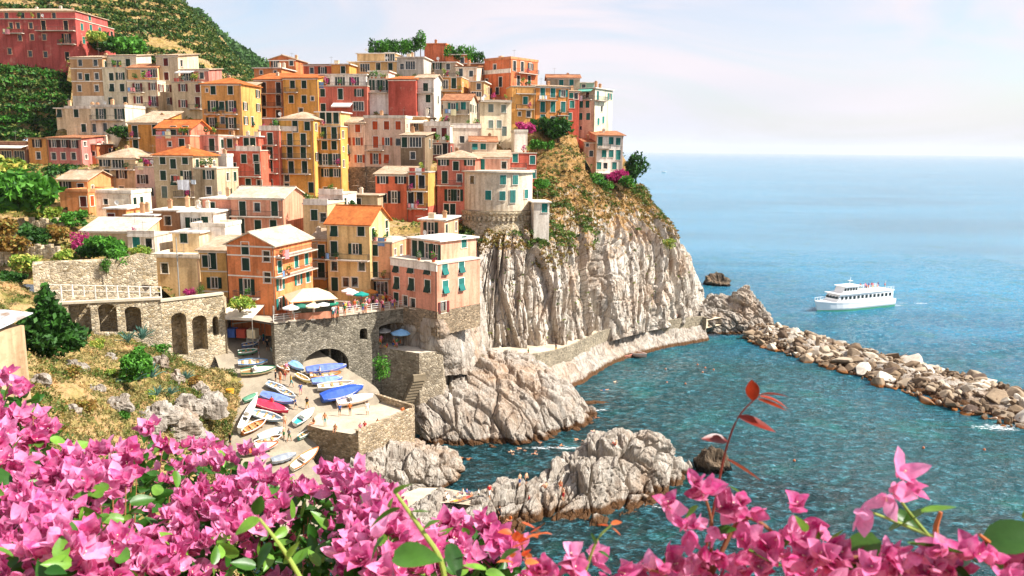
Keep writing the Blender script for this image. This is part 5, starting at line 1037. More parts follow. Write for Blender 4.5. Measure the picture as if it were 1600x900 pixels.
def bush(name, label, cat, px, py, D, r, mat, n=700, leaf=None, h=None, stem=False, blobs=None, group=None, lobes=7, base=None):
    """a shrub or tree standing at (px,py,D): stems + leafy crown"""
    c = base or P(px, py, D); root = empty(name, c, 0, label, cat, group); h = h or r*1.3; leaf = leaf or r*0.13; rd = random.Random(int(px*7+py))
    low = name in ('shrub', 'bougainvillea', 'cactus') and cat != 'tree'
    if name == 'conifer': blobs = [(0, 0, h*q, r*w, r*w, h*0.24) for q, w in ((0.18, 1.0), (0.42, 0.85), (0.62, 0.6), (0.82, 0.32), (0.95, 0.15))]+[(r*0.8*math.cos(k*1.3), r*0.8*math.sin(k*1.3), h*0.2+0.1*k, r*0.4, r*0.4, h*0.15) for k in range(6)]
    if blobs is None:
        blobs = [(0, 0, h*(0.42 if low else 0.62), r*0.75, r*0.75, h*(0.5 if low else 0.42))]
        for k in range(lobes): a = rd.uniform(0, 6.28); q = rd.uniform(0.35, 0.75)*r; blobs.append((q*math.cos(a), q*math.sin(a), h*rd.uniform(0.12 if low else 0.3, 0.8), r*rd.uniform(0.28, 0.5), r*rd.uniform(0.28, 0.5), h*rd.uniform(0.16, 0.3)))
    pts = blob_points(blobs, n); pts = pts[pts[:, 2] > -0.15]; V, F = leaf_cloud(pts, leaf); zt = (pts[:, 2]-pts[:, 2].min())/max(np.ptp(pts[:, 2]), 1e-3)
    link('crown', np_mesh('crown', V, F, mat, tint=np.clip(RNG.random(len(F)), 0, 1)), root)
    b = MB(); tr = max(0.05, r*0.07); b.tube([(0, 0, -0.5), (0.03*r, 0, h*0.3), (0, 0.04*r, h*0.65)], [tr, tr*0.8, tr*0.4], 6)
    for k in range(4): a = rd.uniform(0, 6.28); b.tube([(0, 0, h*0.2), (r*0.3*math.cos(a), r*0.3*math.sin(a), h*0.5), (r*0.5*math.cos(a), r*0.5*math.sin(a), h*0.7)], [tr*0.5, tr*0.35, tr*0.15], 5)
    b.obj('trunk', paint('#5b4632', 0.9), root); return root
def scatter(name, pts, rad, leaf, nleaf, mat, kind='stuff', flat=0.7, label=None):
    """many low clumps as one mass of ground cover"""
    n = len(pts); tmpl = 6; D = RNG.normal(size=(n, nleaf, 3)); D /= np.linalg.norm(D, axis=2, keepdims=True); D[..., 2] = np.abs(D[..., 2])*flat; rr = rad*(0.5+RNG.random((n, 1, 1))*0.9)
    Q = pts[:, None, :]+D*rr*(0.5+0.5*RNG.random((n, nleaf, 1))); V, F = leaf_cloud(Q.reshape(-1, 3), leaf)
    t = np.clip(np.repeat(RNG.random(n), nleaf)*0.7+RNG.random(n*nleaf)*0.3, 0, 1); o = link(name, np_mesh(name, V, F, mat, tint=t)); tag(o, label, None, None, kind); return o
def pick_grid(G, n, cond): 
    f = G.reshape(-1, 3); m = cond(f); f = f[m]; return f[RNG.choice(len(f), min(n, len(f)), replace=len(f) < n)]
# ground cover
hg = HILLG.reshape(-1, 3)
dens = lambda f: (fbm(f*0.06, 3) > -0.3) & (f[:, 1] < 345)
scatter('hill_scrub', pick_grid(HILLG, 11000, dens), 1.6, 0.55, 12, foliage('#1f3812', '#456a22', '#77783a'))
scatter('far_hill_scrub', pick_grid(FARHG, 1800, lambda f: f[:, 1] > 0), 6.0, 2.4, 10, foliage('#2c4a18', '#4f7430'))
cg = lambda f: (f[:, 2] > 21+4*fbm(f*0.15, 2)) & (fbm(f*0.12, 3) > -0.15)
scatter('cliff_scrub', pick_grid(CLIFFG, 2600, cg), 0.75, 0.26, 11, foliage('#5f5020', '#a8844a', '#66702c'))
scatter('cliff_shrubs', pick_grid(CLIFFG, 800, lambda f: (f[:, 2] > 22) & (fbm(f*0.2+9, 3) > 0.1)), 0.9, 0.28, 26, foliage('#33501c', '#6a7f30'))
scatter('cliff_face_tufts', pick_grid(CLIFFG, 150, lambda f: (f[:, 2] > 6) & (f[:, 2] < 22)), 0.5, 0.22, 8, foliage('#4a6a1c', '#8a8a34'))
scatter('slope_grass', pick_grid(SLOPEG, 15000, lambda f: (f[:, 1] > 30) & (f[:, 1] < 106) & (fbm(f*0.1, 3) > -0.25)), 0.4, 0.12, 10, foliage('#5c6430', '#a8945c', '#b8955f'))
scatter('slope_shrubs', pick_grid(SLOPEG, 750, lambda f: (f[:, 1] > 34) & (f[:, 1] < 100) & (fbm(f*0.15+4, 3) > 0.05)), 0.7, 0.13, 50, foliage('#33501c', '#6f8034', '#8a6a38'))
T3 = np.stack(TERR, -1)
scatter('village_weeds', pick_grid(T3, 5200, lambda f: (f[:, 1] >= front_line(f[:, 0])+1) & (f[:, 0] < 0.145*f[:, 1]) & ~((f[:, 1] > 179) & (f[:, 0] < -0.54*f[:, 1])) & (fbm(f*0.08, 3) > -0.3)), 0.9, 0.27, 14, foliage('#3c5a20', '#7a8436', '#a8924a'))
scatter('headland_scrub', pick_grid(T3, 1500, lambda f: (f[:, 1] >= front_line(f[:, 0])+1) & (f[:, 0] > -10) & (f[:, 0] < 0.145*f[:, 1])), 0.8, 0.25, 14, foliage('#4a4a1c', '#98803e', '#4f6428'))
scatter('garden_terraces', pick_grid(HILLG, 1500, lambda f: (f[:, 0] < -105) & (f[:, 2] < 62) & (f[:, 1] < 232)), 1.5, 0.45, 22, foliage('#23501a', '#4f8a2a'))
# trees and shrubs one can tell apart
for q in [
 ('shrub', 'bright green spreading shrub on the slope at the left edge', 'shrub', 30, 325, 124, 6.2, F_MID, 2600, 6.0), ('shrub', 'green shrub hanging over the earth bank at the far left', 'shrub', -8, 300, 130, 4.8, F_LIGHT, 1500, 6.0),
 ('shrub', 'low dark hedge below the pink and orange houses', 'shrub', 92, 277, 160, 4.2, F_DARK, 1300, 2.6), ('shrub', 'dark hedge end beside the staircase of the tiny orange house', 'shrub', 70, 277, 161, 3.4, F_DARK, 900, 2.2),
 ('conifer', 'large dark green cypress bush on the near slope by the shed', 'tree', 78, 548, 70, 2.7, F_DARK, 4200, 5.2), ('shrub', 'round dense green shrub among the agaves', 'shrub', 216, 588, 74, 1.75, F_MID, 2600, 2.7),
 ('shrub', 'leafy green climber over the garden wall above the arcade', 'shrub', 168, 398, 107, 2.9, F_MID, 1800, 2.5), ('cypress', 'small clipped cypress in front of the rubble garden wall', 'tree', 167, 432, 102, 0.75, F_MID, 700, 2.4),
 ('bougainvillea', 'dark pink bougainvillea climbing the garden wall on the left', 'shrub', 126, 398, 109, 1.5, F_MAG, 900, 3.4), ('bougainvillea', 'small bright pink bougainvillea beside the lamp post', 'shrub', 297, 468, 107, 1.0, F_MAG, 700, 1.5),
 ('cactus', 'tall green cactus clump right of the lamp post', 'plant', 315, 470, 107, 0.7, F_MID, 500, 2.4), ('shrub', 'dusty green shrub on the piazza roof beside the orange gabled house', 'shrub', 375, 482, 104, 1.9, F_LIGHT, 900, 1.8),
 ('shrub', 'dark green tree crown under the orange house at the cliff edge', 'tree', 872, 218, 185, 4.2, F_DARK, 1500, 4.6), ('shrub', 'olive green shrub beside the magenta bougainvillea below the yellow house', 'shrub', 843, 205, 186, 2.4, F_DARK, 700, 3.2),
 ('bougainvillea', 'magenta bougainvillea over the white block below the yellow house', 'shrub', 822, 208, 180, 2.6, F_MAG, 900, 2.4), ('bougainvillea', 'magenta bougainvillea in the garden of the white headland house', 'shrub', 966, 284, 187, 3.0, F_MAG, 1100, 3.0),
 ('pine', 'rounded dark pine at the seaward end of the headland garden', 'tree', 993, 284, 191, 3.0, F_DARK, 1500, 6.6), ('shrub', 'green garden shrub in front of the white headland house', 'shrub', 932, 292, 184, 2.2, F_MID, 800, 3.4), ('shrub', 'light green shrub below the magenta flowers on the headland', 'shrub', 978, 291, 185, 2.4, F_MID, 700, 2.6), ('shrub', 'small shrub at the left end of the headland garden', 'shrub', 948, 294, 183, 1.8, F_MID, 500, 2.2),
 ('shrub', 'bright green planting on the terrace right of the bastion', 'shrub', 845, 293, 160, 1.9, F_MID, 900, 2.0), ('shrub', 'hedge on the garden terrace above the red terrace house', 'shrub', 840, 232, 176, 2.4, F_MID, 900, 1.9), ('shrub', 'green hedge strip beside the white windowless block', 'shrub', 856, 233, 177, 1.8, F_MID, 600, 1.8),
 ('shrub', 'leafy shrub in the gap above the beige and ochre houses', 'shrub', 193, 214, 172, 3.0, F_DARK, 800, 2.6), ('shrub', 'dark green thicket right of the crimson building', 'shrub', 160, 78, 212, 4.5, F_DARK, 1300, 4.5), ('shrub', 'bright green bush behind the white tower houses', 'shrub', 205, 84, 214, 5.0, F_MID, 1400, 4.6), ('shrub', 'rusty green tree beside the orange lit end of the crimson building', 'tree', 152, 70, 206, 2.8, F_LIGHT, 800, 3.4),
 ('shrub', 'green creeper patch on the shaded bathing terrace wall', 'shrub', 598, 590, 106, 1.5, F_MID, 700, 3.4), ('shrub', 'grassy green shrub on top of the big harbour rock', 'shrub', 718, 572, 127, 2.2, F_MID, 800, 1.5), ('shrub', 'grassy shrub by the path above the big harbour rock', 'shrub', 738, 575, 126, 1.5, F_MID, 500, 1.3), ('shrub', 'green shrub clinging to the seaward cliff', 'shrub', 1046, 388, 172, 1.6, F_LIGHT, 500, 2.4),
 ]: bush(q[0], q[1], q[2], q[3], q[4], q[5], q[6], q[7](), q[8], h=q[9])
for k, (px, py, D_, r_, m_, h_, l_) in enumerate([(20, 392, 111, 2.6, F_DRY, 2.2, 'dry brown bush low on the bank at the left edge'), (52, 378, 117, 2.8, F_DARK, 2.6, 'dark green bush on the earth bank left of the bougainvillea'), (88, 372, 119, 2.4, F_DRY, 2.0, 'brown scrubby bush above the dark pink bougainvillea'), (112, 352, 125, 2.4, F_MID, 2.2, 'green bush beside the small orange block'), (36, 422, 105, 2.4, F_LIGHT, 2.0, 'yellow green bush left of the rubble wall'), (6, 366, 119, 2.6, F_DRY, 2.4, 'rust brown bush under the bright green shrub'), (140, 402, 106, 1.8, F_DARK, 1.8, 'dark bush between bougainvillea and green climber'), (218, 402, 107, 1.6, F_LIGHT, 1.5, 'flowering planter bush under the white low house'), (70, 345, 130, 2.6, F_LIGHT, 2.2, 'pale green bush below the orange cottage'), (100, 408, 105, 1.8, F_LIGHT, 1.4, 'olive tuft behind the rubble wall'), (190, 412, 104, 1.6, F_MID, 1.7, 'trailing green bush on the rubble wall'), (15, 445, 100, 2.2, F_DARK, 1.8, 'dark bush at the left end of the arcade road'), (545, 330, 141, 1.8, F_DARK, 2.0, 'dark bush behind the orange tile roof')]):
    bush('shrub', l_, 'shrub', px, py, D_, r_, m_(), 1000, h=h_)
rr = random.Random(11)
for k, (px, yb, hh) in enumerate([(584, 82, 3.6), (594, 80, 3.2), (605, 80, 3.4), (616, 80, 3.2), (627, 80, 3.4), (638, 79, 3.3), (648, 78, 3.6), (657, 78, 5.2), (702, 86, 3.0), (714, 90, 2.6), (724, 88, 3.2), (736, 90, 3.4), (746, 94, 2.6)]):
    bush('roof_tree', ['tallest rooftop tree beside the highest salmon block', 'round tree of the roof garden on the ridge'][0 if k == 7 else 1] if k < 8 else 'shrub of the roof garden right of the highest salmon block', 'tree', px, yb+9, 209, 1.8, (F_MID if k % 3 else F_DARK)(), 800, h=hh+0.9, leaf=0.26, group='roof garden trees on the ridge')
# agaves on the near slope
def agave(px, py, D, r, label):
    root = empty('agave', P(px, py, D), 0, label, 'plant', 'agaves on the near slope'); rd = random.Random(int(px+py))
    def leafm():
        b = MB(); secs = []
        for k in range(5): t = k/4; w = 0.09*(1-t)**0.6*(1 if k else 0.7); x = t*0.75; z = 0.75*t*(1-0.35*t); secs.append([(x, -w, z+0.02), (x, 0, z-0.03), (x, w, z+0.02)])
        b.loft(secs, close=False, caps=False); return b.mesh('leaf', F_AGAVE())
    m = mcache('agave_leaf', leafm)
    for k in range(22): o = link('leaf', m, root, (0, 0, 0), (0, rd.uniform(-0.75, 0.35), k*2.4), r*rd.uniform(0.8, 1.2))
for q in [(205, 597, 73, 1.7, 'big blue green agave below the round dense shrub'), (238, 590, 75, 1.5, 'blue green agave right of the round dense shrub'), (222, 530, 86, 1.7, 'tall agave above the round dense shrub'), (200, 535, 84, 1.4, 'grey agave under the arcade niches'), (292, 592, 80, 1.1, 'small agave at the foot of the tall arches'), (268, 616, 77, 1.0, 'smallest agave beside the pale boulders of the slope'), (246, 618, 74, 1.1, 'lowest agave above the path wall')]: agave(*q)
# ---------------------------------------------------------------- boats
def hull_sections(L, Bm, Hh, n=13, transom=0.62):
    out = []
    for i in range(n):
        t = i/(n-1); x = -L/2+L*t
        w = Bm/2*(transom+(1-transom)*min(1, t*3.2)**0.7) if t < 0.45 else Bm/2*max(0.03, 1-((t-0.45)/0.55)**2.3)
        sheer = Hh*(1+0.28*t**2.5+0.06*(1-t)**2); keel = Hh*0.10*max(0, (t-0.6)/0.4)**2*4
        out.append((x, w, sheer, keel))
    return out
def boat(label, a, b, hullc, kind='open', cover='#3f62b8', inner='#d8cdb8', stripe=None, beam=0.34, lift=0.0, water=False, name='rowing_boat', hgt=None):
    p0, p1 = (S(*a, 0), S(*b, 0)) if water else (RP(*a), RP(*b)); f = p1-p0; L = f.length; f.normalize(); up = Vector((0, 0, 1)) if water else Vector((0.2, -0.375, 1)).normalized()
    lf = up.cross(f).normalized(); up = f.cross(lf); Mx = Matrix((( f.x, lf.x, up.x), (f.y, lf.y, up.y), (f.z, lf.z, up.z)))
    root = empty(name, (p0+p1)/2+Vector((0, 0, lift+(-0.12 if water else 0.12))), 0, label, 'boat', 'boats in the harbour'); root.rotation_euler = Mx.to_euler()
    Bm = L*beam; Hh = hgt or max(0.55, L*0.15); hs_ = hull_sections(L, Bm, Hh); b_ = MB(); secs = []
    for x, w, s, k in hs_: secs.append([(x, w, s), (x, w*0.94, s*0.62), (x, w*0.62, s*0.18+k), (x, 0, k), (x, -w*0.62, s*0.18+k), (x, -w*0.94, s*0.62), (x, -w, s)])
    b_.loft(secs, close=False, caps=False); b_.poly(list(reversed(secs[0])))
    hu = b_.obj('hull', paint(hullc, 0.4), root, smooth=False)
    if stripe:
        q = MB(); 
        for sy in (-1, 1): q.loft([[(x, sy*(w+0.015), s*0.98), (x, sy*(w*0.985+0.02), s*0.80)] for x, w, s, k in hs_], close=False, caps=False)
        q.obj('stripe', paint(stripe, 0.4), hu)
    q = MB()
    for sy in (-1, 1): q.loft([[(x, sy*(w+0.04), s-0.05), (x, sy*(w+0.04), s+0.04), (x, sy*(w-0.05), s+0.04), (x, sy*(w-0.05), s-0.05)] for x, w, s, k in hs_])
    q.obj('gunwale', paint(stripe or '#efe9dd', 0.5), root)
    if kind == 'open':
        q = MB(); q.loft([[(x, w*0.92, s*0.45), (x, -w*0.92, s*0.45)] for x, w, s, k in hs_[:-1]], close=False, caps=False); q.obj('floor', paint(inner, 0.7), root)
        for t in (0.2, 0.45, 0.68):
            i = int(t*12); x, w, s, k = hs_[i]; q = MB(); q.box(x-0.13, x+0.13, -w*0.93, w*0.93, s*0.7, s*0.76); q.obj('seat', paint('#b98e5c', 0.7), root)
        q = MB(); q.tube([(-L*0.25, -Bm*0.2, Hh*0.8), (L*0.2, Bm*0.12, Hh*0.95)], 0.03, 5); q.obj('oar', paint('#c9a878'), root)
    elif kind == 'cover':
        rd = random.Random(int(a[0]*13+a[1])); q = MB(); secs = []
        for i, (x, w, s, k) in enumerate(hs_):
            rg = s+Hh*0.55*math.sin(math.pi*min(1, 0.12+i/13))*(0.85+0.3*rd.random()); dr = s-0.22-0.16*rd.random()
            secs.append([(x*1.01, w+0.06, dr), (x*1.01, w+0.03, s+0.05), (x*1.01, w*0.5, (s+rg)/2+0.03-0.05*rd.random()), (x*1.01, 0, rg), (x*1.01, -w*0.5, (s+rg)/2+0.03-0.05*rd.random()), (x*1.01, -w-0.03, s+0.05), (x*1.01, -w-0.06, dr)])
        q.loft(secs, close=False, caps=False); q.poly(secs[0]); q.obj('tarpaulin', paint(cover, 0.6, 0.18), root)
    elif kind == 'deck':
        q = MB(); q.loft([[(x, w*0.95, s*0.93), (x, 0, s*1.0), (x, -w*0.95, s*0.93)] for x, w, s, k in hs_[4:]], close=False, caps=False); q.obj('foredeck', paint(inner, 0.5), root)
        q = MB(); q.loft([[(x, w*0.92, s*0.5), (x, -w*0.92, s*0.5)] for x, w, s, k in hs_[:5]], close=False, caps=False); q.obj('floor', paint(cover, 0.6), root)
        x, w, s, k = hs_[5]; q = MB(); q.box(x-0.15, x+0.15, -w*0.6, w*0.6, s*0.9, s*1.5); q.obj('console', paint('#e8e2d6', 0.4), root)
    elif kind == 'flipped':
        pass
    if not water:                              # trestle the boat rests on
        for x in (-L*0.25, L*0.25):
            q = MB(); q.box(x-0.08, x+0.08, -Bm*0.3, Bm*0.3, -0.12, Hh*0.16); q.obj('chock', paint('#6d5640', 0.8), root)
    return root
boat('green open boat at the top of the ramp', (372,556), (402,553), '#1f9a72', 'open', stripe='#e8e4d8')
boat('teal green boat with pale bench lying by the vault wall', (425,549), (452,566), '#1e8f86', 'open', inner='#7fb8a6')
boat('light blue boat under a sky blue cover by the vault wall', (446,566), (474,584), '#8fb4d8', 'cover', '#7ba6d6')
boat('white boat with blue gunwale behind the cream and green one', (372,573), (418,570), '#e6e6e2', 'open', stripe='#5f8fc0')
boat('large cream boat with green bottom on the left of the ramp', (376,588), (430,582), '#e9dcb8', 'deck', '#8a6a45', stripe='#3d7a5a', beam=0.3)
boat('long boat under a violet blue cover, uppermost on the right', (478,586), (540,580), '#e8e0d0', 'cover', '#5d72c0', beam=0.26)
boat('cream boat with orange line below the violet blue cover', (484,593), (532,590), '#efe4c8', 'open', stripe='#d98a45', beam=0.28)
boat('boat under a pointed cornflower blue cover', (487,602), (534,597), '#dcd6ca', 'cover', '#6a86cc', beam=0.28)
boat('plain white boat right above the big blue tarpaulin', (496,612), (552,605), '#efeae0', 'open', beam=0.24)
boat('biggest boat under a deep blue tarpaulin beside the quay', (502,630), (566,613), '#3a5690', 'cover', '#2f55b0', beam=0.34)
boat('white pink hulled boat in front of the deep blue tarpaulin', (526,636), (582,626), '#f0e2da', 'deck', '#c8b8a8', stripe='#f4efe8', beam=0.26)
boat('white blue boat with outboard on the middle of the ramp', (417,604), (447,616), '#a9c4da', 'open', stripe='#e8eef2', inner='#cfd8de')
boat('pale blue boat in the middle row behind the blue cover', (434,613), (461,627), '#b4cde0', 'open', inner='#d3dde2')
boat('boat under a grey blue cover above the red one', (408,622), (459,636), '#7f90c8', 'cover', '#6f86c6', beam=0.3)
boat('boat under a bright red cover', (399,634), (450,650), '#b5203a', 'cover', '#d02f48', beam=0.3)
boat('pale blue open boat just below the red cover', (394,650), (442,663), '#a8c4d6', 'open', inner='#d8e2e4', beam=0.34)
boat('white motor boat with turquoise cockpit by the quay end', (460,668), (490,645), '#eef0ee', 'deck', '#3aa39a', beam=0.36, inner='#f4f4f0')
boat('narrow white canoe standing against the ramp wall', (374,680), (402,630), '#f2efe8', 'deck', '#d8d2c6', beam=0.13)
boat('orange brown wooden boat among the clutter of the lower ramp', (378,682), (416,662), '#c07a44', 'open', inner='#a5693c')
boat('mint green and blue boat under a striped cover', (404,690), (442,676), '#9ac7c0', 'cover', '#b9cfd6')
boat('white and red-orange boat lowest on the left of the ramp', (376,712), (434,700), '#f1ece2', 'deck', '#d8622f', stripe='#d8622f')
boat('white boat with orange side lying alone by the water', (456,738), (497,708), '#f3ede0', 'deck', '#efe6d4', stripe='#e07a3c', beam=0.3)
boat('red raft-like dinghy moored in the cove', (966,560), (990,556), '#b5533f', 'open', water=True, stripe='#d8907a', name='dinghy')
boat('pale pink dinghy moored beside the red one', (974,552), (1010,560), '#d8b0a0', 'open', water=True, stripe='#e8d4c8', name='dinghy')
boat('tiny white motor boat far out near the horizon', (1034,269), (1041,269), '#f4f4f2', 'deck', '#ffffff', water=True, name='motor_boat')
# orange buoys
bu = MB(); bu.loft([[(r*math.cos(a), r*math.sin(a), z) for a in np.linspace(0, 2*math.pi, 10, endpoint=False)] for r, z in ((0.03, -0.15), (0.15, -0.1), (0.19, 0.03), (0.15, 0.15), (0.05, 0.2), (0.03, 0.28))]); bum = bu.mesh('buoy', paint('#b5653a', 0.5), True)
for px, py in ((1042, 598), (1071, 600), (1040, 577), (1090, 570), (1102, 575), (1098, 582), (1115, 578), (1241, 720), (1443, 700), (1538, 703)): tag(link('buoy', bum, None, S(px, py, 0)), 'small orange buoy floating in the bay', 'buoy', 'orange buoys in the bay')
# ---------------------------------------------------------------- ferry
f0, f1 = S(1386, 476, 0), S(1272, 488, 0); fv = f1-f0; FL = fv.length
FER = empty('ferry', (f0+f1)/2, math.atan2(fv.y, fv.x), 'white passenger ferry with two decks cruising past the headland', 'ferry')
WH, GL = paint('#f1efec', 0.35, 0.03), glass()
def fsec(t): 
    return 2.9*(1 if t < 0.6 else max(0.04, 1-((t-0.6)/0.4)**2.0))*(0.92+0.08*min(1, t*8))
n = 16; secs = []
for i in range(n):
    t = i/(n-1); x = -FL/2+FL*t; w = fsec(t); sh = 2.0+0.9*t**3; kx = x-(0.9*t**3); secs.append([(x, w, sh), (kx, w*0.97, 0.9), (kx-0.3*t, w*0.8, -0.4), (kx-0.3*t, -w*0.8, -0.4), (kx, -w*0.97, 0.9), (x, -w, sh)])
b = MB(); b.loft(secs); hull = b.obj('hull', WH, FER)
b = MB()
for sy in (-1, 1): b.loft([[(s[0][0]-0.9*(i/(n-1))**3*0.9, sy*(s[1][1]*0.985+0.02), 0.55), (s[0][0]-0.9*(i/(n-1))**3, sy*(s[1][1]*0.93+0.03), -0.05)] for i, s in enumerate(secs)], close=False, caps=False)
b.obj('waterline_stripe', paint('#5aa583', 0.4), hull)
b = MB(); b.loft([[(s[0][0], s[0][1]+0.05, s[0][2]-0.12), (s[0][0], s[0][1]+0.05, s[0][2]+0.1), (s[0][0], s[5][1]-0.05, s[5][2]+0.1), (s[0][0], s[5][1]-0.05, s[5][2]-0.12)] for s in secs]); b.obj('main_deck', WH, FER)
cx0, cx1 = -FL*0.46, FL*0.30
b = MB(); b.hexa([(cx0, -2.5, 2.1), (cx1, -2.2, 2.1), (cx1, 2.2, 2.1), (cx0, 2.5, 2.1), (cx0, -2.45, 4.4), (cx1-1.2, -2.1, 4.4), (cx1-1.2, 2.1, 4.4), (cx0, 2.45, 4.4)]); cab = b.obj('saloon', WH, FER)
pw = MB(); pw.box(-0.42, 0.42, -0.03, 0.03, -0.42, 0.42); pwm = pw.mesh('saloon_window', GL)
for k in range(13):
    x = cx0+1.2+k*(cx1-cx0-3.0)/12; yy = 2.5-0.3*(x-cx0)/(cx1-cx0)
    for sy in (-1, 1): link('saloon_window', pwm, FER, (x, sy*(yy-0.0), 3.45), (0, 0, 0))
for yy in (-1.5, -0.5, 0.5, 1.5): link('front_window', pwm, FER, (cx1-0.62, yy, 3.45), (0, R(-27), math.pi/2))
b = MB(); b.box(cx0-0.3, cx1-0.6, -2.6, 2.6, 4.4, 4.56); b.obj('upper_deck', WH, FER)
b = MB(); b.hexa([(FL*0.0, -1.7, 4.56), (FL*0.2, -1.5, 4.56), (FL*0.2, 1.5, 4.56), (FL*0.0, 1.7, 4.56), (0, -1.65, 6.2), (FL*0.2-0.8, -1.4, 6.2), (FL*0.2-0.8, 1.4, 6.2), (0, 1.65, 6.2)]); b.obj('wheelhouse', WH, FER)
for k in range(5):
    for sy in (-1, 1): link('wheelhouse_window', pwm, FER, (0.7+k*FL*0.2/5.6, sy*(1.68-0.03*k), 5.5), (0, 0, 0), 0.8)
b = MB(); b.box(-1.0, FL*0.2-0.4, -1.9, 1.9, 6.2, 6.34); b.obj('wheelhouse_roof', WH, FER)
b = MB(); b.tube([(1.5, 0, 6.3), (1.2, 0, 8.3)], 0.07, 6); b.box(0.9, 1.6, -0.6, 0.6, 7.4, 7.5); b.obj('mast', WH, FER)
b = MB()
for sy in (-1, 1):
    for k in range(12): x = cx0+k*(0-cx0)/11; b.box(x-0.03, x+0.03, sy*2.5-0.03, sy*2.5+0.03, 4.56, 5.55)
    for zz in (4.9, 5.2, 5.5): b.box(cx0, 0, sy*2.5-0.02, sy*2.5+0.02, zz, zz+0.05)
b.obj('upper_railing', WH, FER)
b = MB()
for i in range(10, 16):
    s = secs[i]
    for yy in (s[0][1], s[5][1]): b.box(s[0][0]-0.03, s[0][0]+0.03, yy*0.95-0.03, yy*0.95+0.03, s[0][2], s[0][2]+0.9)
for yi in (0, 5):
    b.tube([(secs[i][yi][0], secs[i][yi][1]*0.95, secs[i][yi][2]+0.9) for i in range(10, 16)], 0.03, 5)
b.obj('bow_rail', WH, FER)
b = MB(); b.tube([(cx0+0.2, 0, 4.5), (cx0+0.2, 0, 6.6)], 0.05, 5); b.obj('stern_pole', WH, FER)
# ---------------------------------------------------------------- people
SKIN = [paint(c, 0.6, 0.05) for c in ('#c98f6a', '#b57a55', '#dba884', '#a3683f')]; HAIR = [paint(c, 0.7) for c in ('#2a1c14', '#4a3020', '#7a5a34', '#151210')]
J0 = dict(pel=(0, 0, .92, .13), spi=(0, 0, 1.12, .12), che=(0, 0, 1.33, .14), nec=(0, 0, 1.47, .055), hea=(0, -.01, 1.57, .088), top=(0, 0, 1.66, .075),
  shl=(-.17, 0, 1.38, .06), ell=(-.25, .02, 1.12, .045), wrl=(-.26, -.08, .9, .034), hal=(-.26, -.11, .80, .034), shr=(.17, 0, 1.38, .06), elr=(.25, .02, 1.12, .045), wrr=(.26, -.08, .9, .034), har=(.26, -.11, .80, .034),
  hil=(-.09, 0, .87, .09), knl=(-.10, -.02, .48, .062), anl=(-.10, .02, .09, .042), tol=(-.11, -.14, .035, .036), hir=(.09, 0, .87, .09), knr=(.10, -.02, .48, .062), anr=(.10, .02, .09, .042), tor=(.11, -.14, .035, .036))
ED = [('pel', 'spi', 1), ('spi', 'che', 1), ('che', 'nec', 0), ('nec', 'hea', 0), ('hea', 'top', 3), ('che', 'shl', 1), ('shl', 'ell', 1), ('ell', 'wrl', 0), ('wrl', 'hal', 0), ('che', 'shr', 1), ('shr', 'elr', 1), ('elr', 'wrr', 0), ('wrr', 'har', 0), ('pel', 'hil', 2), ('hil', 'knl', 2), ('knl', 'anl', 0), ('anl', 'tol', 0), ('pel', 'hir', 2), ('hir', 'knr', 2), ('knr', 'anr', 0), ('anr', 'tor', 0)]
def pose(**k):
    j = dict(J0)
    for n_, v in k.items(): j[n_] = tuple(v)+(j[n_][3],)
    return j
POSES = {'stand': J0,
 'walk': pose(knl=(-.10, -.18, .50), anl=(-.10, -.22, .10), tol=(-.10, -.36, .06), knr=(.10, .04, .48), anr=(.10, .28, .14), tor=(.10, .18, .04), wrl=(-.24, .14, .92), hal=(-.24, .18, .84), wrr=(.24, -.22, .96), har=(.24, -.28, .90)),
 'sit': pose(pel=(0, 0, .12), spi=(0, .04, .32), che=(0, .06, .53), nec=(0, .03, .67), hea=(0, 0, .77), top=(0, 0, .86), shl=(-.17, .05, .58), ell=(-.24, .02, .33), wrl=(-.16, -.2, .30), hal=(-.12, -.28, .30), shr=(.17, .05, .58), elr=(.24, .02, .33), wrr=(.16, -.2, .30), har=(.12, -.28, .30), hil=(-.1, -.03, .12), knl=(-.13, -.42, .36), anl=(-.12, -.62, .06), tol=(-.12, -.78, .03), hir=(.1, -.03, .12), knr=(.13, -.42, .36), anr=(.12, -.62, .06), tor=(.12, -.78, .03)),
 'lie': {k: (v[0]*1.0, 0.85-v[2], 0.13-v[1]*0.6, v[3]) for k, v in J0.items()},
 'swim': {k: (v[0]*1.6 if k[:2] in ('el', 'wr', 'ha') else v[0], 0.85-v[2] if k[:2] not in ('wr', 'ha') else -0.75, (0.05 if k not in ('hea', 'top', 'nec') else 0.16), v[3]) for k, v in J0.items()}}
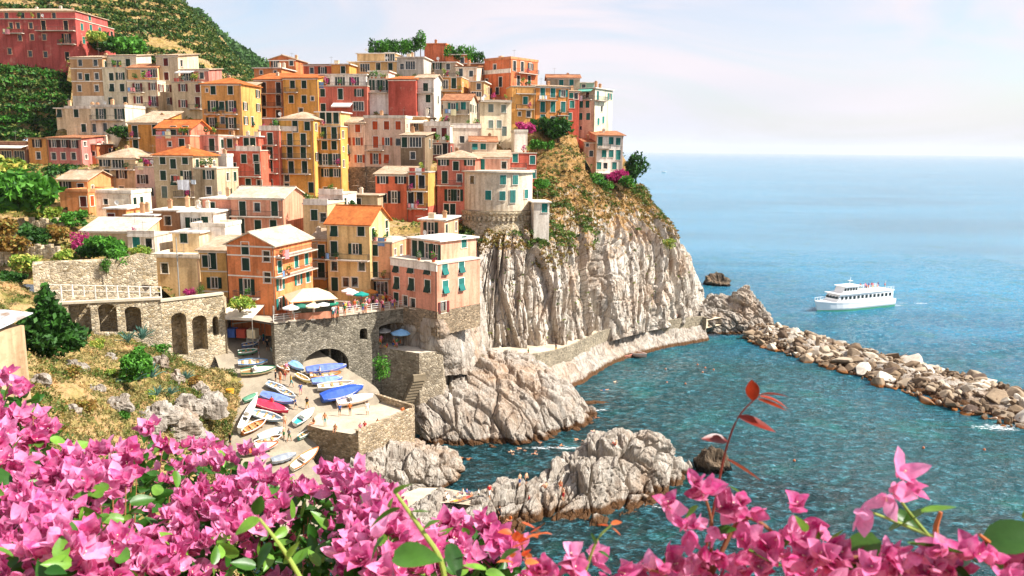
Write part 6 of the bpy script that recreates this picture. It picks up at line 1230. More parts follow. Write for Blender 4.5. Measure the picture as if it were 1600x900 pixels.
def body_mesh(j):
    names = list(j); idx = {n_: i for i, n_ in enumerate(names)}; me = bpy.data.meshes.new('person'); me.from_pydata([j[n_][:3] for n_ in names], [(idx[a], idx[b_]) for a, b_, _ in ED], []); me.update()
    o = bpy.data.objects.new('tmp', me); COL.objects.link(o); sk = o.modifiers.new('s', 'SKIN'); sk.use_smooth_shade = True
    for i, n_ in enumerate(names): d = me.skin_vertices[0].data[i]; r_ = j[n_][3]; d.radius = (r_, r_*0.85); d.use_root = (n_ == 'pel')
    su = o.modifiers.new('d', 'SUBSURF'); su.levels = 1; su.render_levels = 1
    dg = bpy.context.evaluated_depsgraph_get(); m = bpy.data.meshes.new_from_object(o.evaluated_get(dg)); bpy.data.objects.remove(o)
    segs = [(np.array(j[a][:3]), np.array(j[b_][:3]), k) for a, b_, k in ED]; cen = np.array([p.center for p in m.polygons]); best = np.full(len(cen), 9e9); mi = np.zeros(len(cen), int)
    for a, b_, k in segs:
        ab = b_-a; t = np.clip(((cen-a) @ ab)/max(ab @ ab, 1e-9), 0, 1); dd = np.linalg.norm(cen-(a+t[:, None]*ab), axis=1); u = dd < best; best[u] = dd[u]; mi[u] = k
    hd = np.array(j['hea'][:3]); tp = np.array(j['top'][:3])
    for c in range(4): m.materials.append(SKIN[0])
    m.polygons.foreach_set('material_index', mi.astype(np.int32)); return m
BODY = {k: body_mesh(v) for k, v in POSES.items()}
CLO = {'white': '#ece8e0', 'red': '#b8282c', 'blue': '#2f4f8f', 'black': '#1e1e22', 'yellow': '#d8b23a', 'green': '#3f7a4a', 'pink': '#d77f96', 'grey': '#8a8a8a', 'orange': '#d8702f', 'teal': '#2f8a8a', 'skin': None}
prd = random.Random(21)
def person(p, ps, top, bot, label, group, rz=None, scale=None):
    o = link('person', BODY[ps], None, p, (0, 0, prd.uniform(0, 6.28) if rz is None else rz), scale or prd.uniform(0.94, 1.06)); tag(o, label, 'person', group); sk = prd.choice(SKIN)
    ms = [sk, sk if CLO.get(top) is None else paint(CLO[top], 0.8), sk if CLO.get(bot) is None else paint(CLO[bot], 0.8), prd.choice(HAIR)]
    for i, m in enumerate(ms): o.material_slots[i].link = 'OBJECT'; o.material_slots[i].material = m
    return o
def rc(): return prd.choice(['white', 'red', 'blue', 'black', 'yellow', 'green', 'pink', 'grey', 'orange', 'teal'])
def rline(px): return 511-(px-440)*30/215     # photo row of the piazza railing foot
for k in range(62):
    px = prd.uniform(500, 648); up_ = prd.choice([1.5, 2.5, 5, 8, 11, 15]); py = rline(px)-up_-1.5; t, bt_ = rc(), rc()
    if px < 545 and up_ > 8: continue
    person(S(px, py, PZ+0.06), prd.choice(['stand', 'stand', 'walk']), t, bt_, f'person in {t} top and {bt_} shorts in the piazza crowd behind the railing', 'crowd on the piazza')
for k in range(16):
    px = prd.uniform(592, 662); py = prd.uniform(530, 545); t, bt_ = rc(), rc(); person(S(px, py, 12.0), prd.choice(['stand', 'sit', 'walk']), t, bt_, f'person in {t} top and {bt_} shorts on the bathing terrace by the vault', 'bathers on the terrace')
for (px, py, ps, t, b_, l) in [(431, 596, 'stand', 'black', 'black', 'person in black standing in the group between the boats'), (438, 599, 'stand', 'skin', 'orange', 'bare-chested person in orange shorts between the boats'), (445, 594, 'stand', 'skin', 'red', 'bare-chested person in red shorts in the group between the boats'), (448, 585, 'walk', 'pink', 'skin', 'person in pink walking past the pale blue cover'), (500, 592, 'stand', 'white', 'blue', 'person in white leaning at the covered boats'), (445, 668, 'stand', 'skin', 'orange', 'bare-chested person beside the pale blue open boat'), (444, 686, 'stand', 'skin', 'green', 'person in green shorts by the lower boats'), (360, 698, 'stand', 'black', 'black', 'dark figure on the path left of the lower boats'), (312, 690, 'walk', 'blue', 'pink', 'person in blue walking the path below the slope'), (319, 686, 'walk', 'grey', 'black', 'person in grey walking the path below the slope')]:
    person(RP(px, py, 0.05), ps, t, b_, l, 'people around the boats')
for (px, py, ps, t, b_, l) in [(508, 666, 'stand', 'skin', 'teal', 'standing person in teal shorts at the quay edge'), (531, 650, 'stand', 'blue', 'black', 'person in blue top standing on the quay'), (547, 649, 'stand', 'orange', 'black', 'person in orange top standing on the quay'), (574, 648, 'stand', 'white', 'white', 'person all in white standing on the quay'), (524, 673, 'sit', 'skin', 'black', 'lone person sitting on the quay edge'), (563, 671, 'sit', 'pink', 'black', 'person in pink sitting at the quay corner'), (570, 668, 'sit', 'red', 'black', 'person in red sitting at the quay corner'), (590, 664, 'sit', 'skin', 'red', 'person in red shorts sitting on the quay parapet side'), (490, 663, 'sit', 'skin', 'orange', 'person in orange shorts sitting by the white motor boat'), (629, 645, 'sit', 'orange', 'orange', 'person in orange sitting in the quay corner by the stair')]:
    person(S(px, py, QZ+0.02), ps, t, b_, l, 'people on the quay', rz=prd.uniform(-0.6, 0.6))
def project(G):
    f = G.reshape(-1, 3)-np.array(CAMP); L_ = f @ np.array(CAM_ROT); return np.stack([CX-FPX*L_[:, 0]/L_[:, 2], CY+FPX*L_[:, 1]/L_[:, 2]], 1), -L_[:, 2]
PB, DB = project(ROCKBG); PA_, DA_ = project(ROCKAG)
def on_rock(px, py, Pj=None, Dj=None, G=None):
    Pj, Dj, G = (PB, DB, ROCKBG) if Pj is None else (Pj, Dj, G); c = np.hypot(Pj[:, 0]-px, Pj[:, 1]-py)+0.15*Dj; return Vector(G.reshape(-1, 3)[int(np.argmin(c))])
for (px, py, ps, t, b_, l) in [(826, 785, 'sit', 'red', 'skin', 'sunbather in red on a towel on the long jagged rock'), (880, 782, 'stand', 'skin', 'red', 'bare-chested person standing on the long jagged rock'), (812, 760, 'stand', 'skin', 'blue', 'left of two people standing on the rock near the swimming hole'), (823, 758, 'stand', 'skin', 'black', 'right of two people standing on the rock near the swimming hole'), (852, 764, 'sit', 'skin', 'orange', 'sunbather in orange sitting high on the jagged rock'), (875, 760, 'sit', 'skin', 'red', 'sunbather in red shorts sitting behind the standing person'), (962, 696, 'sit', 'skin', 'red', 'person perched on the highest crest of the jagged rock'), (780, 812, 'stand', 'black', 'black', 'dark person standing low on the jagged rock by the flowers'), (798, 815, 'sit', 'orange', 'skin', 'person in orange sitting low on the jagged rock'), (765, 780, 'walk', 'red', 'white', 'person in red walking from the bathing slab to the rock'), (748, 783, 'stand', 'white', 'green', 'person in white standing at the edge of the bathing slab')]:
    person(on_rock(px, py), ps, t, b_, l, 'sunbathers on the rocks')
beach = [S(600, 800, 2.2), S(640, 792, 2.0), S(700, 785, 1.9), S(740, 790, 1.8), S(745, 772, 1.0), S(690, 762, 1.2), S(655, 762, 1.6), S(620, 775, 2.0)]
b = MB(); b.poly([(p.x, p.y, p.z) for p in beach]); tag(b.obj('bathing_slab', concrete('#c0af96')), kind='structure')
for k in range(9):
    px, py = prd.uniform(650, 730), prd.uniform(772, 786); t = prd.choice(['skin', 'teal', 'red', 'blue', 'white']); person(S(px, py, 1.95), prd.choice(['lie', 'sit', 'lie']), t, rc(), 'sunbather resting on the pale bathing slab behind the flowers', 'sunbathers on the bathing slab')
for k, (px, py) in enumerate([(716, 716), (728, 717), (800, 708), (815, 703), (836, 708), (848, 692), (874, 698), (905, 688), (925, 676), (945, 610), (958, 598), (930, 652)]):
    person(S(px, py, -0.06), 'swim', 'skin', prd.choice(['red', 'blue', 'black']), 'swimmer in the green water of the cove', 'swimmers in the cove')
for k, px in enumerate((1018, 1036, 1042, 1050, 1056, 1063, 770, 832, 870)):
    c = C[int(np.argmin([abs(project(np.array([q]))[0][0, 0]-px) for q in C]))]; n_ = Nn[int(np.argmin([abs(project(np.array([q]))[0][0, 0]-px) for q in C]))]; t = rc()
    person(Vector(c)+Vector(n_)*(0.5+0.4*(k % 2)), prd.choice(['stand', 'walk']), t, rc(), 'walker on the curving path below the cliff', 'walkers on the cliff path')
for k in range(10):
    x = -FL*0.42+k*0.85; q = person(FER.matrix_basis @ Vector((x, prd.uniform(-1.8, 1.8), 4.56)), 'stand', prd.choice(['red', 'orange', 'white', 'blue', 'pink']), rc(), 'passenger standing on the upper deck of the ferry', 'ferry passengers')
# ---------------------------------------------------------------- piazza furniture
def parasol(p, r, hgt, col, label, grp='parasols on the piazza'):
    root = empty('parasol', p, prd.uniform(0, 1), label, 'parasol', grp); b = MB(); n = 8; ap = (0, 0, hgt)
    for k in range(n): a0, a1 = 2*math.pi*k/n, 2*math.pi*(k+1)/n; b.poly([(r*math.cos(a0), r*math.sin(a0), hgt-r*0.38), (r*math.cos(a1), r*math.sin(a1), hgt-r*0.38), ap]); b.poly([(r*math.cos(a0), r*math.sin(a0), hgt-r*0.38), (r*math.cos(a1), r*math.sin(a1), hgt-r*0.38), (r*math.cos(a1), r*math.sin(a1), hgt-r*0.38-0.18), (r*math.cos(a0), r*math.sin(a0), hgt-r*0.38-0.18)])
    b.obj('canopy', paint(col, 0.8), root); b = MB(); b.tube([(0, 0, 0), (0, 0, hgt)], 0.035, 6); b.obj('pole', paint('#8f7a60'), root); b = MB(); b.box(-0.3, 0.3, -0.3, 0.3, 0.0, 0.1); b.obj('base', concrete('#8a8074'), root)
for px, py, r, c, l in [(455, 503, 1.6, '#f2efe8', 'domed white parasol at the left end of the piazza'), (471, 500, 1.5, '#2f6a58', 'dark green parasol beside the white domed one'), (489, 500, 1.5, '#efe0bc', 'cream parasol in the front row of the piazza'), (505, 497, 1.5, '#f4f2ee', 'plain white parasol between cream and green ones'), (517, 495, 1.6, '#1f7a5c', 'emerald green parasol in the front row of the piazza'), (553, 478, 1.7, '#e9c4c4', 'pale pink parasol near the beige house'), (565, 480, 1.6, '#15857a', 'teal parasol near the beige house'), (545, 474, 1.6, '#f0e8e0', 'white parasol behind the pale pink one'), (580, 476, 1.5, '#d98a3a', 'orange parasol by the loggia')]: parasol(S(px, py, PZ+0.06), r*0.68, 2.35, c, l)
parasol(S(627, 540, 12), 1.5, 2.5, '#8fc0e6', 'sky blue parasol on the bathing terrace', 'parasols on the terrace'); parasol(S(600, 536, 12), 1.1, 2.3, '#e8e4dc', 'white parasol in front of the vault', 'parasols on the terrace')
# restaurant pavilion
pc = S(486, 493, PZ+0.06); PAV = empty('restaurant_pavilion', pc, R(24), 'beige tent-roofed restaurant pavilion in front of the orange gabled house', 'pavilion')
b = MB(); W2, D2, hz = 2.9, 2.6, 2.6
b.loft([[(-W2-.3, -D2-.3, hz), (W2+.3, -D2-.3, hz), (W2+.3, D2+.3, hz), (-W2-.3, D2+.3, hz)], [(-W2*0.35, -0.1, hz+1.2), (W2*0.35, -0.1, hz+1.2), (W2*0.35, 0.1, hz+1.2), (-W2*0.35, 0.1, hz+1.2)]]); b.obj('roof', paint('#e3c9a2', 0.8), PAV)
b = MB(); b.box(-W2, W2, -D2, D2, 0, 0.95); b.obj('low_wall', plaster('#d98a68'), PAV)
for sx, sy in ((-1, -1), (0, -1), (1, -1), (1, 0), (1, 1), (-1, 1), (-1, 0)): b = MB(); b.box(-0.09, 0.09, -0.09, 0.09, 0.95, hz); b.obj('post', paint('#efe6d6'), PAV, loc=(sx*(W2-0.1), sy*(D2-0.1), 0))
for k, (x, y, rz) in enumerate([(-W2/2, -D2+0.1, 0), (W2/2, -D2+0.1, 0), (W2-0.1, -D2/2, math.pi/2), (W2-0.1, D2/2, math.pi/2)]): b = MB(); b.box(-1.2, 1.2, -0.02, 0.02, 0.96, hz-0.2); b.obj('window_pane', glass(), PAV, loc=(x, y, 0), rot=(0, 0, rz))
# market awning left of the piazza
ma = P(380, 520, 106); MA = empty('market_awning', ma, R(-8), 'wide cream canvas awning over the shop at the head of the ramp', 'awning')
b = MB(); b.hexa([(-2.4, -2.0, 2.5), (2.4, -2.0, 2.5), (2.4, 1.8, 3.6), (-2.4, 1.8, 3.6), (-2.4, -2.0, 2.56), (2.4, -2.0, 2.56), (2.4, 1.8, 3.66), (-2.4, 1.8, 3.66)]); b.box(-2.4, 2.4, -2.04, -2.0, 2.2, 2.56); b.obj('canvas', paint('#e9dcc8', 0.85), MA)
for sx in (-2.3, 2.3):
    for sy, hh in ((-1.9, 2.5), (1.7, 3.5)): b = MB(); b.tube([(sx, sy, -1.5), (sx, sy, hh)], 0.05, 6); b.obj('post', paint('#9a9488'), MA)
for k, c in enumerate(('#4a6ab5', '#b04a3a', '#d8c8a8')): b = MB(); b.box(-2.2+k*1.5, -1.0+k*1.5, -0.6, 0.6, -0.6, 0.6); b.obj('stall_counter', paint(c, 0.8), MA)
# laundry
def sheet(h_, x0, x1, y0, y1, col, label, off=-1.08):
    u0, z0 = h_.loc(x0, y0, off); u1, z1 = h_.loc(x1, y1, off); b = MB(); n = 8; fr, bk = [], []
    for i in range(n+1):
        u = u0+(u1-u0)*i/n; w = 0.05*math.sin(i*1.7); fr.append([(u, off+w*0.4, z0), (u, off+w, z1+0.06*math.sin(i*0.9))]); bk.append([(u, off+w*0.4+0.02, z0), (u, off+w+0.02, z1+0.06*math.sin(i*0.9))])
    b.loft([a+list(reversed(c)) for a, c in zip(fr, bk)]); o = b.obj('laundry_sheet', paint(col, 0.9)); o.location = h_.O; o.rotation_euler = (0, 0, h_.yaw); tag(o, label, 'laundry', 'washing hung out to dry')
sheet(LAUN, 277, 296, 281, 297, '#eef0f4', 'large white bed sheet hanging from the balcony of the grey beige house')
sheet(LAUN, 298, 306, 281, 288, '#c9d2d8', 'small grey cloth drying beside the large white sheet')
for hh in [h_ for h_ in ()]: pass
# lamp post and mast
lp = P(281, 470, 106); LP = empty('lamp_post', lp, 0, 'tall thin metal lamp post in front of the big cream block', 'lamp post'); b = MB(); b.tube([(0, 0, -1), (0, 0, 8.6)], [0.09, 0.06], 6); b.obj('pole', paint('#8f8c86'), LP); b = MB(); b.tube([(0, 0, 6.0), (0.5, -0.2, 6.25)], 0.03, 5); b.box(0.35, 0.85, -0.35, -0.1, 6.22, 6.34); b.obj('lamp_head', paint('#3a3632'), LP)
mp = RP(430, 550); MP = empty('boat_crane', mp, 0, 'slim grey boat hoist mast with long boom by the ramp head', 'hoist'); b = MB(); b.tube([(0, 0, -0.5), (0, 0, 6.4)], 0.12, 7); b.obj('mast', paint('#a09c94'), MP); b = MB(); b.tube([(-5.5, -0.5, 4.0), (7.0, 1.2, 5.6)], 0.09, 6); b.obj('boom', paint('#a09c94'), MP)
# small shed on the near slope
sc_ = P(-12, 560, 41); SH = empty('garden_shed', sc_, R(-20), 'weathered shed with corrugated metal roof at the left edge', 'shed')
b = MB(); b.box(-3.2, 0.5, 0, 1.6, -3.0, 1.5); b.obj('wall', plaster('#b89a76', 1.4), SH)
t = NT('corrugated_metal'); v = t.coord(rnd=False); w = t.wave(v, 3.2, 0, 'X', 0); nn = t.noise(v, 0.9, 5, 0.65); cmat = t.done(t.mix(t.ramp(nn, [(0.45, 0), (0.62, 1)]), '#c9d0d4', '#9a7a5c'), 0.5, t.bump(w, 0.9, 0.06), 0.4)
b = MB(); b.hexa([(-3.5, -0.5, 1.52), (0.75, -0.5, 1.52), (0.75, 2.0, 2.1), (-3.5, 2.0, 2.1), (-3.5, -0.5, 1.58), (0.75, -0.5, 1.58), (0.75, 2.0, 2.16), (-3.5, 2.0, 2.16)]); b.obj('roof', cmat, SH)
b = MB(); b.hexa([(-3.5, -1.9, 0.75), (1.0, -1.9, 0.75), (1.0, -0.5, 1.35), (-3.5, -0.5, 1.35), (-3.5, -1.9, 0.8), (1.0, -1.9, 0.8), (1.0, -0.5, 1.4), (-3.5, -0.5, 1.4)]); b.obj('porch_roof', paint('#a98058', 0.8, 0.25), SH)
for x in (-3.3, -1.6, -0.2, 0.9): b = MB(); b.box(x-0.05, x+0.05, -1.8, -1.7, -2.6, 0.78); b.obj('porch_post', paint('#8d7a62'), SH)
for k in range(3): b = MB(); b.box(-3.3, 0.9, -1.77, -1.73, -1.4+k*0.6, -1.34+k*0.6); b.obj('rail', paint('#b3a488'), SH)
bin_ = RP(360, 625); q = empty('waste_bin', bin_, 0, 'yellow waste bin on the path beside the boats', 'bin'); b = MB(); b.loft([[(r*math.cos(a), r*math.sin(a), z) for a in np.linspace(0, 2*math.pi, 12, endpoint=False)] for r, z in ((0.38, 0), (0.48, 1.3))]); b.obj('body', paint('#e0a83a', 0.5), q); b = MB(); b.loft([[(r*math.cos(a), r*math.sin(a), z) for a in np.linspace(0, 2*math.pi, 12, endpoint=False)] for r, z in ((0.52, 1.302), (0.52, 1.4))]); b.obj('rim', paint('#c98f2a', 0.5), q)
# pale outcrops and a low wall where the near slope meets the path
for k, (px, py, z, r, hh) in enumerate([(272, 668, 13.0, 2.6, 2.2), (250, 650, 15.0, 2.0, 1.6), (292, 640, 12.5, 1.8, 1.8), (300, 690, 10.0, 2.2, 1.6), (330, 640, 11.0, 1.9, 2.4), (232, 668, 15.5, 1.5, 1.2)]):
    lump('slope_outcrop', px, py, z, r*0.8, hh*0.75, cliff_mat('sea'), ['largest pale outcrop at the foot of the grassy slope', 'pale outcrop left of the largest one on the slope', 'pale outcrop under the tall arches', 'low pale outcrop beside the path walkers', 'tall pale outcrop between arcade and boat ramp', 'smallest pale outcrop half sunk in the dry grass'][k], seed=20+k, n=20)
# potted plants on roof terraces and balconies
pm = MB(); pm.loft([[(r*math.cos(a), r*math.sin(a), z) for a in np.linspace(0, 2*math.pi, 8, endpoint=False)] for r, z in ((0.16, 0), (0.24, 0.36))]); POT = pm.mesh('pot', paint('#b5603a', 0.8))
PLM = []
for k in range(4):
    pts = blob_points([(0, 0, 0.75, 0.42), (0.15, 0.1, 1.05, 0.3), (-0.2, 0, 0.6, 0.3)], 90); V, F = leaf_cloud(pts, 0.12); PLM.append(np_mesh('leaves', V, F, [F_MID(), F_DARK(), F_LIGHT(), F_MAG()][k], tint=RNG.random(len(F))))
def short(h_, n):
    w = h_.label.split()
    if len(w) <= n: return ' '.join(w)
    w = w[:n]
    stop = {'with', 'and', 'on', 'in', 'of', 'the', 'a', 'an', 'its', 'over', 'below', 'behind', 'beside', 'right', 'left', 'above', 'at', 'by', 'to', 'under', 'between', 'one', 'from', 'two', 'three', 'tall', 'long', 'dark', 'white', 'pale', 'red', 'orange', 'green', 'small', 'wide', 'big', 'roof'}
    while w[-1] in stop and len(w) > 3: w.pop()
    return ' '.join(w)
for h_ in HOUSES:
    if h_.terr:
        for u0_, u1_, z_, off_ in h_.terr:
            for k in range(prd.choice([1, 2, 3, 4])):
                u = prd.uniform(u0_+0.4, max(u0_+0.5, u1_-0.4)); c = h_.O+h_.e*u+h_.i*(off_+prd.uniform(0.35, 0.7))+Vector((0, 0, z_+0.22)); root = empty('potted_plant', c, 0, 'small potted plant on the '+short(h_, 11), 'plant', 'potted plants on the roof terraces'); link('pot', POT, root); link('leaves', PLM[prd.randrange(4)], root, scale=prd.uniform(0.8, 1.5), rot=(0, 0, prd.uniform(0, 6)))

# more life on the ramp
for k, (px, py) in enumerate([(404, 545), (412, 538), (418, 548), (396, 532), (455, 605), (462, 640), (470, 618), (480, 640), (425, 640), (452, 690), (405, 565), (436, 560)]):
    t, bt_ = rc(), rc(); person(RP(px, py, 0.05), prd.choice(['stand', 'walk', 'walk']), t, bt_, f'person in {t} top and {bt_} shorts strolling on the boat ramp', 'strollers on the ramp')
# dry stone terrace walls on the earth bank
for (x0, y0, d0, x1, y1, d1_, l_) in [(-30, 352, 124, 100, 352, 124, 'upper dry stone terrace wall on the earth bank'), (-30, 392, 112, 90, 392, 111, 'lower dry stone terrace wall on the earth bank')]:
    a_, c_ = P(x0, y0, d0), P(x1, y1, d1_); L_ = Vector((c_.x-a_.x, c_.y-a_.y, 0)).length; b = MB(); n = 24
    for i in range(n):
        u0, u1 = L_*i/n, L_*(i+1)/n; h0 = 0.8+0.35*math.sin(i*1.9)+0.2*prd.random(); b.box(u0, u1-0.01, prd.uniform(-0.1, 0.05), 0.7, -3.5, h0)
    o = b.obj('terrace_wall', STA, loc=a_, rot=(0, 0, math.atan2(c_.y-a_.y, c_.x-a_.x))); tag(o, l_, 'wall')

for l_, a_, c_, h_, k_, cv_ in [('small white boat high on the lane under the awning', (385, 536), (410, 532), '#ecebe4', 'open', '#fff'), ('blue hulled boat beside the market awning', (378, 545), (404, 541), '#3f6aa8', 'open', '#fff'), ('orange boat behind the light blue cover', (430, 572), (452, 586), '#cf6a35', 'open', '#fff'), ('pale yellow boat between the group of people and the vault', (462, 590), (484, 602), '#e8d48a', 'open', '#fff'), ('white boat with green cover left of the red one', (380, 632), (402, 622), '#e8e6de', 'cover', '#4f8a6a'), ('brown varnished boat beside the mint green one', (398, 700), (440, 688), '#8a5a34', 'open', '#fff'), ('small turquoise dinghy by the quay wall', (466, 690), (486, 678), '#3fa8a0', 'open', '#fff'), ('grey covered boat lowest on the ramp', (424, 726), (462, 716), '#b8b8b4', 'cover', '#8a9098')]:
    boat(l_, a_, c_, h_, k_, cv_, beam=0.32)
# washing and pots on the balconies
WCOL = ['#e9e7e2', '#c9d4de', '#d98a8a', '#6f8fb8', '#e3d6a8', '#b8574a']
def cloth_mesh(w, hh):
    b = MB(); n = 4; b.loft([[(w*i/n, 0.02*math.sin(i*2.1), 0), (w*i/n, 0.03*math.sin(i*2.1), -hh+0.04*math.sin(i)), (w*i/n, 0.03*math.sin(i*2.1)+0.015, -hh+0.04*math.sin(i)), (w*i/n, 0.02*math.sin(i*2.1)+0.015, 0)] for i in range(n+1)]); return b
CLM = {(c, w): cloth_mesh(w, hh).mesh('washing', paint(c, 0.9)) for c in WCOL for w, hh in ((0.5, 0.8), (1.1, 1.3))}
for h_ in HOUSES:
    for p_, rz_, L_, dep_ in h_.balcs:
        Mx = Matrix.Translation(h_.O) @ Matrix.Rotation(h_.yaw, 4, 'Z') @ Matrix.Translation(p_) @ Matrix.Rotation(rz_, 4, 'Z')
        if prd.random() < 0.3 and L_ > 1.6:
            u = 0.2
            for k in range(prd.choice([1, 2, 3])):
                w = prd.choice([0.5, 0.5, 1.1])
                if u+w > L_: break
                o = link('washing', CLM[(prd.choice(WCOL), w)], None, Mx @ Vector((u, -dep_-0.05, 0.92)), (0, 0, h_.yaw+rz_)); tag(o, 'washing on a balcony of the '+short(h_, 10), 'laundry', 'washing on the balcony rails'); u += w+0.12
        if prd.random() < 0.45 and dep_ > 0.5:
            c = Mx @ Vector((prd.uniform(0.3, max(0.35, L_-0.3)), -dep_+0.3, 0.01)); root = empty('potted_plant', c, 0, 'balcony plant pot of the '+short(h_, 11), 'plant', 'potted plants on the balconies'); link('pot', POT, root); link('leaves', PLM[prd.randrange(4)], root, scale=prd.uniform(0.8, 1.2))

for k, (px, py, D_, r_, hh) in enumerate([(60, 600, 58, 0.9, 0.8), (120, 575, 72, 1.1, 0.9), (150, 610, 66, 0.8, 0.7), (185, 630, 68, 1.0, 0.9), (110, 640, 55, 0.7, 0.6), (250, 570, 86, 1.3, 1.2), (275, 590, 86, 1.0, 1.1), (310, 610, 88, 1.2, 1.2), (215, 655, 66, 0.9, 0.8), (170, 560, 80, 0.9, 0.8)]):
    c = on_rock(px, py, *project(SLOPEG), SLOPEG); n = 14; u = np.linspace(0, 2*math.pi, n*2); v = np.linspace(0, math.pi*0.62, n); U, W = np.meshgrid(u, v); G = np.stack([np.sin(W)*np.cos(U), np.sin(W)*np.sin(U), np.cos(W)], -1); F1, F2, cv = worley(G*1.4+k*7); dd = 1+0.5*cv-0.2*np.exp(-((F2-F1)/0.1)**2); dd[:, -1] = dd[:, 0]; G = G*dd[..., None]*np.array([r_, r_*0.8, hh]); G[0] = G[0, 0]
    o = link('slope_rock', np_mesh('slope_rock', G.reshape(-1, 3), grid_faces(n, 2*n), cliff_mat('sea')), loc=c-Vector((0, 0, 0.2))); tag(o, 'weathered grey rock lying in the dry grass of the near slope', 'rock', 'rocks on the near slope')
for px, py, r_, m_, h_, l_ in [(135, 640, 0.8, F_DRY, 0.9, 'rusty dry bush low on the near slope'), (175, 590, 0.9, F_LIGHT, 1.0, 'yellow green bush in the middle of the near slope'), (110, 590, 0.9, F_DRY, 1.0, 'dry brown bush below the dark conifer'), (150, 545, 1.1, F_LIGHT, 1.2, 'pale green bush right of the dark conifer'), (255, 545, 1.1, F_MID, 1.1, 'green bush at the foot of the arcade'), (190, 655, 0.8, F_MID, 0.8, 'small green bush above the pink flowers'), (300, 600, 1.0, F_DRY, 1.0, 'brown bush beside the tall arches'), (235, 625, 0.9, F_LIGHT, 0.9, 'olive bush among the agaves')]:
    bush('shrub', l_, 'shrub', px, py, 60, r_, m_(), 700, h=h_, base=on_rock(px, py, *project(SLOPEG), SLOPEG))
# ---------------------------------------------------------------- bougainvillea in the foreground
def bract_mat():
    t = NT('bougainvillea_bract'); a = t.attr('tint')['Fac']; v = t.coord(rnd=False); n = t.noise(t.coord(), 60, 4, 0.6); vein = t.noise(t.coord(scale=(1, 1, 1)), 140, 3, 0.6)
    col = t.ramp(t.rand(), [(0.0, '#97124f'), (0.25, '#c42c78'), (0.6, '#e667a6'), (1.0, '#f7aed2')]); col = t.mix(t.ramp(n, [(0.35, 0), (0.72, 0.55)]), col, '#f7b4d4'); col = t.mix(0.5, col, t.ramp(vein, [(0.35, 0.72), (0.6, 1.08)]), 'MULTIPLY')
    t.done(col, 0.55, t.bump(vein, 0.4, 0.0015), 0.2); tr = t.n.new('ShaderNodeBsdfTranslucent'); t.l.new(col, tr.inputs['Color']); mx = t.n.new('ShaderNodeMixShader'); mx.inputs[0].default_value = 0.42
    t.l.new(t.bsdf.outputs[0], mx.inputs[1]); t.l.new(tr.outputs[0], mx.inputs[2]); t.l.new(mx.outputs[0], t.out.inputs[0]); return t.mat
def leafy(c1, c2, tr_=0.35, name='leaf'):
    t = NT('plant_'+name); n = t.noise(t.coord(), 45, 4, 0.6); col = t.mix(t.rand(), c1, c2); col = t.mix(0.8, col, t.ramp(n, [(0.3, 0.7), (0.65, 1.15)]), 'MULTIPLY'); t.done(col, 0.38, t.bump(n, 0.3, 0.002), 0.4)
    tr = t.n.new('ShaderNodeBsdfTranslucent'); t.l.new(col, tr.inputs['Color']); mx = t.n.new('ShaderNodeMixShader'); mx.inputs[0].default_value = tr_
    t.l.new(t.bsdf.outputs[0], mx.inputs[1]); t.l.new(tr.outputs[0], mx.inputs[2]); t.l.new(mx.outputs[0], t.out.inputs[0]); return t.mat
BR = bract_mat(); LG = leafy('#2a5a1a', '#7aa83a'); LR = leafy('#5a140e', '#a83a1e', 0.3, 'red_leaf'); LO = leafy('#d8502a', '#f08a4a', 0.4, 'orange_bract'); STM = paint('#8a5a3a', 0.7); STG = paint('#8a9a45', 0.6)
def blade(L, W, fold=0.25, curl=0.25, nx=6, tip=1.6):
    """pointed ovate blade along +x, folded along its midrib: verts, quads"""
    V, F = [], []
    for i in range(nx+1):
        t = i/nx; w = W/2*(math.sin(math.pi*min(1, t*0.92+0.06)**0.8))**0.9*(1-0.15*t) if i < nx else 0.0005; z = curl*L*t*t; y = fold*w
        V += [(t*L, -w, z+y), (t*L, -w*0.5, z+y*0.35), (t*L, 0, z), (t*L, w*0.5, z+y*0.35), (t*L, w, z+y)]
    for i in range(nx):
        for k in range(4): a = i*5+k; F.append((a, a+1, a+6, a+5))
    return np.array(V), F
def flower_mesh(seed, small=False):
    rd = random.Random(seed); V, F, mi = [], [], []
    for k in range(3):
        L_, W_ = 0.038*rd.uniform(0.85, 1.12), 0.029*rd.uniform(0.85, 1.1); v, f = blade(L_, W_, rd.uniform(0.15, 0.5), rd.uniform(-0.15, 0.45), 6); ph = rd.uniform(0, 6.28)
        v[:, 2] += 0.0016*np.sin(v[:, 0]/L_*9+ph)*np.sign(v[:, 1])*np.minimum(1, np.abs(v[:, 1])/(W_*0.25)); v[:, 1] += 0.12*L_*np.sin(ph)*(v[:, 0]/L_)**2      # ruffled edge, twisted tip
        Mx = Matrix.Rotation(k*2.094+rd.uniform(-0.25, 0.25), 3, 'Z') @ Matrix.Rotation(-rd.uniform(0.5, 1.15), 3, 'Y') @ Matrix.Rotation(rd.uniform(-0.3, 0.3), 3, 'X')
        b0 = len(V); V += [tuple(Mx @ Vector(q)) for q in v]; F += [tuple(b0+i for i in q) for q in f]; mi += [0]*len(f)
    b = MB(); b.tube([(0, 0, 0), (0.002, 0.002, 0.012)], [0.0008, 0.0014], 5); b0 = len(V); V += b.v; F += [tuple(b0+i for i in q) for q in b.f]; mi += [1]*len(b.f)
    me = bpy.data.meshes.new('flower'); me.from_pydata(V, [], F); me.update(); me.materials.append(BR); me.materials.append(paint('#efe6c0')); me.polygons.foreach_set('material_index', np.array(mi, dtype=np.int32)); me.polygons.foreach_set('use_smooth', np.full(len(me.polygons), True)); return me
FM = [flower_mesh(k) for k in range(16)]
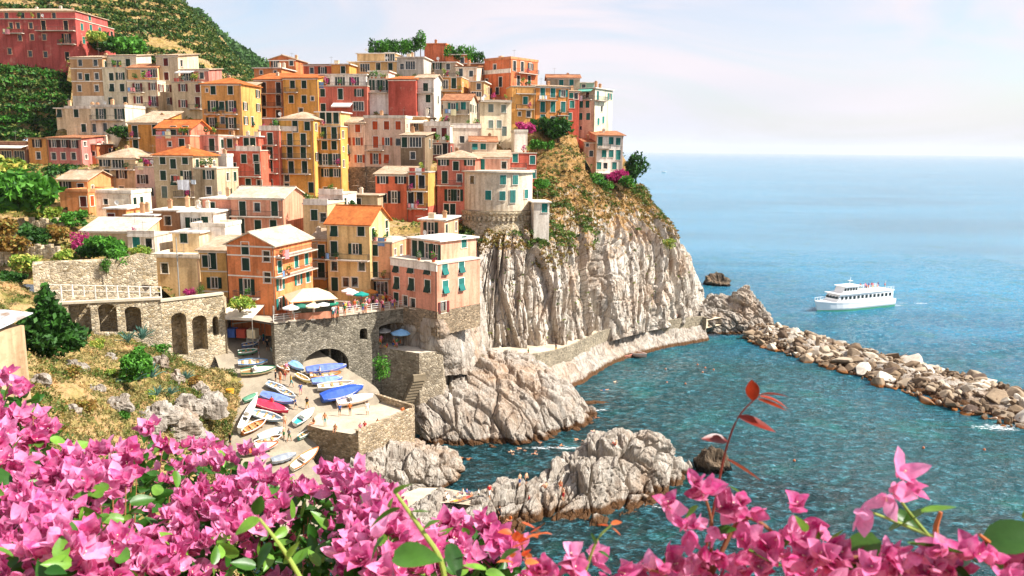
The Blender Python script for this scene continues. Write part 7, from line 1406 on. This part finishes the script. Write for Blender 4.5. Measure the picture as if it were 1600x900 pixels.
def leaf_mesh(L, W, mat, seed):
    rd = random.Random(seed); v, f = blade(L, W, 0.3, rd.uniform(-0.3, 0.1), 6); me = bpy.data.meshes.new('leaf'); me.from_pydata([tuple(q) for q in v], [], f); me.update(); me.materials.append(mat); me.polygons.foreach_set('use_smooth', np.full(len(me.polygons), True)); return me
LM = [leaf_mesh(0.055, 0.032, LG, k) for k in range(4)]; LMR = [leaf_mesh(0.046, 0.024, LR, k) for k in range(3)]; LMB = [leaf_mesh(0.075, 0.048, leafy('#1f4416', '#4f7a2a', 0.25, 'broad_leaf'), k) for k in range(3)]; LMO = [leaf_mesh(0.03, 0.02, LO, k) for k in range(3)]
frd = random.Random(4)
def up_rot(d, roll):                          # rotation taking +Z to direction d
    return (d.to_track_quat('Z', 'Y').to_matrix() @ Matrix.Rotation(roll, 3, 'Z')).to_euler()
TOP = [(-60, 560), (0, 578), (45, 592), (75, 640), (110, 690), (150, 705), (200, 672), (250, 660), (300, 690), (370, 690), (415, 725), (440, 738), (480, 752), (520, 722), (560, 735), (600, 770), (618, 800), (650, 850), (690, 822), (725, 800), (770, 818), (800, 865), (850, 905), (1700, 910)]
def top_y(px): return float(np.interp(px, [q[0] for q in TOP], [q[1] for q in TOP]))
def bush_pt(px, py, lift=0.0):                # bush top surface about 0.6 m below the eye, nearer at the bottom of the picture
    z = 39.02+0.10*math.sin(px*0.011+1)+0.05*math.sin(px*0.027+py*0.013); return S(px, py, z+lift)
BOU = empty('bougainvillea_bush', (-0.7, 1.3, 38.0), 0, 'huge pink bougainvillea bush filling the lower left foreground', 'plant'); BL = Vector(BOU.location)
clusters = []
for k in range(1500):
    px = frd.uniform(-40, 800); ty = top_y(px)+10; 
    if ty > 905: continue
    py = ty+(905-ty)*frd.random()**0.9
    if vnoise(np.array([px*0.012, py*0.016, 0.5])) < -0.12 and py-top_y(px) > 35: continue
    if any((px-q[0])**2+(py-q[1])**2 < 22**2 for q in clusters): continue
    clusters.append((px, py))
flowers = []
for px, py in clusters:
    c = bush_pt(px, py); rim = py-top_y(px) < 40
    for j in range(frd.choice([6, 7, 8, 9])):
        d = Vector((frd.gauss(0, 0.55), -0.45+frd.gauss(0, 0.45), 0.85+frd.gauss(0, 0.35))).normalized(); flowers.append((c+d*frd.uniform(0.02, 0.05)+Vector((0, 0, -0.012)), d, frd.uniform(0.8, 1.35)))
flowers.sort(key=lambda q: (q[0]-CAMP).length/ (1+0.4*q[1].z))
def merge_copies(name, items, mats, parent):
    """rest of a plant's like pieces as one mesh"""
    V, F, mi = [], [], []
    for me, Mx in items:
        b0 = len(V); V += [tuple(Mx @ v.co) for v in me.vertices]; F += [tuple(b0+i for i in p.vertices) for p in me.polygons]; mi += [p.material_index for p in me.polygons]
    me = bpy.data.meshes.new(name); me.from_pydata(V, [], F); me.update()
    for m in mats: me.materials.append(m)
    me.polygons.foreach_set('material_index', np.array(mi, dtype=np.int32)); me.polygons.foreach_set('use_smooth', np.full(len(F), True)); o = link(name, me, parent); tag(o, kind='stuff'); return o
frd.shuffle(flowers); big = flowers[:300]; rest = flowers[300:]
for p, d, s in big: link('flower', FM[frd.randrange(16)], BOU, p-BL, up_rot(d, frd.uniform(0, 6.28)), s)
items = []
for p, d, s in rest: items.append((FM[frd.randrange(16)], Matrix.Translation(p-BL) @ up_rot(d, frd.uniform(0, 6.28)).to_matrix().to_4x4() @ Matrix.Scale(s, 4)))
for k in range(500):                          # deeper flowers that fill the gaps
    px = frd.uniform(-60, 790); ty = top_y(px)+35
    if ty > 900: continue
    py = ty+(930-ty)*frd.random(); p = bush_pt(px, py, -0.07-0.06*frd.random()); d = Vector((frd.gauss(0, 0.6), -0.3+frd.gauss(0, 0.5), 0.8)).normalized(); items.append((FM[frd.randrange(16)], Matrix.Translation(p-BL) @ up_rot(d, frd.uniform(0, 6.28)).to_matrix().to_4x4()))
for k in range(10): merge_copies('flower_mass', items[k::10], [BR, paint('#efe6c0')], BOU)
items = []
for k in range(2600):
    px = frd.uniform(-80, 900); ty = top_y(px)+22
    if ty > 915: continue
    py = ty+(960-ty)*frd.random(); p = bush_pt(px, py, -0.04-0.16*frd.random()); d = Vector((frd.gauss(0, 1), frd.gauss(0, 1), frd.gauss(0.4, 0.7))).normalized(); items.append((LM[frd.randrange(4)], Matrix.Translation(p-BL) @ up_rot(d, frd.uniform(0, 6.28)).to_matrix().to_4x4()))
merge_copies('leaf_mass', items, [LG], BOU)
for k in range(150):
    px = frd.uniform(-30, 760); ty = top_y(px)+10
    if ty > 900: continue
    py = ty+(900-ty)*frd.random(); p = bush_pt(px, py, 0.015); d = Vector((frd.gauss(0, 0.8), -0.3, frd.gauss(0.8, 0.4))).normalized(); link('leaf', LM[frd.randrange(4)], BOU, p-BL, up_rot(d, frd.uniform(0, 6.28)), frd.uniform(0.8, 1.3))
b = MB()
for k in range(60):
    px = frd.uniform(-40, 760); py = min(905, top_y(px)+25+80*frd.random()); e = bush_pt(px, py, -0.03)-BL; s0 = Vector((e.x*0.6, e.y*0.55-0.2, 0.1)); m = s0.lerp(e, 0.6)+Vector((frd.uniform(-.05, .05), frd.uniform(-.05, .05), -0.08)); b.tube([s0, m, e], [0.007, 0.004, 0.0015], 5)
b.obj('stem', STM, BOU)
def sprig(label, name, stems, flowers_=(), leaves=(), orange=(), D=1.15, cat='plant', root_px=(1000, 1100)):
    """a single shoot: stems as pixel paths at distance D, flowers and leaves hung on it"""
    r0 = P(root_px[0], root_px[1], D); root = empty(name, r0, 0, label, cat); rd = random.Random(len(label)*7)
    for pts, rr_, mt in stems:
        b = MB(); P3 = np.array([tuple(P(x, y, D+dz)-r0) for x, y, dz in pts]); P3 = catmull(P3, 4*len(pts), 0); b.tube([tuple(q) for q in P3], [rr_*(1-0.6*i/len(P3)) for i in range(len(P3))], 6); b.obj('stem', mt, root)
    for x, y, dx, dy, s in flowers_:          # dx,dy: direction on the picture
        d = Vector((dx, -0.55, -dy)).normalized(); fo = link('flower', FM[rd.randrange(16)], root, P(x, y, D+rd.uniform(-0.04, 0.04))-r0, up_rot(d, rd.uniform(0, 6.28)), s)
    for x, y, dx, dy, s, kind in leaves:
        d = Vector((dx, -0.25, -dy)).normalized(); q = d.to_track_quat('X', 'Z').to_matrix() @ Matrix.Rotation(rd.uniform(-0.7, 0.7), 3, 'X'); m = {'g': LM, 'r': LMR, 'b': LMB, 'o': LMO}[kind]; link('leaf', m[rd.randrange(len(m))], root, P(x, y, D+rd.uniform(-0.03, 0.03))-r0, q.to_euler(), s*(0.55 if kind in 'gb' else 0.62 if kind == 'o' else 1.0))
    return root
sprig('red-leaved young shoot rising over the bay on the right', 'red_shoot', [([(1095, 900, 0), (1118, 780, 0), (1135, 700, 0), (1155, 650, 0), (1185, 618, 0)], 0.0024, paint('#7a3226', 0.5))], (),
  [(1178, 625, -0.25, -1, 0.95, 'r'), (1186, 618, 1, -0.3, 0.9, 'r'), (1188, 620, 0.9, 0.1, 0.95, 'r'), (1184, 624, 0.8, 0.3, 1.0, 'r'), (1155, 652, 0.9, 0.35, 1.25, 'r'), (1136, 688, -0.9, -0.1, 1.0, 'r'), (1136, 718, 0.9, 0.55, 1.35, 'r')], D=1.2, root_px=(1095, 1000))
fl = []
for cx_, cy_, n_, sp in [(1095, 765, 5, 16), (1045, 790, 2, 6), (1078, 830, 4, 16), (1125, 805, 5, 20), (1155, 790, 4, 16), (1150, 850, 7, 30), (1105, 880, 6, 30), (1180, 880, 7, 35), (1020, 890, 6, 28), (985, 905, 4, 20), (890, 885, 5, 22), (915, 895, 4, 18), (1240, 800, 3, 10), (1235, 830, 4, 16), (1250, 880, 5, 25), (1060, 885, 6, 26), (960, 900, 5, 20), (1210, 890, 7, 28), (1140, 900, 6, 24), (1300, 890, 6, 28), (860, 900, 5, 18)]:
    for k in range(n_): fl.append((cx_+frd.gauss(0, sp*0.6), cy_+frd.gauss(0, sp*0.6), frd.gauss(0, 0.6), -0.6+frd.gauss(0, 0.5), frd.uniform(0.6, 0.92)))
sprig('pink bougainvillea sprays hanging over the water at centre right', 'bougainvillea_spray', [([(1100, 1000, 0), (1108, 900, 0), (1112, 820, 0), (1100, 770, 0)], 0.004, STM), ([(1110, 900, 0), (1160, 810, 0.02), (1220, 840, 0.02), (1260, 860, 0)], 0.004, STM), ([(1100, 960, 0), (1040, 900, 0), (1010, 890, 0)], 0.003, STM), ([(1000, 1000, 0), (920, 930, 0), (900, 890, 0)], 0.003, STM)], fl,
  [(1090, 790, -0.6, 0.6, 0.8, 'g'), (1120, 830, 0.7, -0.3, 0.9, 'g'), (1210, 860, 0.6, -0.6, 1.1, 'g'), (1255, 830, -0.3, -0.9, 1.2, 'g'), (1285, 860, 0.9, 0.2, 1.2, 'g'), (1170, 860, 0.8, 0.4, 1.3, 'b'), (1060, 870, -0.8, 0.5, 0.9, 'b'), (1140, 760, 0.5, 0.3, 0.7, 'g'), (1270, 850, 0.5, -0.8, 1.0, 'g'), (1240, 890, 0.9, 0.3, 1.2, 'b')], D=1.05, root_px=(1100, 1150))
fl = [(1405, 745, 0.5, -0.9, 0.95), (1385, 775, -0.4, 0.2, 0.85), (1350, 795, -0.4, 0.3, 0.95), (1412, 760, 0.6, -0.2, 0.8), (1395, 770, 0.1, -0.5, 0.8)]
for k in range(90): fl.append((frd.uniform(1240, 1640), frd.uniform(858, 915), frd.gauss(0, 0.6), -0.7+frd.gauss(0, 0.4), frd.uniform(0.55, 0.9)))
lv = [(1390, 830, 0.6, -0.5, 1.6, 'b'), (1420, 850, 0.9, 0.1, 1.7, 'b'), (1370, 840, -0.8, 0.5, 1.6, 'b'), (1460, 840, 0.7, 0.4, 1.5, 'b'), (1440, 800, 0.9, -0.2, 1.3, 'g'), (1540, 850, 0.8, -0.4, 1.9, 'b'), (1580, 860, 0.9, 0.2, 2.0, 'b'), (1510, 870, -0.7, 0.2, 1.7, 'b'), (1600, 810, 0.3, -0.9, 1.0, 'g'), (1345, 860, -0.6, 0.5, 1.0, 'g'), (1300, 850, 0.2, -0.9, 1.0, 'g'), (1480, 880, 0.6, 0.6, 1.3, 'b'), (1560, 890, -0.4, -0.8, 1.5, 'b'), (1330, 880, 0.8, -0.2, 1.0, 'g'), (1395, 800, 0.7, 0.5, 1.0, 'b')]
sprig('bougainvillea branch with broad shiny leaves in the lower right corner', 'bougainvillea_branch', [([(1480, 1000, 0), (1470, 880, 0), (1462, 830, 0), (1470, 800, 0)], 0.0055, paint('#b5673a', 0.5)), ([(1462, 850, 0), (1420, 800, 0), (1400, 770, 0)], 0.003, STG), ([(1462, 840, 0), (1400, 815, 0), (1360, 800, 0)], 0.003, STG), ([(1620, 920, 0), (1560, 860, 0), (1530, 835, 0)], 0.005, paint('#b5673a', 0.5)), ([(1480, 960, 0), (1380, 880, 0), (1300, 870, 0)], 0.004, STM)], fl, lv, D=0.95, root_px=(1480, 1200))
fl = []; og = []
for k in range(16): og.append((frd.uniform(790, 850), frd.uniform(825, 885), frd.gauss(0, 1), -0.5, frd.uniform(0.8, 1.3), 'o'))
sprig('orange bracted twig with green leaves among the pink flowers at the bottom', 'orange_twig', [([(700, 960, 0), (690, 880, 0), (660, 830, 0), (632, 790, 0), (618, 770, 0)], 0.0045, STG), ([(840, 960, 0), (825, 890, 0), (815, 850, 0)], 0.003, STM), ([(900, 940, 0), (930, 850, 0), (955, 820, 0)], 0.0025, STG), ([(500, 960, 0), (450, 870, 0), (405, 810, 0)], 0.004, STG)], (),
  og+[(618, 772, 0.6, -0.7, 1.2, 'g'), (625, 795, -0.9, 0.3, 1.5, 'g'), (640, 800, 0.8, -0.1, 1.0, 'g'), (660, 830, 0.7, -0.8, 1.1, 'g'), (690, 880, 0.9, -0.7, 1.3, 'g'), (600, 840, -0.5, 0.6, 1.2, 'g'), (615, 870, 0.9, -0.2, 1.6, 'b'), (930, 850, -0.3, -0.8, 0.7, 'g'), (935, 862, 0.8, 0.2, 0.7, 'g'), (955, 818, 0.9, -0.2, 0.8, 'o'), (950, 822, -0.8, -0.2, 0.9, 'o'), (957, 825, 0.6, 0.5, 0.8, 'o'), (405, 812, -0.8, 0.3, 1.2, 'g'), (400, 805, 0.3, -0.9, 1.1, 'g'), (425, 850, -0.6, 0.8, 1.4, 'g'), (455, 870, 0.3, -0.9, 1.2, 'g'), (20, 870, -0.5, -0.6, 1.2, 'g'), (780, 880, 0.5, -0.8, 1.3, 'g'), (760, 890, -0.8, -0.2, 1.2, 'g'), (700, 850, 0.3, 0.9, 1.2, 'b')], D=1.02, root_px=(700, 1200))
# ---------------------------------------------------------------- sea air
hz = MB(); hz.box(-32000, 32000, -400, 46000, -3, 420)
t = NT('sea_haze'); t.n.remove(t.bsdf); pv = t.n.new('ShaderNodeVolumePrincipled'); pv.inputs['Color'].default_value = (0.86, 0.93, 1.0, 1); pv.inputs['Density'].default_value = 0.000035; pv.inputs['Anisotropy'].default_value = 0.0
t.l.new(pv.outputs[0], t.out.inputs['Volume'])
tag(hz.obj('haze', t.mat), kind='stuff')
cy.volume_bounces = 0
